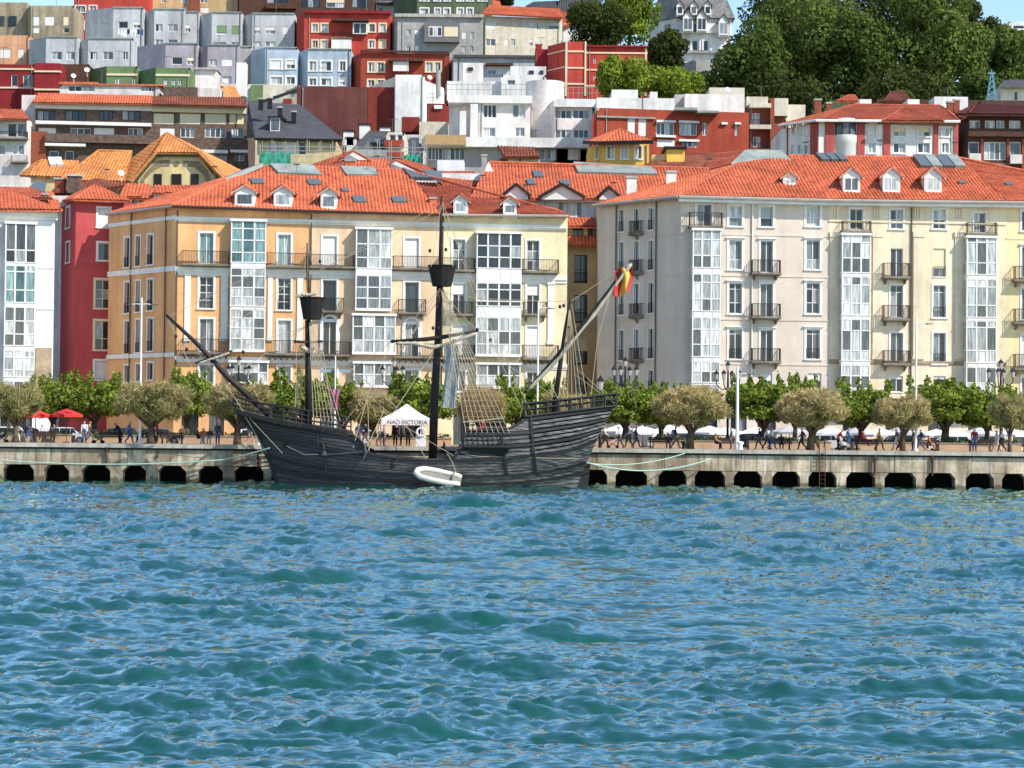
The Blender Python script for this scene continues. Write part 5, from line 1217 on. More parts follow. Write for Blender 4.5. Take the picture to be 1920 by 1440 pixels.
module('pale grey terraced house with two green shutters', 'pale', 408, 397, 453, 23, 95, row(48, 65, (406, 425, 'G'), (434, 448, 'g')) + row(79, 88, (400, 424, 'w'), (434, 448, 'w')), (373, 3.5))
module('pale grey terraced house next to the bright red flats', 'pale', 408, 473, 552, 25, 95, row(50, 64, (475, 488, 'h'), (497, 516, 'h'), (530, 540, 's')) + row(78, 87, (475, 489, 'w'), (497, 516, 'w')), (453, 3.5))
wl = root('washing_line', 'row of white and blue washing hanging under a grey terrace window', 'laundry', loc=P(240, 58, 405.6))
LAU = [mat('washing_white', lin(240, 240, 240, .8), .9, .05), mat('washing_blue', lin(70, 110, 190, .7), .9, .1), mat('washing_dark', lin(70, 74, 90, .7), .9, .1)]
for k in range(8):
    b = MB(); x = -2.0 + k * .62; h = .9 + .5 * (k % 3) / 2
    b.grid([[(x + .1 * i + .02 * math.sin(j + k), -.05 + .08 * math.sin(i * 2 + j + k), .3 - h * j / 3) for i in range(6)] for j in range(4)]); b.build('garment', LAU[(0, 0, 0, 2, 0, 0, 2, 1)[k]], wl)
b = MB(); b.tube([(-2.4, 0, .3), (3, 0, .3)], .02, 4); b.build('line', IRONB, wl)
B = hb('bright red flats with a brown canopy, balconies and white-framed windows near the top', 570, 732, 24, 100, 404, 'red', row(45, 60, (586, 596, 'w'), (603, 614, 'w'), (692, 703, 'd'), (712, 723, 'w')) + row(76, 90, (586, 596, 'w'), (603, 613, 'w'), (692, 702, 'w'), (712, 722, 'c')), side=(556, 4), name='apartment_block', sur=.25, surm=SHUTC)
B.band(1, 570, 21, 734, 26, .6, K['dred'], 'parapet_cap'); B.band(1, 622, 38, 692, 42, 1.6, K['brown'], 'canopy'); B.band(1, 662, 44, 689, 65, .8, WHITE, 'glazed_box'); B.band(1, 665, 46, 675, 63, .86, GLASSD, 'pane'); B.band(1, 677, 46, 687, 63, .86, GLASSD, 'pane'); B.band(1, 622, 72, 659, 94, .9, WHITE, 'glazed_box'); B.balc(1, 624, 60, 660, 70, 1.0, IRONB, 0)
B = hb('grey flats with a projecting dark grey window box', 745, 905, 29, 112, 402, 'grey', row(55, 65, (763, 770, 'w'), (777, 785, 's')) + row(60, 73, (866, 874, 's'), (882, 888, 'w')) + row(86, 97, (762, 770, 'w'), (778, 785, 's'), (866, 873, 'w'), (881, 888, 'w')), side=(735, 4), name='apartment_block'); B.band(1, 740, 27, 907, 33, .6, CONC, 'parapet_cap')
B.band(1, 796, 45, 862, 81, 1.3, mat('dark_grey_cladding', lin(132, 130, 130, .7), .8, .15), 'window_box'); B.band(1, 804, 52, 829, 71, 1.36, WHITE, 'window_frame'); B.band(1, 833, 53, 859, 71, 1.36, SHUTC, 'roller_shutter')
for k in range(3): B.band(1, 806 + k * 8, 54, 812 + k * 8, 69, 1.4, GLASS, 'pane')
B = hb('cream flats with stained walls and a shallow orange roof', 910, 1054, 30, 115, 406, 'cream', row(42, 55, (911, 930, 's'), (946, 953, 'c'), (960, 971, 'c'), (992, 999, 's'), (1006, 1014, 'w'), (1029, 1049, 'h')) + row(73, 86, (911, 929, 'w'), (946, 953, 's'), (958, 966, 'w'), (992, 999, 'h')), flat=False, name='apartment_block', D1=408)
B.tiles([P(902, 26, 404.6), P(1056, 34, 406.6), P(1050, 17, 414), P(918, 10, 414)], TILE); B.tiles([P(1056, 50, 408), P(1082, 44, 409), P(1068, 26, 414), P(1050, 22, 414)], TILE); box(B, 1056, 1074, 44, 110, 409, 5, K['white'], 'side_wall')
b = MB(); b.slab([P(876, 34, 408), P(902, 26, 404.8), P(902, 32, 404.8), P(876, 38, 408)], (0, 5, 0)); b.build('side_roof', SLATE, B.root, Matrix())
B = hb('olive green flats with white window surrounds on the skyline', 782, 922, -30, 36, 432, 'olive', row(16, 30, (788, 803, 'w'), (816, 825, 'w'), (833, 843, 'w'), (858, 868, 'w'), (876, 886, 'w')) + row(-14, 2, (788, 803, 'w'), (815, 825, 'w'), (834, 843, 'w'), (858, 868, 'w'), (876, 886, 'w'), (898, 912, 'w')), side=(739, 4), name='apartment_block', sur=.25)
B = hb('small white gabled villa squeezed in behind the brown flats', 706, 740, 2, 40, 444, 'white', row(14, 26, (711, 717, 'd')), flat=False, name='villa'); B.tiles([P(700, 6, 443), P(742, 8, 443), P(736, -14, 449), P(708, -14, 449)], SLATE)
B = hb('white villa under grey slate roofs on the skyline behind the birch', 1040, 1130, 26, 70, 448, 'white', row(34, 44, (1060, 1070, 'd'), (1090, 1100, 'd')), flat=False, name='villa'); B.tiles([P(985, 12, 446), P(1050, 20, 446), P(1050, 2, 452), P(1000, 4, 452)], SLATE); B.tiles([P(1042, 26, 446), P(1132, 28, 446), P(1122, -14, 452), P(1052, -14, 452)], SLATE); B.tiles([P(906, 14, 445), P(940, 14, 445), P(936, -6, 452), P(900, -6, 452)], TILE)
# hilltop mansion
B = hb('grand white hilltop mansion with a grey mansard roof, gables and dormers', 1266, 1372, 34, 150, 430, 'white', row(44, 60, (1292, 1297, 'd'), (1301, 1306, 'd'), (1313, 1318, 'd'), (1352, 1360, 'd')) + row(76, 95, (1277, 1285, 'd'), (1298, 1308, 'd'), (1319, 1328, 'd')), side=(1222, 5), flat=False, name='mansion', swins=row(45, 68, (1244, 1257, 'w')))
B.band(1, 1274, 96, 1346, 101, 1.0, LEAD, 'cornice'); B.band(1, 1266, 60, 1288, 63, .8, WHITE, 'balustrade'); B.band(1, 1322, 60, 1350, 63, .8, WHITE, 'balustrade')
for x in (1273, 1288, 1294, 1311, 1316, 1331): B.band(1, x, 74, x + 3, 97, .4, WHITE, 'pilaster')
ring = [B.pts[0] + Vector((-.4, 0, 0)), B.pts[1] + Vector((0, -.6, 0)), B.pts[2] + Vector((.6, -.6, 0)), B.pts[2] + Vector((.6, 10, 0)), B.pts[0] + Vector((0, 10, 0))]
cc = sum(ring, Vector()) / 5; b = MB(); lo_ = [Vector((p.x, p.y, B.zt)) for p in ring]; hi_ = [Vector((cc.x + (p.x - cc.x) * .72, cc.y + (p.y - cc.y) * .6, B.zt + 6.5)) for p in ring]
for i in range(5): b.poly([lo_[i], lo_[(i + 1) % 5], hi_[(i + 1) % 5], hi_[i]])
b.poly(hi_); b.build('mansard_roof', mat('weathered_mansard_slate', lin(150, 148, 146, .72), .8, .45, 1.2, bump=.3, bscale=4, streak=.2), B.root, Matrix())
for x in (1275, 1301, 1327): dormer(B, x - 5, 12, x + 5, 26, 428.6, 5, 'gable', SLATE, WHITE, GLASSD, 1, .9, .3)
for x, y in ((1290, 34), (1316, 34), (1357, 42)): dormer(B, x - 8, y, x + 8, y + 22, 428.2, 3, 'gable', SLATE, WHITE, GLASSD, 2, 1.3, .25)
B = hb('grey stone retaining wall under the hilltop mansion', 1302, 1345, 112, 150, 424, 'grey', side=(1278, 5), name='retaining_wall')
B.root['category'] = 'wall'
B = hb('distant white tower block on the skyline at the right edge', 1892, 1990, 40, 120, 520, 'white', row(48, 54, (1900, 1920, 'd')), name='tower_block')

# ---- scaffolding with green netting
STEEL = mat('scaffold_steel', lin(190, 188, 180, .7), .5, .2, 2); NET = mat('green_netting', lin(70, 190, 160, .7), .9, .3, 1.5)
sf = root('scaffolding', 'steel scaffolding with green netting in front of the slate roofed house', 'scaffolding', loc=P(640, 310, 262))
o0 = P(640, 310, 262)
b = MB()
for x in range(488, 800, 22):
    b.tube([P(x, 312, 262) - o0, P(x, 262 + (x % 3) * 4, 262) - o0], .05, 4); b.tube([P(x + 4, 312, 264) - o0, P(x + 4, 264, 264) - o0], .05, 4)
for y in (274, 282, 293, 304): b.tube([P(486, y, 262) - o0, P(800, y + 3, 262) - o0], .05, 4)
for x in range(500, 780, 66): b.tube([P(x, 304, 262) - o0, P(x + 40, 276, 262) - o0], .04, 4)
b.build('scaffold_frame', STEEL, sf)
for (x0, x1, y0, y1) in ((486, 545, 286, 312), (757, 788, 290, 306)):
    b = MB(); b.grid([[P(x0 + (x1 - x0) * i / 10, y0 + (y1 - y0) * j / 4 + math.sin(i * 1.7) * (1 - j / 4) * 2, 261.6 + .25 * math.sin(i * 2.1 + j)) - o0 for i in range(11)] for j in range(5)]); b.build('safety_netting', NET, sf, None, True)

# ================================================================ trees
def leaf_mat(name, c1, c2, trans=.35):
    m = bpy.data.materials.new(name); m.use_nodes = True
    N, L = m.node_tree.nodes, m.node_tree.links
    N.remove(N['Principled BSDF'])
    geo = N.new('ShaderNodeNewGeometry'); nz = N.new('ShaderNodeTexNoise'); nz.inputs['Scale'].default_value = .9; nz.inputs['Detail'].default_value = 4
    L.new(geo.outputs['Position'], nz.inputs['Vector'])
    r = N.new('ShaderNodeMapRange'); L.new(nz.outputs['Fac'], r.inputs[0]); r.inputs[1].default_value, r.inputs[2].default_value = .3, .7
    mx = N.new('ShaderNodeMix'); mx.data_type = 'RGBA'; mx.inputs[6].default_value = (*c1, 1); mx.inputs[7].default_value = (*c2, 1)
    L.new(r.outputs[0], mx.inputs[0])
    d, t, s = N.new('ShaderNodeBsdfDiffuse'), N.new('ShaderNodeBsdfTranslucent'), N.new('ShaderNodeMixShader')
    L.new(mx.outputs[2], d.inputs[0]); L.new(mx.outputs[2], t.inputs[0]); s.inputs[0].default_value = trans
    L.new(d.outputs[0], s.inputs[1]); L.new(t.outputs[0], s.inputs[2]); L.new(s.outputs[0], N['Material Output'].inputs[0])
    return m
LF_PLANE = leaf_mat('plane_leaf', (.09, .14, .02), (.27, .33, .06)); LF_TAM = leaf_mat('tamarisk_leaf', (.21, .21, .08), (.37, .34, .14)); LF_BLO = leaf_mat('tamarisk_blossom', (.46, .36, .17), (.62, .49, .25))
LF_BIG = leaf_mat('broadleaf', (.05, .085, .022), (.135, .18, .045)); LF_BIG2 = leaf_mat('light_broadleaf', (.065, .105, .025), (.18, .23, .058)); LF_DARK = leaf_mat('dark_leaf', (.04, .055, .018), (.09, .11, .03)); LF_BRT = leaf_mat('bright_leaf', (.14, .20, .02), (.26, .32, .05)); LF_HEDGE = leaf_mat('hedge_leaf', (.05, .08, .02), (.12, .13, .05))
BARK = mat('bark', lin(122, 106, 86, .6), .95, .4, 4, bump=.5, bscale=10)
def leaves(seed, blobs, n, size, mats, elong=1.0, shell=.55, out=.9, mfun=None):
    """one crown mesh: n small leaf faces spread through overlapping ellipsoid clumps"""
    g = np.random.default_rng(seed)
    c = np.array([b_[0] for b_ in blobs], float); r = np.array([b_[1] for b_ in blobs], float)
    wgt = (r[:, 0] * r[:, 2]); wgt /= wgt.sum()
    k = g.choice(len(blobs), n, p=wgt)
    d = g.standard_normal((n, 3)); d /= np.linalg.norm(d, axis=1)[:, None]
    rad = shell + (1 - shell) * g.random(n) ** .6
    p = c[k] + d * r[k] * rad[:, None]
    nrm = d * out + g.standard_normal((n, 3)) * .55; nrm /= np.linalg.norm(nrm, axis=1)[:, None]
    t = np.cross(nrm, g.standard_normal((n, 3))); t /= np.linalg.norm(t, axis=1)[:, None]
    if elong > 1: t = nrm * .75 + np.array([0, 0, .35]) + t * .55; t /= np.linalg.norm(t, axis=1)[:, None]; nrm = np.cross(t, g.standard_normal((n, 3))); nrm /= np.linalg.norm(nrm, axis=1)[:, None]
    b_ = np.cross(nrm, t)
    s = size * (.6 + .8 * g.random(n))[:, None]
    h = s / elong ** .5 * .5; l = s * elong ** .5 * .5
    q = np.stack([p - t * l, p + b_ * h * .9 - t * l * .1, p + t * l, p - b_ * h * .9 + t * l * .1], 1).reshape(-1, 3)
    me = bpy.data.meshes.new('crown')
    me.vertices.add(4 * n); me.vertices.foreach_set('co', q.ravel())
    me.loops.add(4 * n); me.loops.foreach_set('vertex_index', np.arange(4 * n, dtype=np.int32))
    me.polygons.add(n); me.polygons.foreach_set('loop_start', np.arange(0, 4 * n, 4, dtype=np.int32))
    for m in mats: me.materials.append(m)
    if len(mats) > 1: me.polygons.foreach_set('material_index', mfun(p, g).astype(np.int32))
    me.update(calc_edges=True)
    return me
def trunk_mesh(seed, h, r, spread, zc, limbs=5, lean=0):
    g = random.Random(seed); b = MB()
    b.tube([(0, 0, -.2), (lean * .4 + g.uniform(-.05, .05), 0, h * .5), (lean, g.uniform(-.1, .1), h)], [r * 1.35, r, r * .85], 8)
    for i in range(limbs):
        a = 2 * math.pi * i / limbs + g.uniform(-.4, .4); e = spread * g.uniform(.5, .95)
        b.tube([(lean, 0, h - .15), (lean + math.cos(a) * e * .5, math.sin(a) * e * .5, h + (zc - h) * .6), (lean + math.cos(a) * e, math.sin(a) * e, zc + g.uniform(.2, .9))], [r * .6, r * .4, r * .15], 6)
    return b.mesh('trunk', BARK, True)
def blobset(seed, R, zc, rz, n, br, shoots=0):
    g = random.Random(seed); out = []
    for i in range(n):
        a = g.uniform(0, 2 * math.pi); q = R * math.sqrt(g.random()) * .8; z = zc + g.uniform(-.7, .75) * rz * math.sqrt(max(0, 1 - (q / R) ** 2))
        s = br * g.uniform(.7, 1.25); out.append(((q * math.cos(a), q * math.sin(a), z), (s, s, s * .75)))
    for i in range(shoots):
        a = g.uniform(0, 2 * math.pi); q = R * math.sqrt(g.random()) * .85
        out.append(((q * math.cos(a), q * math.sin(a), zc + rz * .8 + g.uniform(0, .5)), (.22, .22, .6)))
    return out
def plant(name, label, cat, tm, cm, loc, rz, sx, sz, group):
    t = root(name, label, cat, loc=loc, rz=rz, group=group)
    for nm, me in (('trunk', tm), ('crown', cm)):
        o = bpy.data.objects.new(nm, me); COL.objects.link(o); o.parent = t; o.scale = (sx, sx, sz)
    return t
PL = [(trunk_mesh(40 + i, 1.7, .26, 2.2, 3.2), leaves(50 + i, blobset(60 + i, 2.9, 3.45, 1.7, 44, .85, 9), 9000, .24, [LF_PLANE], 1, .4)) for i in range(3)]
def tam(i, fr):
    def f(p, g): return (g.random(len(p)) < np.clip(fr + (p[:, 2] - 3.6) * .22, .02, .95)).astype(int)
    return (trunk_mesh(80 + i, 1.35, .27, 2.2, 2.7, 6, .15 * (i % 3 - 1)), leaves(90 + i, blobset(95 + i, 3.0, 3.2, 1.55, 60, .72), 16000, .22, [LF_TAM, LF_BLO], 8.0, .25, .8, f))
TM = [tam(0, .2), tam(1, .35), tam(2, .65), tam(3, .55)]
GT, GP = 'tamarisk trees along the quay', 'pollarded plane trees behind the promenade'
for i, (x, w_, h_, v, lab) in enumerate((
        (28, 118, 1.0, 0, 'olive tamarisk tree at the far left end of the promenade'), (283, 160, 1.0, 1, 'broad olive tamarisk tree beside the white double-arm lamp post'), (445, 150, .98, 1, 'olive tamarisk tree under the bowsprit of the ship'),
        (702, 128, .98, 3, 'yellowish tamarisk tree left of the white gazebo'), (905, 110, .95, 2, 'tan tamarisk tree seen through the main shrouds'), (1065, 100, .98, 3, 'tan tamarisk tree behind the stern castle of the ship'), (1293, 168, 1.0, 2, 'largest tan tamarisk tree, right of the ship stern'), (1520, 158, .98, 2, 'broad tan tamarisk tree in the right half of the promenade'),
        (1692, 116, .96, 3, 'olive tan tamarisk tree beside the thin lamp post at right'), (1893, 84, .95, 1, 'small olive tamarisk tree under the five-lantern lamp at right'))):
    D = 184.5 if 'gazebo' in lab else 175; p = P(x, 838, D); k = w_ / 23.4 / 6.2
    plant('tamarisk_tree', lab, 'tree', *TM[v], (p.x, D, QZ), rnd.uniform(0, 6), k, h_ * 1.05, GT)
for i, (x, w_, h_, v, lab) in enumerate((
        (98, 120, 1.0, 0, 'green plane tree left of the red parasols'), (176, 128, 1.03, 1, 'green plane tree behind the red parasols'), (350, 110, 1.08, 2, 'green plane tree against the orange corner building'), (490, 110, .95, 0, 'green plane tree behind the ship bow'), (566, 140, 1.08, 1, 'green plane tree behind the foremast'),
        (645, 110, .95, 2, 'green plane tree behind the pink flag'), (785, 140, 1.08, 0, 'green plane tree behind the white gazebo'), (965, 110, 1.02, 1, 'green plane tree right of the main shrouds'), (1020, 90, .98, 2, 'green plane tree behind the mizzen mast'), (1172, 130, 1.0, 0, 'green plane tree beside the stern of the ship'), (1240, 110, .95, 1, 'green plane tree peeping left over the largest tamarisk'),
        (1432, 136, 1.05, 2, 'green plane tree right of the thick white pole'), (1490, 90, 1.12, 0, 'green plane tree with tall shoots left of the broad tamarisk'), (1615, 130, 1.03, 1, 'green plane tree between the two right-hand tamarisks'), (1772, 160, 1.06, 2, 'widest green plane tree right of the thin lamp post'), (1850, 100, 1.0, 0, 'green plane tree left of the five-lantern lamp at right'), (1925, 100, .98, 1, 'green plane tree cut by the right edge'))):
    D = 186; p = P(x, 838, D); k = w_ / 22 / 5.2
    plant('plane_tree', lab, 'tree', *PL[v], (p.x, D, QZ), rnd.uniform(0, 6), k, h_ * 1.04, GP)
# ---- woodland trees on the hill: one mesh each
def bigtree(label, x, yt, yb, wpx, D, m, seed, n=9000, size=.52, name='broadleaf_tree', shell=.7, br=.27, elong=1, extra=None):
    s = FPX / D; c = P(x, (yt + yb) / 2, D); R, H = wpx / s / 2, (yb - yt) / s / 2
    gz = terrain_z(c.x, D); g = random.Random(seed); bl = []
    for i in range(26):
        a, z = g.uniform(0, 2 * math.pi), g.uniform(-1, 1); q = math.sqrt(1 - z * z) * g.uniform(.55, .88); r = R * br * g.uniform(.7, 1.4) * 1.5
        wide = 1.0 if z > 0 else 1.0 - .25 * (-z)
        bl.append(((q * R * wide * math.cos(a), q * R * wide * math.sin(a), z * H * .84), (r, r, r * .8)))
    for i in range(10): bl.append(((g.uniform(-.4, .4) * R, g.uniform(-.4, .4) * R, g.uniform(-.6, .5) * H), (R * .45, R * .45, H * .42)))
    t = root(name, label, 'tree', loc=(c.x, D, gz), group='trees on the hill')
    me = leaves(seed, bl, n, size, [m], elong, shell, 1.0)
    o = bpy.data.objects.new('crown', me); COL.objects.link(o); o.parent = t; o.location = (0, 0, c.z - gz)
    b = MB(); hh = c.z - gz
    b.tube([(0, 0, -1), (.1, 0, hh * .5), (0, 0, hh + H * .3)], [max(.25, R * .09), R * .07, R * .03], 8)
    for i in range(5):
        a = i * 1.3; b.tube([(0, 0, hh - H * .5), (math.cos(a) * R * .3, math.sin(a) * R * .3, hh), (math.cos(a) * R * .6, math.sin(a) * R * .6, hh + H * .35)], [R * .04, R * .03, R * .012], 5)
    b.build('trunk', BARK, t, None, True)
for a in (('tall broad green tree in the middle of the left clump', 1515, -30, 195, 185, 345, LF_BIG2, 201, 22000), ('rounded green tree right of the left clump, lower than its neighbour', 1608, 22, 198, 135, 338, LF_BIG, 224, 15000), ('huge rounded green tree at the right of the skyline', 1748, -40, 200, 205, 340, LF_BIG2, 202, 26000),
          ('dark green tree at the left end of the wood', 1412, 48, 200, 150, 336, LF_BIG, 203, 16000), ('dark tall tree between the two biggest trees', 1635, -60, 190, 190, 372, LF_DARK, 204, 12000), ('dark pine standing against the sky at right', 1815, -8, 90, 62, 365, LF_DARK, 205, 4000, .6),
          ('dark green tree below the pine at right', 1850, 28, 190, 100, 356, LF_DARK, 206, 10000), ('mid green tree at the right edge of the wood', 1900, 48, 190, 110, 350, LF_BIG2, 207, 11000), ('light green tree behind on the skyline beside the mansion', 1485, -60, 90, 180, 380, LF_BIG, 208, 13000),
          ('low dark shrubs under the tall broad tree', 1480, 145, 205, 160, 330, LF_DARK, 209, 4000), ('low green bush under the huge rounded tree', 1690, 150, 205, 170, 328, LF_DARK, 210, 4000), ('bush at the foot of the wood beside the pylon', 1845, 140, 205, 90, 325, LF_BIG, 223, 3000),
          ('grey green weeping birch on the skyline', 1122, 5, 95, 125, 392, LF_DARK, 211, 8000, .5), ('bright green tree beside the weeping birch', 1180, -40, 80, 115, 400, LF_BRT, 212, 7000, .6), ('dark magnolia below the mansion', 1243, 52, 145, 92, 375, LF_DARK, 213, 6000, .6),
          ('small bright green tree in front of the bright red wing', 1165, 108, 190, 100, 325, LF_BRT, 214, 6000, .5), ('bright green shrubbery right of the bright red wing', 1255, 130, 192, 110, 328, LF_BRT, 215, 6000, .5), ('young green bush under the retaining wall', 1325, 138, 190, 70, 334, LF_BIG, 216, 3000, .45), ('small dark tree on the skyline left of the slate roofs', 952, -12, 12, 34, 450, LF_DARK, 217, 1500, .6)):
    bigtree(*a)
# palm between the trees
pt = root('palm_tree', 'small palm with drooping fronds at the foot of the wood', 'tree', loc=P(1688, 185, 318))
b = MB(); b.tube([(0, 0, -14), (0, 0, 1.0)], [.25, .2], 6); b.build('trunk', BARK, pt)
b = MB()
for i in range(18):
    a = i * 2.4; rr_ = 2.6 * (.7 + .3 * math.sin(i)); pts = [(math.cos(a) * rr_ * t, math.sin(a) * rr_ * t, 1.0 + 1.5 * t - 2.3 * t * t) for t in (0, .25, .5, .75, 1)]
    for p0, p1 in zip(pts[:-1], pts[1:]):
        w0 = .28; nx_, ny_ = -math.sin(a) * w0, math.cos(a) * w0
        b.poly([(p0[0] - nx_, p0[1] - ny_, p0[2] - .15), p0, p1, (p1[0] - nx_, p1[1] - ny_, p1[2] - .15)]); b.poly([p0, (p0[0] + nx_, p0[1] + ny_, p0[2] - .15), (p1[0] + nx_, p1[1] + ny_, p1[2] - .15), p1])
b.build('crown', LF_BIG, pt)

# ================================================================ promenade furniture
def at(x, D): return Vector((P(x, 838, D).x, D, QZ))
BEIGE = mat('beige_planter_stone', lin(214, 178, 140, .72), .9, .2, .8)
pw = root('planter_wall', 'low beige planter wall with clipped hedge along the promenade', 'wall', loc=(0, 184, QZ))
for i in range(13):
    x0 = -52 + i * 8
    b = MB(); b.box(x0, x0 + 6.9, 0, .35, -.1, .62); b.box(x0, x0 + 6.9, 1.8, 2.1, -.1, .62); b.build('wall_segment', BEIGE, pw)
    b = MB(); b.box(x0 - .05, x0 + 6.95, -.06, .41, .62, .7); b.build('coping', KERB, pw)
    me = leaves(300 + i, [((x0 + .4 + .55 * j, 1.1, .75), (.45, .6, .28 + .1 * math.sin(j * 2.1 + i))) for j in range(12)], 900, .16, [LF_HEDGE], 1, .4)
    o = bpy.data.objects.new('hedge', me); COL.objects.link(o); o.parent = pw
WOOD = mat('dark_bench_wood', lin(84, 70, 66, .7), .7, .25, 6)
def bench(label, x, D=178.5, rz=0):
    t = root('bench', label, 'bench', loc=at(x, D), rz=rz, group='benches along the promenade')
    for i in range(4): b = MB(); b.box(-1.0, 1.0, -.05 + i * .12, .05 + i * .12, .42, .46); b.build('seat_slat', WOOD, t)
    for i in range(3): b = MB(); b.hexa([(-1, -.12 - i * .04, .5 + i * .15), (1, -.12 - i * .04, .5 + i * .15), (1, -.09 - i * .04, .5 + i * .15), (-1, -.09 - i * .04, .5 + i * .15), (-1, -.15 - i * .04, .63 + i * .15), (1, -.15 - i * .04, .63 + i * .15), (1, -.12 - i * .04, .63 + i * .15), (-1, -.12 - i * .04, .63 + i * .15)]); b.build('back_slat', WOOD, t)
    for sx in (-.8, .8):
        b = MB(); b.tube([(sx, .38, 0), (sx, .33, .42), (sx, -.05, .42), (sx, -.22, .98)], .04, 5); b.tube([(sx, -.05, .42), (sx, -.18, 0)], .04, 5); b.build('leg', IRONB, t)
for x, l in ((82, 'bench left of the red parasols'), (208, 'bench behind the dark pushchair'), (322, 'bench right of the wheelchair'), (1238, 'bench left of the largest tamarisk trunk'), (1368, 'bench behind the thick white pole'), (1462, 'bench in front of the broad tan tamarisk'), (1625, 'bench beside the walker in the yellow top'), (1735, 'bench under the widest plane tree'), (1838, 'bench near the right edge below the five-lantern lamp')):
    bench('dark slatted ' + l, x)
# lamps
WPOLE = mat('white_lamp_paint', lin(240, 240, 238, .82), .4, .06); LGLASS = mat('lantern_glass', lin(206, 204, 196, .7), .2, .1); LDARK = mat('lamp_head_grey', lin(90, 92, 96, .7), .4, .1)
def tall_lamp(label, x, ytop, D=175, arms=2, r=.09, name='lamp_post'):
    base = at(x, D); H = P(x, ytop, D).z - QZ; t = root(name, label, 'lamp post', loc=base, group='tall white lamp posts')
    b = MB(); b.lathe([(.22, 0), (.22, .15), (r * 1.5, .3), (r, 1.2), (r * .7, H)], 10); b.build('pole', WPOLE, t, None, True)
    for sx in ((-1, 1) if arms == 2 else (1,)):
        b = MB(); b.tube([(0, 0, H - .55), (sx * .4, 0, H - .5), (sx * .8, 0, H - .55)], .035, 5); b.build('arm', WPOLE, t)
        b = MB(); b.hexa([(sx * .75, -.12, H - .62), (sx * 1.35, -.1, H - .58), (sx * 1.35, .1, H - .58), (sx * .75, .12, H - .62), (sx * .75, -.1, H - .5), (sx * 1.35, -.06, H - .54), (sx * 1.35, .06, H - .54), (sx * .75, .1, H - .5)]); b.build('lamp_head', LDARK, t)
    return t
tall_lamp('white lamp post with two arms in front of the orange building', 262, 558); tall_lamp('thin white pole behind the lateen yard of the ship', 1007, 565, arms=0); tall_lamp('white lamp post with a single arm near the right tamarisk', 1717, 594, arms=1)
tall_lamp('thick white pole right of the largest tamarisk', 1382, 688, 173, 0, .14)
def lantern(b, x, y, z, s=1.0):
    b.lathe([(.02, -.1), (.1 * s, 0), (.17 * s, .42 * s)], 6, (x, y, z), 1); b.lathe([(.21 * s, .42 * s), (.2 * s, .47 * s), (.09 * s, .62 * s), (.03 * s, .68 * s), (.01, .78 * s)], 6, (x, y, z), 0)
def candelabra(label, x, ytop, D=190, n=4, R=1.05):
    base = at(x, D); H = P(x, ytop, D).z - QZ; t = root('street_lamp', label, 'street lamp', loc=base, group='ornate black lanterns')
    b = MB(); b.lathe([(.3, 0), (.3, .5), (.2, .6), (.16, 1.0), (.11, 1.3), (.09, H - 2.6), (.16, H - 2.5), (.1, H - 2.3), (.07, H - .9), (.1, H - .8)], 10); b.build('pole', IRONB, t, None, True)
    for i in range(n):
        a = 2 * math.pi * (i + .5) / n + .35; c_, s_ = math.cos(a), math.sin(a); b = MB()
        b.tube([(0, 0, H - 2.3), (c_ * R * .5, s_ * R * .5, H - 2.45), (c_ * R, s_ * R, H - 2.0), (c_ * R, s_ * R, H - 1.62)], .05, 5); b.build('arm', IRONB, t)
        b = MB(); lantern(b, c_ * R, s_ * R, H - 1.55, 1.15); b.build('lantern', [IRONB, LGLASS], t)
    b = MB(); lantern(b, 0, 0, H - .78, 1.15); b.build('lantern', [IRONB, LGLASS], t)
candelabra('ornate black four-arm lamp behind the bowsprit', 446, 668); candelabra('ornate black lamp behind the fore stay, above the gazebo', 737, 670, n=3); candelabra('ornate black four-arm lamp right of the stern', 1171, 670); candelabra('ornate black lamp half hidden by the thick white pole', 1364, 678); candelabra('ornate black five-lantern lamp at the right end', 1876, 674, n=4)
t = root('street_lamp', 'single black lantern on a post just behind the ship stern', 'street lamp', loc=at(1125, 182), group='ornate black lanterns'); H = P(1125, 702, 182).z - QZ
b = MB(); b.lathe([(.15, 0), (.12, .8), (.06, 1.0), (.05, H - 1.3)], 8); b.build('pole', IRONB, t); b = MB(); lantern(b, 0, 0, H - 1.25, 1.6); b.build('lantern', [IRONB, LGLASS], t)
# parasols
REDC = mat('red_canvas', lin(226, 40, 36, .75), .85, .08); WHC = mat('white_canvas', lin(240, 240, 240, .8), .85, .08); GYC = mat('grey_canvas', lin(206, 206, 208, .75), .85, .1)
def parasol(label, x, D, w_, yt, m, n=8, h=.75):
    base = at(x, D); H = P(x, yt, D).z - QZ; t = root('parasol', label, 'parasol', loc=base, rz=rnd.uniform(0, 1), group='terrace parasols')
    b = MB(); b.lathe([(.3, 0), (.3, .08), (.04, .1), (.035, H)], 8); b.build('pole', LDARK, t)
    b = MB(); R = w_ / 2; up = [(R * math.cos(2 * math.pi * i / n), R * math.sin(2 * math.pi * i / n)) for i in range(n)]
    for i in range(n):
        a, c = up[i], up[(i + 1) % n]; b.poly([(a[0], a[1], H - h), (c[0], c[1], H - h), (c[0] * .5, c[1] * .5, H - h * .45), (a[0] * .5, a[1] * .5, H - h * .45)]); b.poly([(a[0] * .5, a[1] * .5, H - h * .45), (c[0] * .5, c[1] * .5, H - h * .45), (0, 0, H)])
        b.poly([(a[0], a[1], H - h), (a[0], a[1], H - h - .22), (c[0], c[1], H - h - .22), (c[0], c[1], H - h)])
    b.build('canopy', m, t)
    for i in range(0, n, 2): b = MB(); b.tube([(0, 0, H - h - .1), (up[i][0] * .9, up[i][1] * .9, H - h + .02)], .02, 4); b.build('rib', LDARK, t)
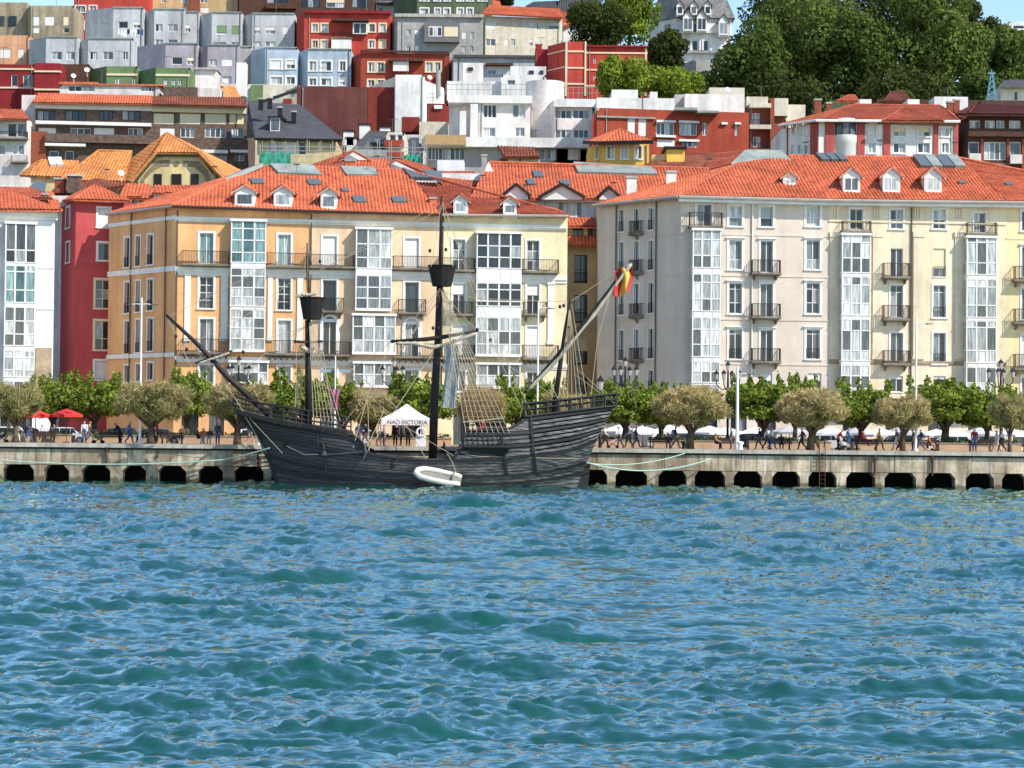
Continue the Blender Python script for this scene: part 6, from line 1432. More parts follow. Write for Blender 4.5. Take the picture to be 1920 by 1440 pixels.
parasol('wide red parasol beside the left plane tree', 66, 181.6, 2.6, 767, REDC, 8, .5); parasol('wide red parasol under the second plane tree', 124, 181.4, 2.7, 766, REDC, 8, .5)
for i, (x, yt, m, d) in enumerate(((1160, 796, WHC, 'just right of the ship stern'), (1205, 798, WHC, 'left of the largest tamarisk trunk'), (1255, 796, WHC, 'directly behind the largest tamarisk trunk'), (1330, 798, WHC, 'between the two trunks left of the thick pole'), (1362, 800, WHC, 'just left of the thick white pole'), (1418, 800, WHC, 'right of the thick white pole'), (1480, 797, GYC, 'left of the broad tan tamarisk trunk'), (1556, 800, WHC, 'right of the broad tan tamarisk trunk'),
                                (1612, 799, GYC, 'behind the plane trunk near the person in blue'), (1650, 802, WHC, 'just left of the yellow-topped walker'), (1697, 797, GYC, 'under the tamarisk beside the single-arm lamp'), (1755, 804, WHC, 'left of the widest plane trunk'), (1790, 804, WHC, 'right of the widest plane trunk'), (1836, 801, GYC, 'above the bench near the right edge'), (1900, 802, WHC, 'at the right edge of the picture'))):
    parasol(('grey ' if m is GYC else 'white ') + 'terrace parasol ' + d, x, 207.5 + (i % 3), 3.9, yt, m, 8, .65)
# gazebo with lettering
t = root('gazebo', 'white pyramid gazebo tent on the quay behind the ship waist', 'gazebo', loc=at(762, 179)); g0 = at(762, 179)
ax, az = P(764, 757, 179).x - g0.x, P(764, 757, 179).z - QZ; ez = P(764, 786, 179).z - QZ; hw = 2.0
b = MB(); cs = [(-hw, -hw), (hw, -hw), (hw, hw), (-hw, hw)]
for i in range(4):
    (x0, y0), (x1, y1) = cs[i], cs[(i + 1) % 4]; b.grid([[(x0 + (x1 - x0) * u, y0 + (y1 - y0) * u, ez) for u in (0, .5, 1)], [((x0 + (x1 - x0) * u) * .5, (y0 + (y1 - y0) * u) * .5, ez + (az - ez) * .42) for u in (0, .5, 1)], [(0, 0, az)] * 3])
b.build('canopy', WHC, t)
for i in range(4):
    (x0, y0), (x1, y1) = cs[i], cs[(i + 1) % 4]; b = MB(); b.grid([[(x0 + (x1 - x0) * u, y0 + (y1 - y0) * u, ez - .5 * v) for u in (0, .25, .5, .75, 1)] for v in (0, 1)]); b.build('valance', WHC, t)
    b = MB(); b.tube([(x0, y0, 0), (x0, y0, ez)], .04, 5); b.build('leg', LDARK, t)
def lettering(txt, size, loc, par, m, rx=math.pi / 2):
    cu = bpy.data.curves.new('lettering', 'FONT'); cu.body = txt; cu.size = size; cu.align_x = 'CENTER'; cu.extrude = .003; cu.materials.append(m)
    q = bpy.data.objects.new('lettering_curve', cu); me = bpy.data.meshes.new_from_object(q); me.materials.clear(); me.materials.append(m); bpy.data.objects.remove(q)
    o = bpy.data.objects.new('lettering', me); COL.objects.link(o); o.parent = par; o.location = loc; o.rotation_euler = (rx, 0, 0); return o
lettering('NAO VICTORIA', .46, (.15, -hw - .015, ez - .42), t, mat('maroon_print', lin(140, 70, 80, .7), .8, 0))
# pink flag lashed to a short white pole
t = root('flagpole', 'white pole with a pink flag tied round it behind the foremast', 'flagpole', loc=at(627, 174)); H = P(627, 668, 174).z - QZ
b = MB(); b.lathe([(.12, 0), (.08, 1), (.05, H)], 8); b.build('pole', WPOLE, t)
PINK = mat('faded_pink_cloth', lin(196, 110, 140, .72), .9, .15, 2); za, zb_ = P(627, 730, 174).z - QZ, P(627, 768, 174).z - QZ
b = MB(); b.grid([[((u - .5) * (.95 - .35 * math.sin(v * math.pi)), -.12 + .09 * math.sin(u * 14 + v * 3), za + (zb_ - za) * v + .12 * abs(u - .5)) for u in np.linspace(0, 1, 13)] for v in np.linspace(0, 1, 7)]); b.build('flag', PINK, t, None, True)
b = MB(); b.box(-1.2, -.35, -.15, .1, H - 1.3, H - 1.05); b.box(.35, 1.2, -.15, .1, H - 1.3, H - 1.05); b.tube([(-.9, 0, H - 1.1), (.9, 0, H - 1.1)], .04, 4); b.build('floodlight', mat('blue_grey_lamp', lin(150, 180, 205, .7), .4, .1), t)
# cars
TYRE = mat('tyre_rubber', lin(30, 30, 30, .7), .9, .1); CGLASS = mat('car_glass', lin(40, 46, 50, .6), .05, .1, spec=.6); RIMM = mat('wheel_rim', lin(170, 170, 175, .7), .3, .1, metal=.6); TAIL = mat('red_tail_light', lin(180, 20, 20, .7), .3, .05); HEAD = mat('headlight_glass', lin(220, 220, 215, .7), .15, .05)
def car(label, x, col, D=196, rz=0, van=False, name='parked_car'):
    m = mat('car_paint_' + col[0], lin(*col[1], .75), .25, .04, spec=.6)
    t = root(name, label, 'van' if van else 'car', loc=(P(x, 838, D).x, D, QZ - .13), rz=rz, group='cars on the quay road')
    L_ = 2.15; h1, h2 = (1.0, 1.95) if van else (.92, 1.46)
    low = [(-L_, .35), (-L_, .75), (-L_ + .1, h1 - .05), (-1.2, h1), (1.1 if not van else 1.7, h1), (1.9, h1 - .15), (L_, .62), (L_, .35), (1.75, .28), (-1.75, .28)]
    cab = [(-L_ + .25, h1), (-1.55, h2 - .06), (-1.1, h2), (.3, h2), (.65, h2 - .1), (1.35, h1)] if not van else [(-L_ + .03, h1), (-L_ + .1, h2 - .05), (-1.9, h2), (1.0, h2), (1.3, h2 - .15), (1.85, h1)]
    b = MB(); b.slab([(x_, -.85, z) for x_, z in low], (0, 1.7, 0)); o = b.build('body', m, t)
    b = MB(); n = len(cab); i0 = [( x_, -.8 + .14 * (z - h1) / (h2 - h1), z) for x_, z in cab]; i1 = [(x_, -y_, z) for x_, y_, z in i0]
    for k in range(n): b.poly([i0[k], i0[(k + 1) % n], i1[(k + 1) % n], i1[k]])
    b.poly(i0); b.poly(i1); b.build('cabin', m, t)
    for sy in (-1, 1):
        for (xa, xb) in ((-1.45, -.5), (-.42, .5)) + (((.55, 1.05),) if not van else ((.6, 1.4),)):
            y_ = sy * .79; top = h2 - .1; b = MB(); sl = .3 if xb > .9 else 0
            b.slab([(xa, y_, h1 + .04), (xb, y_, h1 + .04), (xb - sl * 1.1, sy * .68, top), (xa + (.15 if xa < -1 else 0), sy * .68, top)], (0, sy * .03, 0)); b.build('side_window', CGLASS, t)
        for xw in (-1.35, 1.35):
            M_ = Matrix.Translation((xw, sy * .8, .32)) @ Matrix.Rotation(math.pi / 2, 4, 'X'); b = MB(); b.lathe([(.01, -.1), (.3, -.1), (.32, -.05), (.32, .05), (.3, .1), (.01, .1)], 14)
            w_ = b.build('wheel', TYRE, t); w_.matrix_basis = M_; b = MB(); b.lathe([(.01, -.115), (.2, -.112), (.2, .112), (.01, .115)], 10); r_ = b.build('rim', RIMM, None); r_.parent = w_
    b = MB(); b.slab([(1.36, -.7, h1 + .02), (1.36, .7, h1 + .02), (.72, .6, h2 - .13), (.72, -.6, h2 - .13)], (.04, 0, .03)); b.build('windscreen', CGLASS, t)
    for sy in (-.6, .6): b = MB(); b.box(L_ - .12, L_ + .02, sy - .18, sy + .18, .6, .74); b.build('headlight', HEAD, t); b = MB(); b.box(-L_ - .02, -L_ + .08, sy - .16, sy + .16, .66, .86); b.build('tail_light', TAIL, t)
SIL, WHT, BLK, GRY, DBL = ('white', (238, 238, 238)), ('pearl', (226, 228, 230)), ('black', (34, 36, 40)), ('grey', (120, 124, 128)), ('blue', (60, 76, 100))
for i, (x, c_, l) in enumerate(((8, SIL, 'white car at the far left end of the road'), (48, BLK, 'black car behind the far left tamarisk'), (124, WHT, 'white car under the red parasols'), (222, DBL, 'dark blue car behind the dark pushchair'), (300, GRY, 'grey car behind the wheelchair'), (484, SIL, 'white car seen beside the ship bow'), (690, WHT, 'white car seen over the ship waist'), (1258, SIL, 'white car behind the largest tamarisk'), (1300, GRY, 'grey car right of the largest tamarisk trunk'), (1400, BLK, 'black car right of the thick white pole'), (1545, SIL, 'white car behind the broad tan tamarisk trunk'), (1700, DBL, 'dark blue car behind the striped-top walker'), (1783, SIL, 'white car under the widest plane tree'), (1862, GRY, 'grey car near the right edge'))):
    car(l, x, c_, 196 if i % 2 else 195.5, 0 if i % 3 else math.pi)
# quay fittings: ladder, bollards, mooring ropes, standing lifebuoy box
t = root('ladder', 'rusty iron ladder fixed to the quay face right of the broad tamarisk', 'ladder', loc=(P(1541, 870, QY).x, QY - .25, 0))
for sx in (-.22, .22): b = MB(); b.tube([(sx, 0, -.3), (sx, 0, 3.0), (sx, .35, 3.9), (sx, .8, 3.2)], .035, 5); b.build('rail', RUST, t)
for i in range(9): b = MB(); b.tube([(-.22, 0, .1 + i * .33), (.22, 0, .1 + i * .33)], .025, 4); b.build('rung', RUST, t)
for x, l in ((486, 'white bollard beside the bow'), (1283, 'dark mooring bollard beside the largest tamarisk trunk'), (1388, 'bollard at the foot of the thick white pole')):
    t = root('bollard', 'short ' + l, 'bollard', loc=at(x, 172)); b = MB(); b.lathe([(.24, 0), (.2, .1), (.17, .35), (.28, .5), (.26, .6), (.05, .66)], 12); b.build('post', WPOLE if 'white' in l else IRONB, t, None, True)
for x, l in ((745, 'left of the ship bow'),): pass
for (x, y0, l) in ((196, 'rust', 'left'), ): pass
for x, y, l in ((200, 845, 'vertical rusty drain pipe on the quay left of the ship'), (484, 850, 'rust-streaked iron fender by the ship bow'), (1640, 862, 'rusty iron fender on the quay below the yellow-topped walker'), (1748, 872, 'short rusty fender on the quay near the right')):
    t = root('fender', l, 'fender', loc=(P(x, y, QY).x, QY - .06, 1.4)); b = MB(); b.tube([(0, 0, -.3), (0, 0, 1.3)], .09, 6); b.box(-.15, .15, -.04, .15, 1.0, 1.1); b.build('post', RUST, t)
ROPEG = mat('pale_green_rope', lin(176, 214, 190, .75), .9, .1); ROPE = mat('hemp_rope', lin(192, 174, 142, .72), .9, .15)
def rope_thing(label, pts, m, r=.045):
    o0 = pts[0]; b = MB(); b.tube([p - o0 for p in pts], r, 5); t = b.build('mooring_rope', m); t.location = o0; tag(t, label, 'rope', 'mooring ropes')
def sag(a, b_, d, n=14): return [a.lerp(b_, i / n) - Vector((0, 0, d * 4 * (i / n) * (1 - i / n))) for i in range(n + 1)]
rope_thing('long pale green mooring rope looping along the quay left of the ship', sag(P(-10, 862, 168), P(420, 862, 167), .35) + sag(P(420, 862, 167), P(505, 840, 165), .05)[1:], ROPEG, .05)
rope_thing('thin mooring rope from the quay to the ship bow', sag(P(303, 848, 170.5), P(520, 845, 166), .5), ROPE, .03)
rope_thing('upper pale green mooring rope right of the stern', sag(P(1096, 868, 166), P(1284, 850, 170.5), .45), ROPEG); rope_thing('lower pale green mooring rope sagging right of the stern', sag(P(1096, 866, 165.5), P(1334, 860, 170.5), .8), ROPEG, .055)
t = root('lifebuoy_cabinet', 'white lifebuoy cabinet standing on the quay beside the gazebo', 'cabinet', loc=at(789, 173)); b = MB(); b.box(-.4, .4, -.2, .2, 0, .9); b.build('cabinet', WPOLE, t); b = MB(); b.tube([(.32 * math.cos(a), -.26, 1.15 + .32 * math.sin(a)) for a in np.linspace(0, 2 * math.pi, 17)], .09, 6); b.build('lifebuoy', WPOLE, t); b = MB(); b.box(-.05, .05, -.18, 0, .9, 1.6); b.build('post', WPOLE, t)

# ================================================================ the black carrack moored at the quay
SY = 166.5
HULL = mat('tarred_hull_plank', lin(74, 72, 73, .62), .6, .5, .9, bump=.5, bscale=3, spec=.35, rand=.22, stretch=(.35, .35, 5))
def worn(m):
    # bleached, flaking patches that run along the planks, mostly towards the stern
    N, L = m.node_tree.nodes, m.node_tree.links; bs = N['Principled BSDF']; src = bs.inputs['Base Color'].links[0].from_socket
    geo = [n for n in N if n.type == 'NEW_GEOMETRY'][0]; mp = N.new('ShaderNodeMapping'); mp.inputs['Scale'].default_value = (.9, .3, 9); L.new(geo.outputs['Position'], mp.inputs[0])
    nz = N.new('ShaderNodeTexNoise'); nz.inputs['Scale'].default_value = 1.2; nz.inputs['Detail'].default_value = 6; nz.inputs['Roughness'].default_value = .7; L.new(mp.outputs[0], nz.inputs['Vector'])
    r = N.new('ShaderNodeMapRange'); L.new(nz.outputs['Fac'], r.inputs[0])
    for i, v in zip((1, 2, 3, 4), (.44, .68, 0, .85)): r.inputs[i].default_value = v
    sx = N.new('ShaderNodeSeparateXYZ'); L.new(geo.outputs['Position'], sx.inputs[0]); rx = N.new('ShaderNodeMapRange'); L.new(sx.outputs[0], rx.inputs[0])
    for i, v in zip((1, 2, 3, 4), (-14, 4, .12, 1)): rx.inputs[i].default_value = v
    mu = N.new('ShaderNodeMath'); mu.operation = 'MULTIPLY'; L.new(r.outputs[0], mu.inputs[0]); L.new(rx.outputs[0], mu.inputs[1])
    mx = N.new('ShaderNodeMix'); mx.data_type = 'RGBA'; mx.inputs[7].default_value = (.34, .33, .32, 1); L.new(mu.outputs[0], mx.inputs[0]); L.new(src, mx.inputs[6]); L.new(mx.outputs[2], bs.inputs['Base Color'])
worn(HULL)
TIMB = mat('tarred_timber', lin(52, 50, 52, .6), .6, .35, 2, spec=.35, rand=.15); MASTM = mat('dark_mast_wood', lin(58, 50, 48, .6), .6, .35, 2, stretch=(3, 3, .3)); DECKM = mat('worn_deck', lin(120, 100, 80, .6), .9, .3, 2); SAIL = mat('furled_canvas', lin(200, 188, 164, .74), .9, .2, 3); INNER = mat('hull_inside', lin(44, 40, 38, .6), .8, .3, 2)
ship = root('sailing_ship', 'black wooden carrack with three bare masts moored at the quay', 'ship', loc=(P(803, 900, SY).x, SY, 0))
S0 = Vector(WM[ship.name].translation)
def lerp_poly(pts, x):
    xs_, ys_ = [p[0] for p in pts], [p[1] for p in pts]
    return float(np.interp(x, xs_, ys_))
STEM = [(738, 437), (778, 447), (815, 484), (850, 500), (868, 508), (908, 521), (932, 536)]          # y -> x
STERN = [(738, 1156), (761, 1152), (822, 1121), (866, 1101), (884, 1092), (908, 1085), (932, 1076)]
def half(px, py):
    xs_, xe = lerp_poly(STEM, py), lerp_poly(STERN, py); s = min(1, max(0, (px - xs_) / (xe - xs_)))
    e = min(s / .40, 1); fb = math.sin(e * math.pi / 2) ** .8
    r = min((1 - s) / .45, 1); w0 = lerp_poly([(738, .62), (822, .6), (866, .36), (908, .12), (932, .06)], py); fr = w0 + (1 - w0) * math.sin(r * math.pi / 2) ** .8
    B_ = 3.7 - .011 * max(0, 850 - py) if py < 850 else 3.7 - ((py - 850) / 90) ** 2 * .9
    return B_ * fb * fr + .06
def hp(px, py, off=0, side=-1):
    """point on the hull skin: side -1 faces the viewer"""
    p = P(px, py, SY - half(px, py) - off)
    if side > 0: p.y = 2 * SY - p.y
    return p - S0
def smooth_poly(pts, x):
    """monotone-ish smooth interpolation through the points"""
    xs_ = [p[0] for p in pts]
    if x <= xs_[0]: return pts[0][1]
    if x >= xs_[-1]: return pts[-1][1]
    i = max(k for k in range(len(xs_)) if xs_[k] <= x); i = min(i, len(xs_) - 2)
    def sl(k):
        if k == 0: return (pts[1][1] - pts[0][1]) / (pts[1][0] - pts[0][0])
        if k == len(pts) - 1: return (pts[-1][1] - pts[-2][1]) / (pts[-1][0] - pts[-2][0])
        return (pts[k + 1][1] - pts[k - 1][1]) / (pts[k + 1][0] - pts[k - 1][0])
    h = pts[i + 1][0] - pts[i][0]; t = (x - pts[i][0]) / h
    a, b_ = pts[i][1], pts[i + 1][1]; m0, m1 = sl(i) * h, sl(i + 1) * h
    return (2 * t ** 3 - 3 * t * t + 1) * a + (t ** 3 - 2 * t * t + t) * m0 + (-2 * t ** 3 + 3 * t * t) * b_ + (t ** 3 - t * t) * m1
C0 = [(537, 932), (650, 934), (800, 936), (950, 935), (1076, 932)]
C1 = [(521, 906), (600, 913), (776, 916), (950, 914), (1085, 906)]
C2 = [(509, 870), (560, 884), (657, 894), (776, 900), (875, 905), (974, 903), (1037, 895), (1092, 883)]
C3 = [(500, 850), (540, 862), (610, 877), (681, 882), (776, 888), (855, 891), (954, 889), (1033, 881), (1101, 865)]
C4 = [(484, 815), (540, 823), (610, 837), (681, 848), (776, 859), (847, 860), (915, 858), (994, 852), (1073, 839), (1121, 821)]
NS = 56
def curve_pts(c, n=NS): x0, x1 = c[0][0], c[-1][0]; return [(x0 + (x1 - x0) * (i / n), smooth_poly(c, x0 + (x1 - x0) * (i / n))) for i in range(n + 1)]
def blend(ca, cb, t): return [(a[0] + (b_[0] - a[0]) * t, a[1] + (b_[1] - a[1]) * t) for a, b_ in zip(ca, cb)]
hull = None
def band(lo, hi, off, name, m=None, par=None, side=-1):
    """a plank between two px polylines (lo below, hi above), standing 'off' metres proud"""
    b = MB(); f = -1 if side < 0 else 1
    o_lo, o_hi = [hp(x, y, off, side) for x, y in lo], [hp(x, y, off, side) for x, y in hi]
    i_lo, i_hi = [hp(x, y, -.03, side) for x, y in lo], [hp(x, y, -.03, side) for x, y in hi]
    b.grid([o_lo, o_hi]); b.grid([o_hi, i_hi]); b.grid([i_lo, o_lo])
    for k in (0, -1): b.poly([o_lo[k], o_hi[k], i_hi[k], i_lo[k]])
    return b.build(name, m or HULL, par or ship, None if par is None else WM[ship.name])
cs = [curve_pts(c) for c in (C0, C1, C2, C3, C4)]
# inner shell on both sides and deck
shell = MB()
for side in (-1, 1):
    off = -.06 if side < 0 else 0
    for a, c in zip(cs[:-1], cs[1:]): shell.grid([[hp(x, y, off, side) for x, y in a], [hp(x, y, off, side) for x, y in blend(a, c, .5)], [hp(x, y, off, side) for x, y in c]])
hull = shell.build('hull', [HULL], ship, None, True)
b = MB(); dk = [(x, y + 14) for x, y in cs[4]]
b.grid([[hp(x, y, -.1, -1) for x, y in dk], [hp(x, y, -.1, 1) for x, y in dk]]); b.build('deck', DECKM, ship)
def strakes(ca, cb, n, wales=(), base=.0, wname='wale', sides=(-1,)):
    for j in range(n):
        lo, hi = blend(ca, cb, j / n), blend(ca, cb, (j + 1) / n - .04 / 1)
        w_ = j in wales
        band(lo, hi, base + (.15 if w_ else rnd.uniform(.0, .025)), wname if w_ else 'hull_plank', TIMB if w_ else HULL, hull)
strakes(cs[0], cs[1], 3); strakes(cs[1], cs[2], 3, (2,)); strakes(cs[2], cs[3], 3, (2,)); strakes(cs[3], cs[4], 6, (5,))
# bow panel under the forecastle, half-deck side and aftcastle side
def panel(lo, hi, n, wales=(), nseg=20, far=True, nm='hull_plank'):
    a = [(x, y) for x, y in curve_pts(lo, nseg)]; c = curve_pts(hi, nseg)
    strakes(a, c, n, wales)
    if far:
        m_ = MB(); m_.grid([[hp(x, y, 0, 1) for x, y in a], [hp(x, y, 0, 1) for x, y in c]]); m_.build('far_side', INNER, hull, WM[ship.name])
    m_ = MB(); m_.grid([[hp(x, y, -.07, -1) for x, y in a], [hp(x, y, -.07, -1) for x, y in c]]); m_.build('inner_lining', INNER, hull, WM[ship.name])
panel([(484, 815), (540, 823), (610, 837), (681, 848), (700, 850.5)], [(447, 778), (520, 793), (600, 806), (652, 815), (686, 846)], 5, (4,))
panel([(994, 852), (1073, 839), (1121, 821)], [(994, 781), (1073, 770), (1152, 761)], 9, (2, 5, 8))
panel([(848, 860), (915, 858), (994, 852)], [(873, 808), (930, 808), (994, 806)], 6, (2, 5))
# sweep up to the aftcastle
band([(940, 808), (960, 808), (980, 807), (995, 806)], [(941, 806), (962, 802), (980, 791), (994, 781)], .03, 'sheer_plank', HULL, hull)
b = MB(); b.tube([hp(x, y, .02) for x, y in ((850, 859), (862, 848), (868, 832), (872, 812), (875, 807), (940, 807), (962, 801), (980, 790), (995, 779))], .09, 6); b.build('sheer_rail', TIMB, ship)
# transom, stem post, rudder
b = MB(); ys = [(761, 1152), (790, 1137), (822, 1121), (845, 1110), (866, 1101), (884, 1092), (908, 1085), (930, 1077)]
b.grid([[hp(x - 1, y, 0, -1), hp(x - 1, y, 0, 1)] for y, x in ys]); b.build('transom', TIMB, ship)
b = MB(); b.tube([P(x, y, SY) - S0 for y, x in STEM[1:]], .2, 6); b.build('stem_post', TIMB, ship)
b = MB(); pts_ = [P(1090, 866, SY) - S0, P(1108, 866, SY) - S0, P(1100, 930, SY) - S0, P(1074, 930, SY) - S0]; b.slab([p - Vector((0, .12, 0)) for p in pts_], (0, .24, 0)); b.build('rudder', TIMB, ship)
# half-deck bulkhead and decks of the castles
b = MB()
for (x, y0, y1) in ((874, 808, 862),):
    b.poly([hp(x, y1, -.2, -1), hp(x, y1, -.2, 1), hp(x, y0, -.2, 1), hp(x, y0, -.2, -1)])
b.build('bulkhead', INNER, ship)
b = MB(); b.grid([[hp(x, y, -.12, -1) for x, y in ((874, 816), (934, 815), (994, 813))], [hp(x, y, -.12, 1) for x, y in ((874, 816), (934, 815), (994, 813))]]); b.build('half_deck', DECKM, ship)
b = MB(); b.grid([[hp(x, y, -.12, -1) for x, y in ((990, 788), (1073, 778), (1148, 769))], [hp(x, y, -.12, 1) for x, y in ((990, 788), (1073, 778), (1148, 769))]]); b.build('poop_deck', DECKM, ship)
b = MB(); b.poly([hp(992, 812, -.15, -1), hp(992, 812, -.15, 1), hp(992, 788, -.15, 1), hp(992, 788, -.15, -1)]); b.build('bulkhead', INNER, ship)
# open timber rails
def railing(top, bottom, hb, posts, mid=(.45,), r=.06, side=(-1, 1), name='rail'):
    """top/bottom: px polylines; hb(px): half breadth in metres"""
    x0, x1 = top[0][0], top[-1][0]
    for sd in side:
        def q(x, y): p = P(x, y, SY - hb(x)); p.y = SY + sd * hb(x); return p - S0
        xs_ = np.linspace(x0, x1, 9)
        for t in (0, *mid, 1):
            b = MB(); b.tube([q(x, lerp_poly(bottom, x) * t + lerp_poly(top, x) * (1 - t)) for x in xs_], r * (1.35 if t in (0, 1) else .9), 5); b.build(name, TIMB, ship)
        for i in range(posts + 1):
            x = x0 + (x1 - x0) * i / posts; b = MB(); b.tube([q(x, lerp_poly(bottom, x) + 1), q(x, lerp_poly(top, x) - 3)], r * 1.1, 5); b.build('rail_post', TIMB, ship)
fcb = lambda x: lerp_poly([(437, .55), (480, 1.3), (540, 2.1), (600, 2.6), (655, 2.8)], x)
railing([(438, 743), (487, 756), (575, 770), (648, 782)], [(440, 768), (525, 789), (650, 808)], fcb, 9, (.35, .68))
b = MB(); fx = np.linspace(440, 652, 12); fy = lambda x: lerp_poly([(440, 769), (525, 790), (652, 809)], x)
for s_, dy in ((0, 0), (1, 6)):
    pass
lo_n, lo_f = [P(x, fy(x) + 7, SY - fcb(x) - .1) - S0 for x in fx], [P(x, fy(x) + 7, SY - fcb(x)) - S0 for x in fx]
for p, x in zip(lo_f, fx): p.y = fcb(x) + .1
b.grid([lo_n, lo_f]); up_n = [p + Vector((0, 0, .32)) for p in lo_n]; up_f = [p + Vector((0, 0, .32)) for p in lo_f]; b.grid([up_n, up_f]); b.grid([lo_n, up_n]); b.grid([lo_f, up_f]); b.poly([lo_n[-1], lo_f[-1], up_f[-1], up_n[-1]]); b.build('forecastle_deck', TIMB, ship)
for x in np.linspace(450, 645, 14): p = P(x, fy(x) + 3, SY - fcb(x) - .12) - S0; b = MB(); b.box(p.x - .12, p.x + .12, p.y - .06, p.y + .02, p.z - .1, p.z + .1); b.build('deck_beam_end', INNER, ship)
# flare plank between the hull top and the forecastle deck
fl = MB(); xs_ = np.linspace(449, 652, 12); hiy = lambda x: lerp_poly([(447, 779), (520, 794), (600, 807), (652, 816)], x)
for sd in (-1, 1):
    r0, r1 = [], []
    for x in xs_:
        a = hp(x, hiy(x), 0, sd); c = P(x, fy(x) + 8, SY - fcb(x)) - S0
        if sd > 0: c.y = fcb(x)
        r0.append(a); r1.append(c)
    fl.grid([r0, r1])
fl.build('forecastle_side', HULL, ship)
pob = lambda x: lerp_poly([(983, 2.9), (1060, 2.6), (1156, 2.0)], x)
railing([(984, 757), (1070, 748), (1156, 738)], [(990, 781), (1073, 770), (1152, 761)], pob, 8, (.45,), .07)
b = MB(); b.tube([P(1155, 741, SY - 2.0) - S0, P(1155, 741, SY + 2.0) - S0], .1, 6); b.tube([P(1153, 752, SY - 2.0) - S0, P(1153, 752, SY + 2.0) - S0], .07, 6); b.build('taffrail', TIMB, ship)
b = MB(); b.tube([P(984, 757, SY - 2.9) - S0, P(984, 757, SY + 2.9) - S0], .09, 6)
for i in range(9): y_ = SY - 2.8 + .7 * i; b.tube([P(985, 783, y_) - S0, P(985, 757, y_) - S0], .05, 5)
b.build('poop_front_rail', TIMB, ship)
# half-deck rail stanchions with far bulwark
railing([(876, 796), (940, 794)], [(876, 808), (940, 807)], lambda x: 3.1, 8, (), .045, (1,))
# channel, chain plates, skids
b = MB(); q0, q1 = hp(870, 836, 0), hp(962, 835, 0); b.box(q0.x, q1.x, min(q0.y, q1.y) - .55, max(q0.y, q1.y) + .3, q0.z - .1, q0.z + .06); b.slab([(q0.x + .2, q0.y - .4, q0.z - .1), (q1.x - .3, q0.y - .4, q0.z - .1), (q1.x - .6, q0.y + .1, q0.z - .75), (q0.x + .6, q0.y + .1, q0.z - .75)], (0, .1, 0)); b.build('chain_channel', TIMB, ship)
for pts_ in ([(996, 780), (998, 815), (1001, 850), (1005, 886)], [(941, 818), (945, 850), (951, 889)], [(606, 829), (609, 850), (612, 882)], [(595, 806), (598, 838)]):
    b = MB(); b.tube([hp(x, y, .12) for x, y in pts_], .13 if pts_[0][0] != 595 else .06, 4); b.build('rubbing_timber', TIMB, ship)
# anchor lashed to the bow
b = MB(); b.tube([hp(610, 853, .3), hp(640, 851, .35), hp(682, 847, .3)], .07, 6); b.tube([hp(x, y, .35) for x, y in ((679, 826), (684, 836), (686, 848), (682, 860), (672, 872))], [.04, .08, .1, .08, .04], 6); b.box(*(lambda p: (p.x - .15, p.x + .15, p.y - .1, p.y + .1, p.z - .15, p.z + .15))(hp(609, 850, .32))); b.build('anchor', mat('grey_anchor_iron', lin(96, 98, 104, .6), .6, .2, 3), ship)
b = MB(); p = hp(537, 836, .02); b.lathe([(.16, -.05), (.2, 0), (.16, .06), (.01, .06)], 10); o = b.build('hawse_hole', INNER, ship); o.matrix_basis = Matrix.Translation(p) @ Matrix.Rotation(math.pi / 2, 4, 'X')
for y in (864, 873): b = MB(); b.lathe([(.12, -.05), (.15, 0), (.12, .06), (.01, .06)], 10); o = b.build('port_lid', INNER, ship); o.matrix_basis = Matrix.Translation(hp(737, y, .03)) @ Matrix.Rotation(math.pi / 2, 4, 'X')
# spars
def spar(name, pts, rad, m=None, Y=SY, n=10): b = MB(); b.tube([P(x, y, Y if not isinstance(Y, (list, tuple)) else Y[i]) - S0 for i, (x, y) in enumerate(pts)], rad, n); return b.build(name, m or MASTM, ship, None, True)
spar('foremast', [(579, 800), (578, 690), (577, 600)], [.27, .25, .2]); spar('fore_topmast', [(580, 612), (577, 520), (576, 456)], [.13, .11, .05])
spar('mainmast', [(811, 866), (815, 740), (821, 640), (824, 535)], [.33, .31, .27, .22]); spar('main_topmast', [(826, 545), (826, 470), (828, 368)], [.15, .14, .08])
spar('mizzen_mast', [(1036, 790), (1048, 700), (1060, 620), (1070, 562)], [.2, .19, .16, .12]); spar('bowsprit', [(505, 778), (430, 710), (370, 645), (311, 590)], [.26, .22, .17, .1], None, [SY, SY, SY, SY])
spar('lateen_yard', [(983, 737), (1040, 672), (1110, 586), (1160, 520), (1187, 487)], [.09, .13, .13, .1, .06], None, SY - .3); 
def bundle(name, pts, r, Y, seed): 
    g = random.Random(seed); b = MB(); n = 26; q = []
    for i in range(n + 1):
        t = i / n * (len(pts) - 1); k = min(int(t), len(pts) - 2); x = pts[k][0] + (pts[k + 1][0] - pts[k][0]) * (t - k); y = pts[k][1] + (pts[k + 1][1] - pts[k][1]) * (t - k)
        q.append(P(x, y + g.uniform(-.6, .6), Y) - S0)
    b.tube(q, [r * (g.uniform(.65, 1.2)) * (.5 if i in (0, n) else 1) for i in range(n + 1)], 8); return b.build(name, SAIL, ship, None, True)
bundle('furled_lateen_sail', [(988, 734), (1044, 676), (1114, 590), (1164, 521), (1184, 494)], .14, SY - .5, 3)
spar('main_yard', [(732, 640), (800, 636), (830, 632), (897, 620)], [.09, .17, .17, .08], None, SY - .6); bundle('furled_main_sail', [(742, 644), (780, 644), (812, 652), (835, 646), (860, 637), (893, 625)], .15, SY - .75, 4)
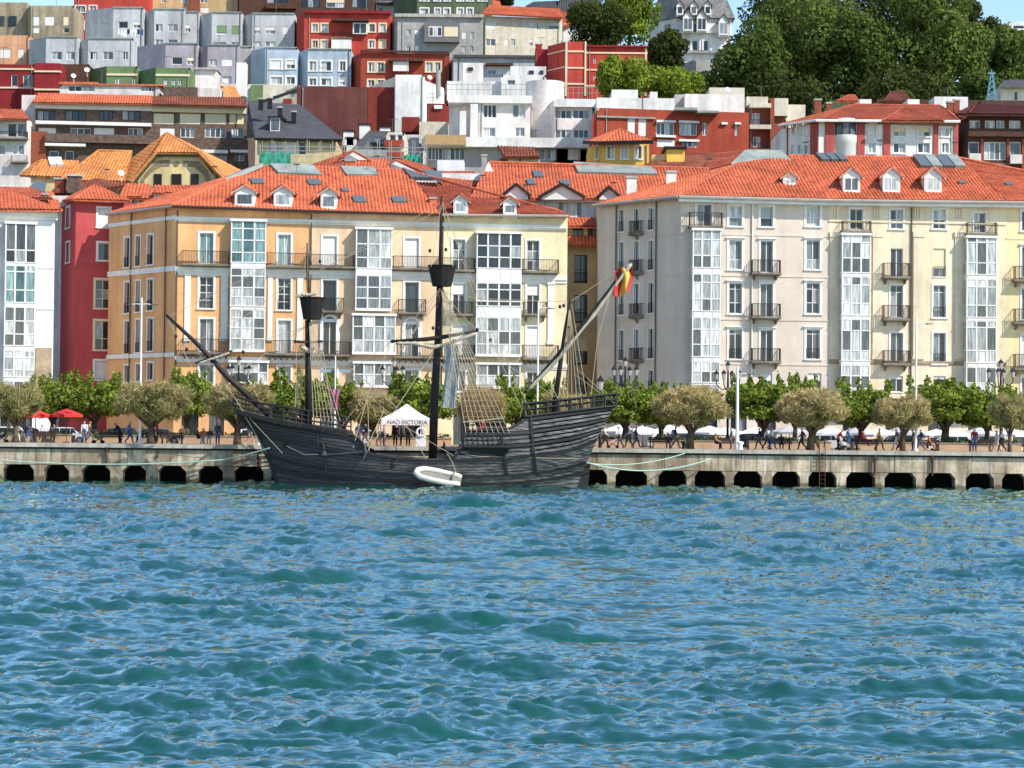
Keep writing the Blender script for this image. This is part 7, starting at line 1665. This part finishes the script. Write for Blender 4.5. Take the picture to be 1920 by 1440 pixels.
spar('fore_yard', [(553, 640), (578, 642), (604, 640)], .1, None, [SY - 1.6, SY - .4, SY + .6]); bundle('furled_fore_sail', [(562, 648), (572, 655), (580, 660), (588, 652)], .2, SY - .5, 5); bundle('furled_topsail', [(554, 557), (566, 552), (578, 553), (595, 550)], .14, SY - .9, 6)
spar('spritsail_yard', [(366, 681), (400, 668), (436, 657)], .07, None, SY - .3); bundle('furled_spritsail', [(372, 682), (400, 672), (430, 662)], .1, SY - .4, 7)
def top(x0, x1, xb0, xb1, y0, y1, name='crows_nest'):
    c = P((x0 + x1) / 2, y0, SY); r0 = (x1 - x0) / 2 / FPX * SY; r1 = (xb1 - xb0) / 2 / FPX * SY; z1 = P((xb0 + xb1) / 2, y1, SY).z
    b = MB(); b.lathe([(.01, z1 - c.z), (r1, z1 - c.z), (r0, 0), (r0 + .06, .02), (r0 + .06, .1), (r0 - .04, .1), (r1 - .06, z1 - c.z + .08), (.01, z1 - c.z + .08)], 12, c - S0); return b.build(name, INNER, ship)
top(803, 855, 811, 847, 500, 537); top(562, 609, 569, 602, 560, 599)
# rigging: every line its own rope
def rope(pts, r=.022, Y=SY, m=None, name='rope'): b = MB(); b.tube([P(x, y, Y[i] if isinstance(Y, (list, tuple)) else Y) - S0 for i, (x, y) in enumerate(pts)], r * 1.15, 4, cap=False); return b.build(name, m or ROPE, ship)
NB, FB = SY - 3.6, SY + 3.4
for i in range(9):                                             # main shrouds, near side
    x = 874 + i * 10.2; xs_ = 827 + i * .6
    rope([(xs_, 543), (x, 812)], .026, [SY - .15, NB - .1], None, 'shroud'); rope([(x, 812), (x + 3.5, 834)], .035, [NB - .1, NB - .3], TIMB, 'deadeye_lanyard')
for j in range(22):
    t = .18 + .78 * j / 21; a = (827 + (874 - 827) * t, 543 + (812 - 543) * t); c = (832 + (956 - 832) * t, 543 + (812 - 543) * t)
    rope([a, c], .014, [SY - .15 + (NB - SY) * t] * 2, None, 'ratline')
for i in range(6): rope([(826 - i, 545), (850 + i * 12, 806)], .018, [SY, FB], None, 'shroud')
for i in range(8): rope([(580 + i * .5, 604), (588 + i * 7.2, 790)], .022, [SY - .1, SY - 2.9], None, 'shroud')
for j in range(10): t = .25 + .7 * j / 9; rope([(580 + 8 * t, 604 + 186 * t), (583.5 + 55 * t, 604 + 186 * t)], .012, SY - .1 - 2.8 * t, None, 'ratline')
for i in range(5): rope([(579, 604), (560 - i * 3, 780)], .016, [SY, SY + 2.2], None, 'shroud')
for i in range(6): rope([(1068, 575), (1046 + i * 9, 757)], .02, [SY, SY - 2.6], None, 'shroud')
for pts_, Y in (([(578, 505), (450, 600), (342, 652), (318, 597)], SY), ([(577, 462), (316, 594)], SY), ([(577, 610), (430, 708)], SY), ([(577, 612), (398, 668)], SY), ([(825, 545), (652, 812)], SY - .5), ([(825, 560), (640, 800)], SY + .4), ([(827, 380), (580, 520)], SY), ([(829, 390), (700, 460), (600, 505)], SY - .1),
                ([(826, 540), (740, 640)], SY - .6), ([(826, 545), (892, 618)], SY - .6), ([(828, 375), (850, 500)], [SY, SY - .9]), ([(829, 375), (808, 500)], [SY, SY - .9]), ([(828, 372), (905, 600), (975, 760)], [SY, SY - 1, SY - 2.5]), ([(828, 376), (930, 640), (1000, 780)], [SY, SY - 1, SY - 2.4]), ([(897, 620), (960, 690), (1060, 756)], [SY - .6, SY - 1, SY - 2]), ([(735, 641), (690, 740), (662, 840)], [SY - .6, SY - 2, SY - 3.3]),
                ([(735, 641), (640, 705)], SY - .6), ([(813, 660), (690, 845)], [SY - .6, SY - 3.4]), ([(660, 700), (690, 760), (692, 850)], [SY, SY - 2, SY - 3.5]), ([(655, 690), (740, 760), (800, 862)], [SY, SY - 2.2, SY - 3.7]), ([(640, 700), (760, 800), (866, 864)], [SY - .3, SY - 2.8, SY - 3.8]), ([(720, 770), (688, 838)], [SY - 2, SY - 3.5]),
                ([(1070, 565), (1185, 490)], SY - .2), ([(1070, 566), (900, 560), (830, 548)], SY), ([(1072, 570), (1100, 745)], [SY, SY - 2.2]), ([(1075, 700), (1152, 756)], [SY - .4, SY - 2.0]), ([(1080, 690), (1150, 753)], [SY - .4, SY - 1.9]), ([(983, 737), (988, 790)], SY - 1), ([(983, 737), (975, 785)], SY - 2), ([(1150, 530), (1120, 640), (1108, 745)], [SY - .3, SY - 1, SY - 1.8]), ([(1020, 700), (1052, 757)], [SY - .4, SY - 2.4]),
                ([(311, 592), (360, 690), (445, 760), (478, 812)], [SY, SY - .2, SY - .6, SY - .4]), ([(370, 660), (440, 745), (500, 850)], [SY, SY - .8, SY - .6]), ([(398, 680), (455, 770), (530, 850)], [SY - .2, SY - .9, SY - 2.2]), ([(345, 640), (395, 675)], SY), ([(537, 836), (570, 852), (596, 852)], [SY - 2.2, SY - 3.2, SY - 3.6]), ([(873, 852), (900, 856), (1085, 860)], [SY - 3.7, SY - 3.8, SY - 2.4]), ([(557, 700), (559, 768)], [SY + 1, SY + 2]), ([(556, 642), (556, 700), (553, 772)], [SY - 1.6, SY - 1.8, SY - 2.2]), ([(603, 640), (625, 790)], [SY + .5, SY - 2])):
    rope(pts_, .024, Y)
for pts_ in ([(577, 460), (577, 553)], [(574, 470), (566, 556)], [(580, 470), (600, 556)]): rope(pts_, .014, SY - .2)
for (x, y) in ((330, 630), (350, 655), (456, 660), (600, 490), (736, 640), (895, 618), (920, 637), (1050, 575), (1057, 573), (1066, 615), (806, 470), (836, 468), (812, 615), (822, 616)):
    b = MB(); p = P(x, y, SY - .5) - S0; b.lathe([(.01, -.16), (.1, -.1), (.12, 0), (.1, .1), (.01, .16)], 8, p); b.build('pulley_block', TIMB, ship, None, True)
# grey awning cloth hanging by the mainmast, brown cargo net over the shrouds
CLO = mat('grey_awning_cloth', lin(176, 178, 176, .72), .9, .2, 2, stretch=(6, 6, .6)); NETB = mat('brown_netting', lin(150, 116, 76, .7), .95, .3, 4)
b = MB(); b.grid([[P(832 + 26 * u + 3 * math.sin(v * 5), 648 + 117 * v, SY - 1.2 + .12 * math.sin(u * 9 + v * 4)) - S0 for u in np.linspace(0, 1, 8)] for v in np.linspace(0, 1, 12)]); b.build('hanging_cloth', CLO, ship, None, True)
b = MB()
for k in range(30): u = k / 29; b.tube([P(862 + 62 * u, 722, SY + 2.6) - S0, P(868 + 76 * u, 792, SY + 2.9) - S0], .02, 3, cap=False)
for k in range(16): v = k / 15; b.tube([P(862 + 6 * v, 722 + 70 * v, SY + 2.6 + .3 * v) - S0, P(924 + 20 * v, 722 + 70 * v, SY + 2.6 + .3 * v) - S0], .02, 3, cap=False)
b.build('cargo_net', NETB, ship)
b = MB(); b.tube([P(868, 792, SY - 3.5) - S0, P(944, 784, SY - 3.5) - S0], .04, 5); b.build('shroud_batten', SAIL, ship)
# Spanish flag drooping from the lateen yard
fl0 = P(1186, 492, SY - .35); flag = root('flag', 'red and yellow flag drooping from the raised tip of the lateen yard', 'flag', loc=fl0)
FR, FYL = mat('flag_red', lin(206, 50, 40, .74), .85, .1, 3), mat('flag_yellow', lin(246, 196, 50, .76), .85, .1, 3)
def fpt(u, v): return P(1184 - 32 * v + 3 * math.sin(u * 5) - 4 * u * (1 - v) * 0, 498 + 50 * u + 10 * v + 3 * math.sin(v * 7 + u * 4), SY - .4 + .3 * math.sin(v * 9 + u * 3)) - fl0
for nm, v0, v1, m in (('red_stripe', 0, .2, FR), ('yellow_stripe', .2, .62, FYL), ('red_stripe', .62, 1, FR)):
    b = MB(); b.grid([[fpt(u, v0 + (v1 - v0) * k / 5) for k in range(6)] for u in np.linspace(0, 1, 10)]); b.build(nm, m, flag, None, True)
# inflatable dinghy alongside
dg = root('inflatable_boat', 'white inflatable dinghy tied against the hull of the ship', 'dinghy', loc=P(820, 905, 161.6)); d0 = Vector(WM[dg.name].translation)
RUB = mat('white_rubber', lin(230, 224, 206, .8), .5, .18, 3); GRYR = mat('grey_rubber', lin(150, 148, 140, .7), .6, .2, 3)
b = MB(); pth = [(866, 894, 161.9), (845, 889, 161.9), (815, 882, 161.9), (795, 879, 161.8), (783, 881, 161.6), (780, 887, 161.3), (788, 894, 161.0), (810, 900, 160.8), (840, 906, 160.7), (863, 908, 160.7)]
qq = [P(*p_) - d0 for p_ in pth]; sm = []
for i in range(len(qq) - 1):
    for k in range(3): sm.append(qq[i].lerp(qq[i + 1], k / 3))
sm.append(qq[-1]); b.tube(sm, [.12] + [.21] * (len(sm) - 2) + [.12], 12); b.build('tube', RUB, dg, None, True)
b = MB(); b.grid([[qq[k].lerp(qq[9 - k], t) - Vector((0, 0, .08)) for t in (0, .5, 1)] for k in range(5)]); b.build('floor', GRYR, dg)
b = MB(); b.slab([qq[1].lerp(qq[0], .3), qq[8].lerp(qq[9], .3), qq[8].lerp(qq[9], .3) + Vector((0, 0, .3)), qq[1].lerp(qq[0], .3) + Vector((0, 0, .3))], (.06, 0, 0)); b.build('transom', GRYR, dg)
rope([(858, 893), (848, 866), (838, 850)], .02, [161.2, 162.4, 163])

# ================================================================ people on the promenade
SKINM = mat('skin_tone', lin(214, 164, 134, .7), .7, .05)
CLO_ = {}
def cloth(n):
    pal = dict(white=(240, 238, 234), cream=(232, 220, 196), beige=(196, 176, 146), black=(52, 48, 50), dark=(92, 88, 98), blue=(120, 156, 210), denim=(70, 98, 150), navy=(66, 76, 112), red=(206, 40, 44), wine=(130, 42, 50), yellow=(226, 176, 60), lilac=(170, 160, 210), orange=(226, 130, 84), grey=(140, 140, 144), brown=(128, 98, 76), pink=(226, 170, 180), green=(110, 130, 80), skin=(214, 164, 134), tan=(214, 164, 120), hairb=(52, 38, 30), hairg=(186, 182, 176), hairy=(176, 140, 90))
    return mat('cloth_' + n, lin(*pal[n], .74), .9, .12, 6)
def skeleton(pose):
    J = dict(pel=(0, 0, .95), bel=(0, 0, 1.10), che=(.01, 0, 1.32), nek=(.02, 0, 1.465), hd0=(.035, 0, 1.55), hd1=(.04, 0, 1.66))
    arm = {'L': [(0, .18, 1.40), (-.03, .225, 1.14), (.05, .22, .92), (.08, .21, .83)], 'R': [(0, -.18, 1.40), (-.03, -.225, 1.14), (.05, -.22, .92), (.08, -.21, .83)]}
    leg = {'L': [(0, .09, .90), (.03, .10, .50), (0, .10, .09), (.15, .11, .045)], 'R': [(0, -.09, .90), (.03, -.10, .50), (0, -.10, .09), (.15, -.11, .045)]}
    if pose.startswith('walk'):
        k = 1 if pose == 'walk1' else -1
        A, B = ('L', 'R') if k > 0 else ('R', 'L'); sa = .09 if A == 'L' else -.09
        leg[A] = [(0, sa, .90), (.22, sa, .53), (.30, sa, .10), (.44, sa, .09)]; leg[B] = [(0, -sa, .90), (-.05, -sa, .50), (-.34, -sa, .16), (-.22, -sa, .045)]
        s2 = .18 if A == 'L' else -.18
        arm[A] = [(0, s2, 1.40), (-.16, s2 * 1.2, 1.16), (-.18, s2 * 1.2, .94), (-.15, s2 * 1.2, .86)]; arm[B] = [(0, -s2, 1.40), (.06, -s2 * 1.25, 1.15), (.25, -s2 * 1.2, 1.0), (.31, -s2 * 1.15, .95)]
    if pose == 'push':
        leg['L'] = [(0, .09, .90), (.16, .09, .52), (.18, .09, .09), (.32, .09, .045)]; leg['R'] = [(0, -.09, .90), (-.06, -.09, .50), (-.26, -.09, .12), (-.13, -.09, .045)]
        for q, s_ in (('L', 1), ('R', -1)): arm[q] = [(.04, .18 * s_, 1.39), (.1, .22 * s_, 1.13), (.38, .18 * s_, 1.06), (.46, .16 * s_, 1.05)]
        for j, d in (('che', .06), ('nek', .09), ('hd0', .12), ('hd1', .14)): J[j] = (J[j][0] + d, 0, J[j][2])
    if pose == 'sit':
        dz = -.42
        J = {k: (v[0], v[1], v[2] + dz) for k, v in J.items()}
        for q, s_ in (('L', 1), ('R', -1)):
            leg[q] = [(.02, .09 * s_, .50), (.44, .11 * s_, .52), (.44, .11 * s_, .10), (.58, .11 * s_, .05)]
            arm[q] = [(0, .18 * s_, .98), (.06, .23 * s_, .72), (.28, .15 * s_, .62), (.36, .13 * s_, .60)]
    if pose == 'lean':
        for j, d, z in (('bel', .05, 0), ('che', .16, -.04), ('nek', .26, -.08), ('hd0', .31, -.07), ('hd1', .36, -.09)): J[j] = (J[j][0] + d, 0, J[j][2] + z)
        for q, s_ in (('L', 1), ('R', -1)): arm[q] = [(.18, .18 * s_, 1.34), (.28, .22 * s_, 1.08), (.46, .2 * s_, .95), (.52, .18 * s_, .92)]
    return J, arm, leg
PM = {}
def person_mesh(pose, skirt=False):
    if (pose, skirt) in PM: return PM[(pose, skirt)]
    J, arm, leg = skeleton(pose)
    V, R_, E, lab = [], [], [], []
    def add(p, r): V.append(p); R_.append(r); return len(V) - 1
    pel, bel, che, nek, h0, h1 = (add(J[k], r) for k, r in zip(('pel', 'bel', 'che', 'nek', 'hd0', 'hd1'), (.145, .13, .15, .058, .085, .088)))
    for a, b_, l in ((pel, bel, 2), (bel, che, 1), (che, nek, 1), (nek, h0, 0), (h0, h1, 0)): E.append((a, b_)); lab.append(l)
    for q in 'LR':
        prev = che
        for k, (p, r) in enumerate(zip(arm[q], (.078, .052, .036, .038))): i = add(p, r); E.append((prev, i)); lab.append(0 if k == 3 else 1); prev = i
        hand = arm[q][3]; w_ = arm[q][2]
        d = (Vector(hand) - Vector(w_)).normalized(); sd = d.cross(Vector((0, 1, 0)))
        for f_ in range(5):                                     # four fingers and a thumb
            off = (f_ - 1.5) * .018 if f_ < 4 else .0
            tip = Vector(hand) + d * (.085 - abs(f_ - 1.2) * .008) + sd * off if f_ < 4 else Vector(hand) + d * .03 + sd * .05
            i = add(tuple(tip), .009); E.append((prev, i)); lab.append(0)
        prev = pel
        for k, (p, r) in enumerate(zip(leg[q], (.1, .068, .046, .04))): i = add(p, r if not (skirt and k == 1) else .13); E.append((prev, i)); lab.append((2, 2, 2, 3)[k]); prev = i
    me = bpy.data.meshes.new('skeleton'); me.from_pydata(V, E, []); o = bpy.data.objects.new('skeleton', me); COL.objects.link(o)
    md = o.modifiers.new('skin', 'SKIN'); md.use_smooth_shade = True; md.branch_smoothing = .5
    for v, r in zip(me.skin_vertices[0].data, R_): v.radius = (r * 1.15, r * 1.15) if r > .03 else (r, r)
    me.skin_vertices[0].data[pel].use_root = True
    sb = o.modifiers.new('sub', 'SUBSURF'); sb.levels = sb.render_levels = 1
    dg_ = bpy.context.evaluated_depsgraph_get(); ev = o.evaluated_get(dg_)
    out = bpy.data.meshes.new_from_object(ev); out.name = 'person'
    bpy.data.objects.remove(o)
    segs = [(Vector(V[a]), Vector(V[b_])) for a, b_ in E]
    idx = []
    for pl in out.polygons:
        c = pl.center; best, bi = 9, 0
        for k, (a, b_) in enumerate(segs):
            ab = b_ - a; t = max(0, min(1, (c - a).dot(ab) / max(1e-6, ab.length_squared))); d = (c - a - ab * t).length
            if d < best: best, bi = d, k
        l = lab[bi]
        if l == 0 and bi in (3, 4) and (c.z > J['hd1'][2] - .02 or c.x < J['hd0'][0] - .035) and c.z > J['hd0'][2] - .04: l = 4
        if l == 2 and c.z < .07: l = 3
        idx.append(l)
    out.materials.clear()
    for k in range(5): out.materials.append(SKINM)
    out.polygons.foreach_set('material_index', idx); out.polygons.foreach_set('use_smooth', [True] * len(idx)); out.update()
    PM[(pose, skirt)] = out
    return out
def person(label, x, pose, rz, top, legs, hair='hairb', D=176, z=0, s=1.0, skirt=False, bag=None):
    me = person_mesh(pose, skirt); loc = at(x, D); loc.z += z
    o = bpy.data.objects.new('person', me); COL.objects.link(o)
    o.matrix_world = Matrix.Translation(loc) @ Matrix.Rotation(rz, 4, 'Z') @ Matrix.Scale(s * 1.06, 4); WM[o.name] = o.matrix_world.copy()
    tag(o, label, 'person', 'people along the promenade')
    for k, m in enumerate((SKINM, cloth(top), cloth(legs), cloth('dark') if legs != 'skin' else cloth('white'), cloth(hair))):
        o.material_slots[k].link = 'OBJECT'; o.material_slots[k].material = m
    if bag:
        b = MB(); b.hexa([(-.3, -.14, 1.0), (-.12, -.14, 1.0), (-.12, .14, 1.0), (-.3, .14, 1.0), (-.26, -.12, 1.42), (-.12, -.12, 1.42), (-.12, .12, 1.42), (-.26, .12, 1.42)]); q = b.build('backpack', cloth(bag), None); q.parent = o
    return o
LF, RG, FC, BK = math.pi, 0.0, -math.pi / 2, math.pi / 2
for a in (('person in a beige coat walking beside the far left tamarisk', 16, 'walk1', RG, 'beige', 'beige'), ('person in all cream walking right at the far left', 30, 'walk2', RG, 'cream', 'cream', 'hairy'), ('person in a dark top and jeans left of the first bench', 52, 'walk1', RG, 'dark', 'denim'),
          ('grey haired person in white sitting on the wall under the red parasol', 79, 'sit', FC, 'white', 'grey', 'hairg', 183.4, .2), ('person in white sitting further right under the red parasol', 101, 'sit', FC, 'grey', 'dark', 'hairb', 183.4, .2), ('person in a white top and jeans left of the dark pushchair', 158, 'stand', FC, 'white', 'denim'), ('person in a beige top next to the white top and jeans', 168, 'walk1', RG, 'beige', 'cream', 'hairy', 177),
          ('person in black leaning over the end of a bench', 224, 'lean', LF, 'black', 'black', 'hairb', 177), ('person in a blue shirt striding in front of the white lamp post', 242, 'walk2', RG, 'blue', 'denim', 'hairg'), ('person with dark curly hair, red top and black skirt by the wheelchair', 294, 'stand', LF, 'red', 'black', 'hairb', 175, 0, 1.0, True),
          ('person in dark clothes sitting on the wall right of the wheelchair bench', 341, 'sit', FC, 'brown', 'dark', 'hairb', 183.4, .2), ('person in black seated left of the ship bow', 370, 'sit', RG, 'black', 'dark', 'hairb', 178.5), ('person in an orange top seated left of the bow', 381, 'sit', FC, 'orange', 'white', 'hairb', 178.5), ('person in dark clothes and white trousers seated left of the bow', 393, 'sit', FC, 'dark', 'white', 'hairb', 178.5), ('person in a dark top and jeans standing left of the bow tamarisk', 408, 'stand', FC, 'dark', 'denim', 'hairy'), ('person in a lilac top and shorts walking beside the bow', 467, 'walk1', RG, 'lilac', 'skin', 'hairb'),
          ('person in dark clothes standing behind the ship waist rail', 672, 'stand', FC, 'navy', 'dark', 'hairb', 173), ('person in black walking behind the ship waist', 686, 'walk1', LF, 'black', 'brown', 'hairb', 174), ('person in a beige jacket left of the gazebo', 706, 'stand', RG, 'beige', 'brown', 'hairb', 175.5), ('person in dark grey standing at the left gazebo leg', 720, 'stand', RG, 'grey', 'dark', 'hairb', 176), ('person in black under the gazebo, leftmost of the group', 741, 'stand', FC, 'black', 'black', 'hairy', 180), ('person in black under the gazebo, in the middle of the group', 752, 'stand', LF, 'dark', 'black', 'hairb', 180.4), ('person in brown under the gazebo, rightmost of the group', 765, 'stand', FC, 'brown', 'black', 'hairb', 180),
          ('person in black with a red scarf sitting on the half deck', 905, 'sit', LF, 'red', 'black', 'hairg', 167.2, .75), ('person in a white cap standing on the half deck', 962, 'stand', FC, 'white', 'dark', 'hairg', 168, .15), ('person in black crouching on the ship waist by the mast', 833, 'sit', LF, 'black', 'black', 'hairb', 165, -.7), 
          ('person in a cream top and black trousers right of the stern', 1133, 'walk1', RG, 'cream', 'black', 'hairy'), ('person in a white top pushing a pink pushchair right of the stern', 1163, 'push', LF, 'white', 'grey', 'hairb'), ('person in a blue top carrying a yellow bag right of the stern', 1180, 'walk2', LF, 'blue', 'dark', 'hairb', 176, 0, 1.03, False, 'yellow'), ('person in a denim jacket walking beside the yellow bag', 1192, 'walk1', RG, 'denim', 'navy', 'hairb'), ('person in beige sitting on the bench left of the largest tamarisk', 1252, 'sit', FC, 'beige', 'grey', 'hairy', 178.6), ('person in a wine red top with a blue backpack walking right', 1266, 'walk1', RG, 'wine', 'green', 'hairb', 175.4, 0, 1.03, False, 'blue'),
          ('person with a tan top sitting on a bench left of the thick white pole', 1341, 'sit', RG, 'tan', 'black', 'hairb', 178.4), ('person in dark clothes standing left of the thick white pole', 1371, 'stand', LF, 'dark', 'dark', 'hairb', 175.5), ('person in black walking right of the thick white pole', 1424, 'walk1', LF, 'black', 'dark', 'hairb'), ('person in a white shirt and dark trousers in the trio', 1437, 'walk2', RG, 'white', 'dark', 'hairb'), ('person in a white top, pale hat and jeans in the trio', 1447, 'walk1', RG, 'white', 'denim', 'hairg', 175.5), ('person in dark clothes sitting left of the broad tan tamarisk', 1464, 'sit', FC, 'dark', 'black', 'hairb', 178.6),
          ('person in a wine top walking just left of the broad tamarisk trunk', 1504, 'walk1', LF, 'wine', 'black', 'hairb', 175.2), ('person in a long brown coat standing behind the broad tamarisk trunk', 1527, 'walk2', RG, 'brown', 'brown', 'hairy', 176, 0, 1.0, True), ('person in red bending over a pushchair below the parasols', 1571, 'lean', RG, 'red', 'black', 'hairb', 176), ('person in a blue jacket and jeans right of the red-topped one', 1591, 'walk1', RG, 'blue', 'denim', 'hairg', 175.4, 0, 1.04), ('person in red sitting at the plane tree trunk', 1617, 'sit', RG, 'red', 'red', 'hairg', 183.4, .3), ('person in a yellow top and brown trousers walking', 1648, 'walk2', RG, 'yellow', 'brown', 'hairb', 175.4, 0, 1.03), ('person in grey with white trousers beside the red skirt', 1681, 'walk1', LF, 'grey', 'white', 'hairg', 176), ('person in a beige top and wine skirt near the single-arm lamp', 1689, 'walk2', RG, 'beige', 'wine', 'hairg', 175.2, 0, 1.0, True), ('person in dark grey at the foot of the single-arm lamp', 1712, 'stand', LF, 'grey', 'dark', 'hairg', 175.8), ('person in a striped dark top walking right of the single-arm lamp', 1727, 'walk1', LF, 'navy', 'dark', 'hairb', 175), ('person in an orange top lounging on the bench', 1741, 'sit', RG, 'orange', 'tan', 'hairy', 178.5), ('person in a wine top and jeans standing near the right edge', 1827, 'stand', FC, 'wine', 'denim', 'hairb', 175.4, 0, 1.04), ('person in a pale shirt behind the white-shirted one at the right', 1869, 'walk2', LF, 'cream', 'cream', 'hairg', 177), ('person in a white shirt and black trousers at the right', 1879, 'walk1', LF, 'white', 'black', 'hairb', 175)):
    person(*a)
def pushchair(label, x, D, col, rz=0):
    t = root('pushchair', label, 'pushchair', loc=at(x, D), rz=rz, group='pushchairs'); m = cloth(col)
    b = MB(); b.hexa([(-.25, -.22, .4), (.3, -.22, .35), (.3, .22, .35), (-.25, .22, .4), (-.35, -.22, .8), (.35, -.22, .5), (.35, .22, .5), (-.35, .22, .8)]); b.build('seat', m, t)
    b = MB(); b.grid([[(-.25 + .42 * math.cos(a), y, .75 + .38 * math.sin(a)) for a in np.linspace(.3, 2.8, 7)] for y in (-.25, 0, .25)]); b.build('hood', m, t, None, True)
    for sy in (-.26, .26): b = MB(); b.tube([(-.62, sy, 1.05), (-.1, sy, .45), (.35, sy, .12)], .02, 5); b.tube([(.2, sy, .45), (-.35, sy, .12)], .02, 5); b.build('frame', IRONB, t)
    for xw in (-.35, .35):
        for sy in (-.28, .28): b = MB(); b.lathe([(.01, -.03), (.13, -.03), (.13, .03), (.01, .03)], 10); o = b.build('wheel', TYRE, t); o.matrix_basis = Matrix.Translation((xw, sy, .13)) @ Matrix.Rotation(math.pi / 2, 4, 'X')
pushchair('grey green pushchair with a hood beside the white-topped person', 184, 175.6, 'green'); pushchair('pink and white pushchair right of the ship stern', 1149, 175.6, 'pink', math.pi); pushchair('pale pushchair in front of the red-topped person', 1583, 175.4, 'white'); pushchair('dark pushchair at the far left edge', 3, 175.6, 'dark', math.pi)
t = root('wheelchair', 'wheelchair with large spoked wheels by the lamp post', 'wheelchair', loc=at(268, 175.3), rz=math.pi)
for sy in (-.3, .3): b = MB(); b.tube([(.3 * math.cos(a), sy, .32 + .3 * math.sin(a)) for a in np.linspace(0, 2 * math.pi, 17)], .025, 5); [b.tube([(0, sy, .32), (.29 * math.cos(a), sy, .32 + .29 * math.sin(a))], .008, 3) for a in np.linspace(0, 2 * math.pi, 9)]; b.build('wheel', LEAD, t); b = MB(); b.tube([(-.35, sy, .95), (-.22, sy, .5), (.3, sy, .5), (.38, sy, .12)], .02, 5); b.build('frame', IRONB, t)
b = MB(); b.box(-.22, .25, -.24, .24, .45, .5); b.box(-.3, -.24, -.24, .24, .5, .95); b.build('seat', cloth('black'), t)
person('person in dark clothes sitting in the wheelchair', 268, 'sit', LF, 'dark', 'black', 'hairg', 175.3, .06)
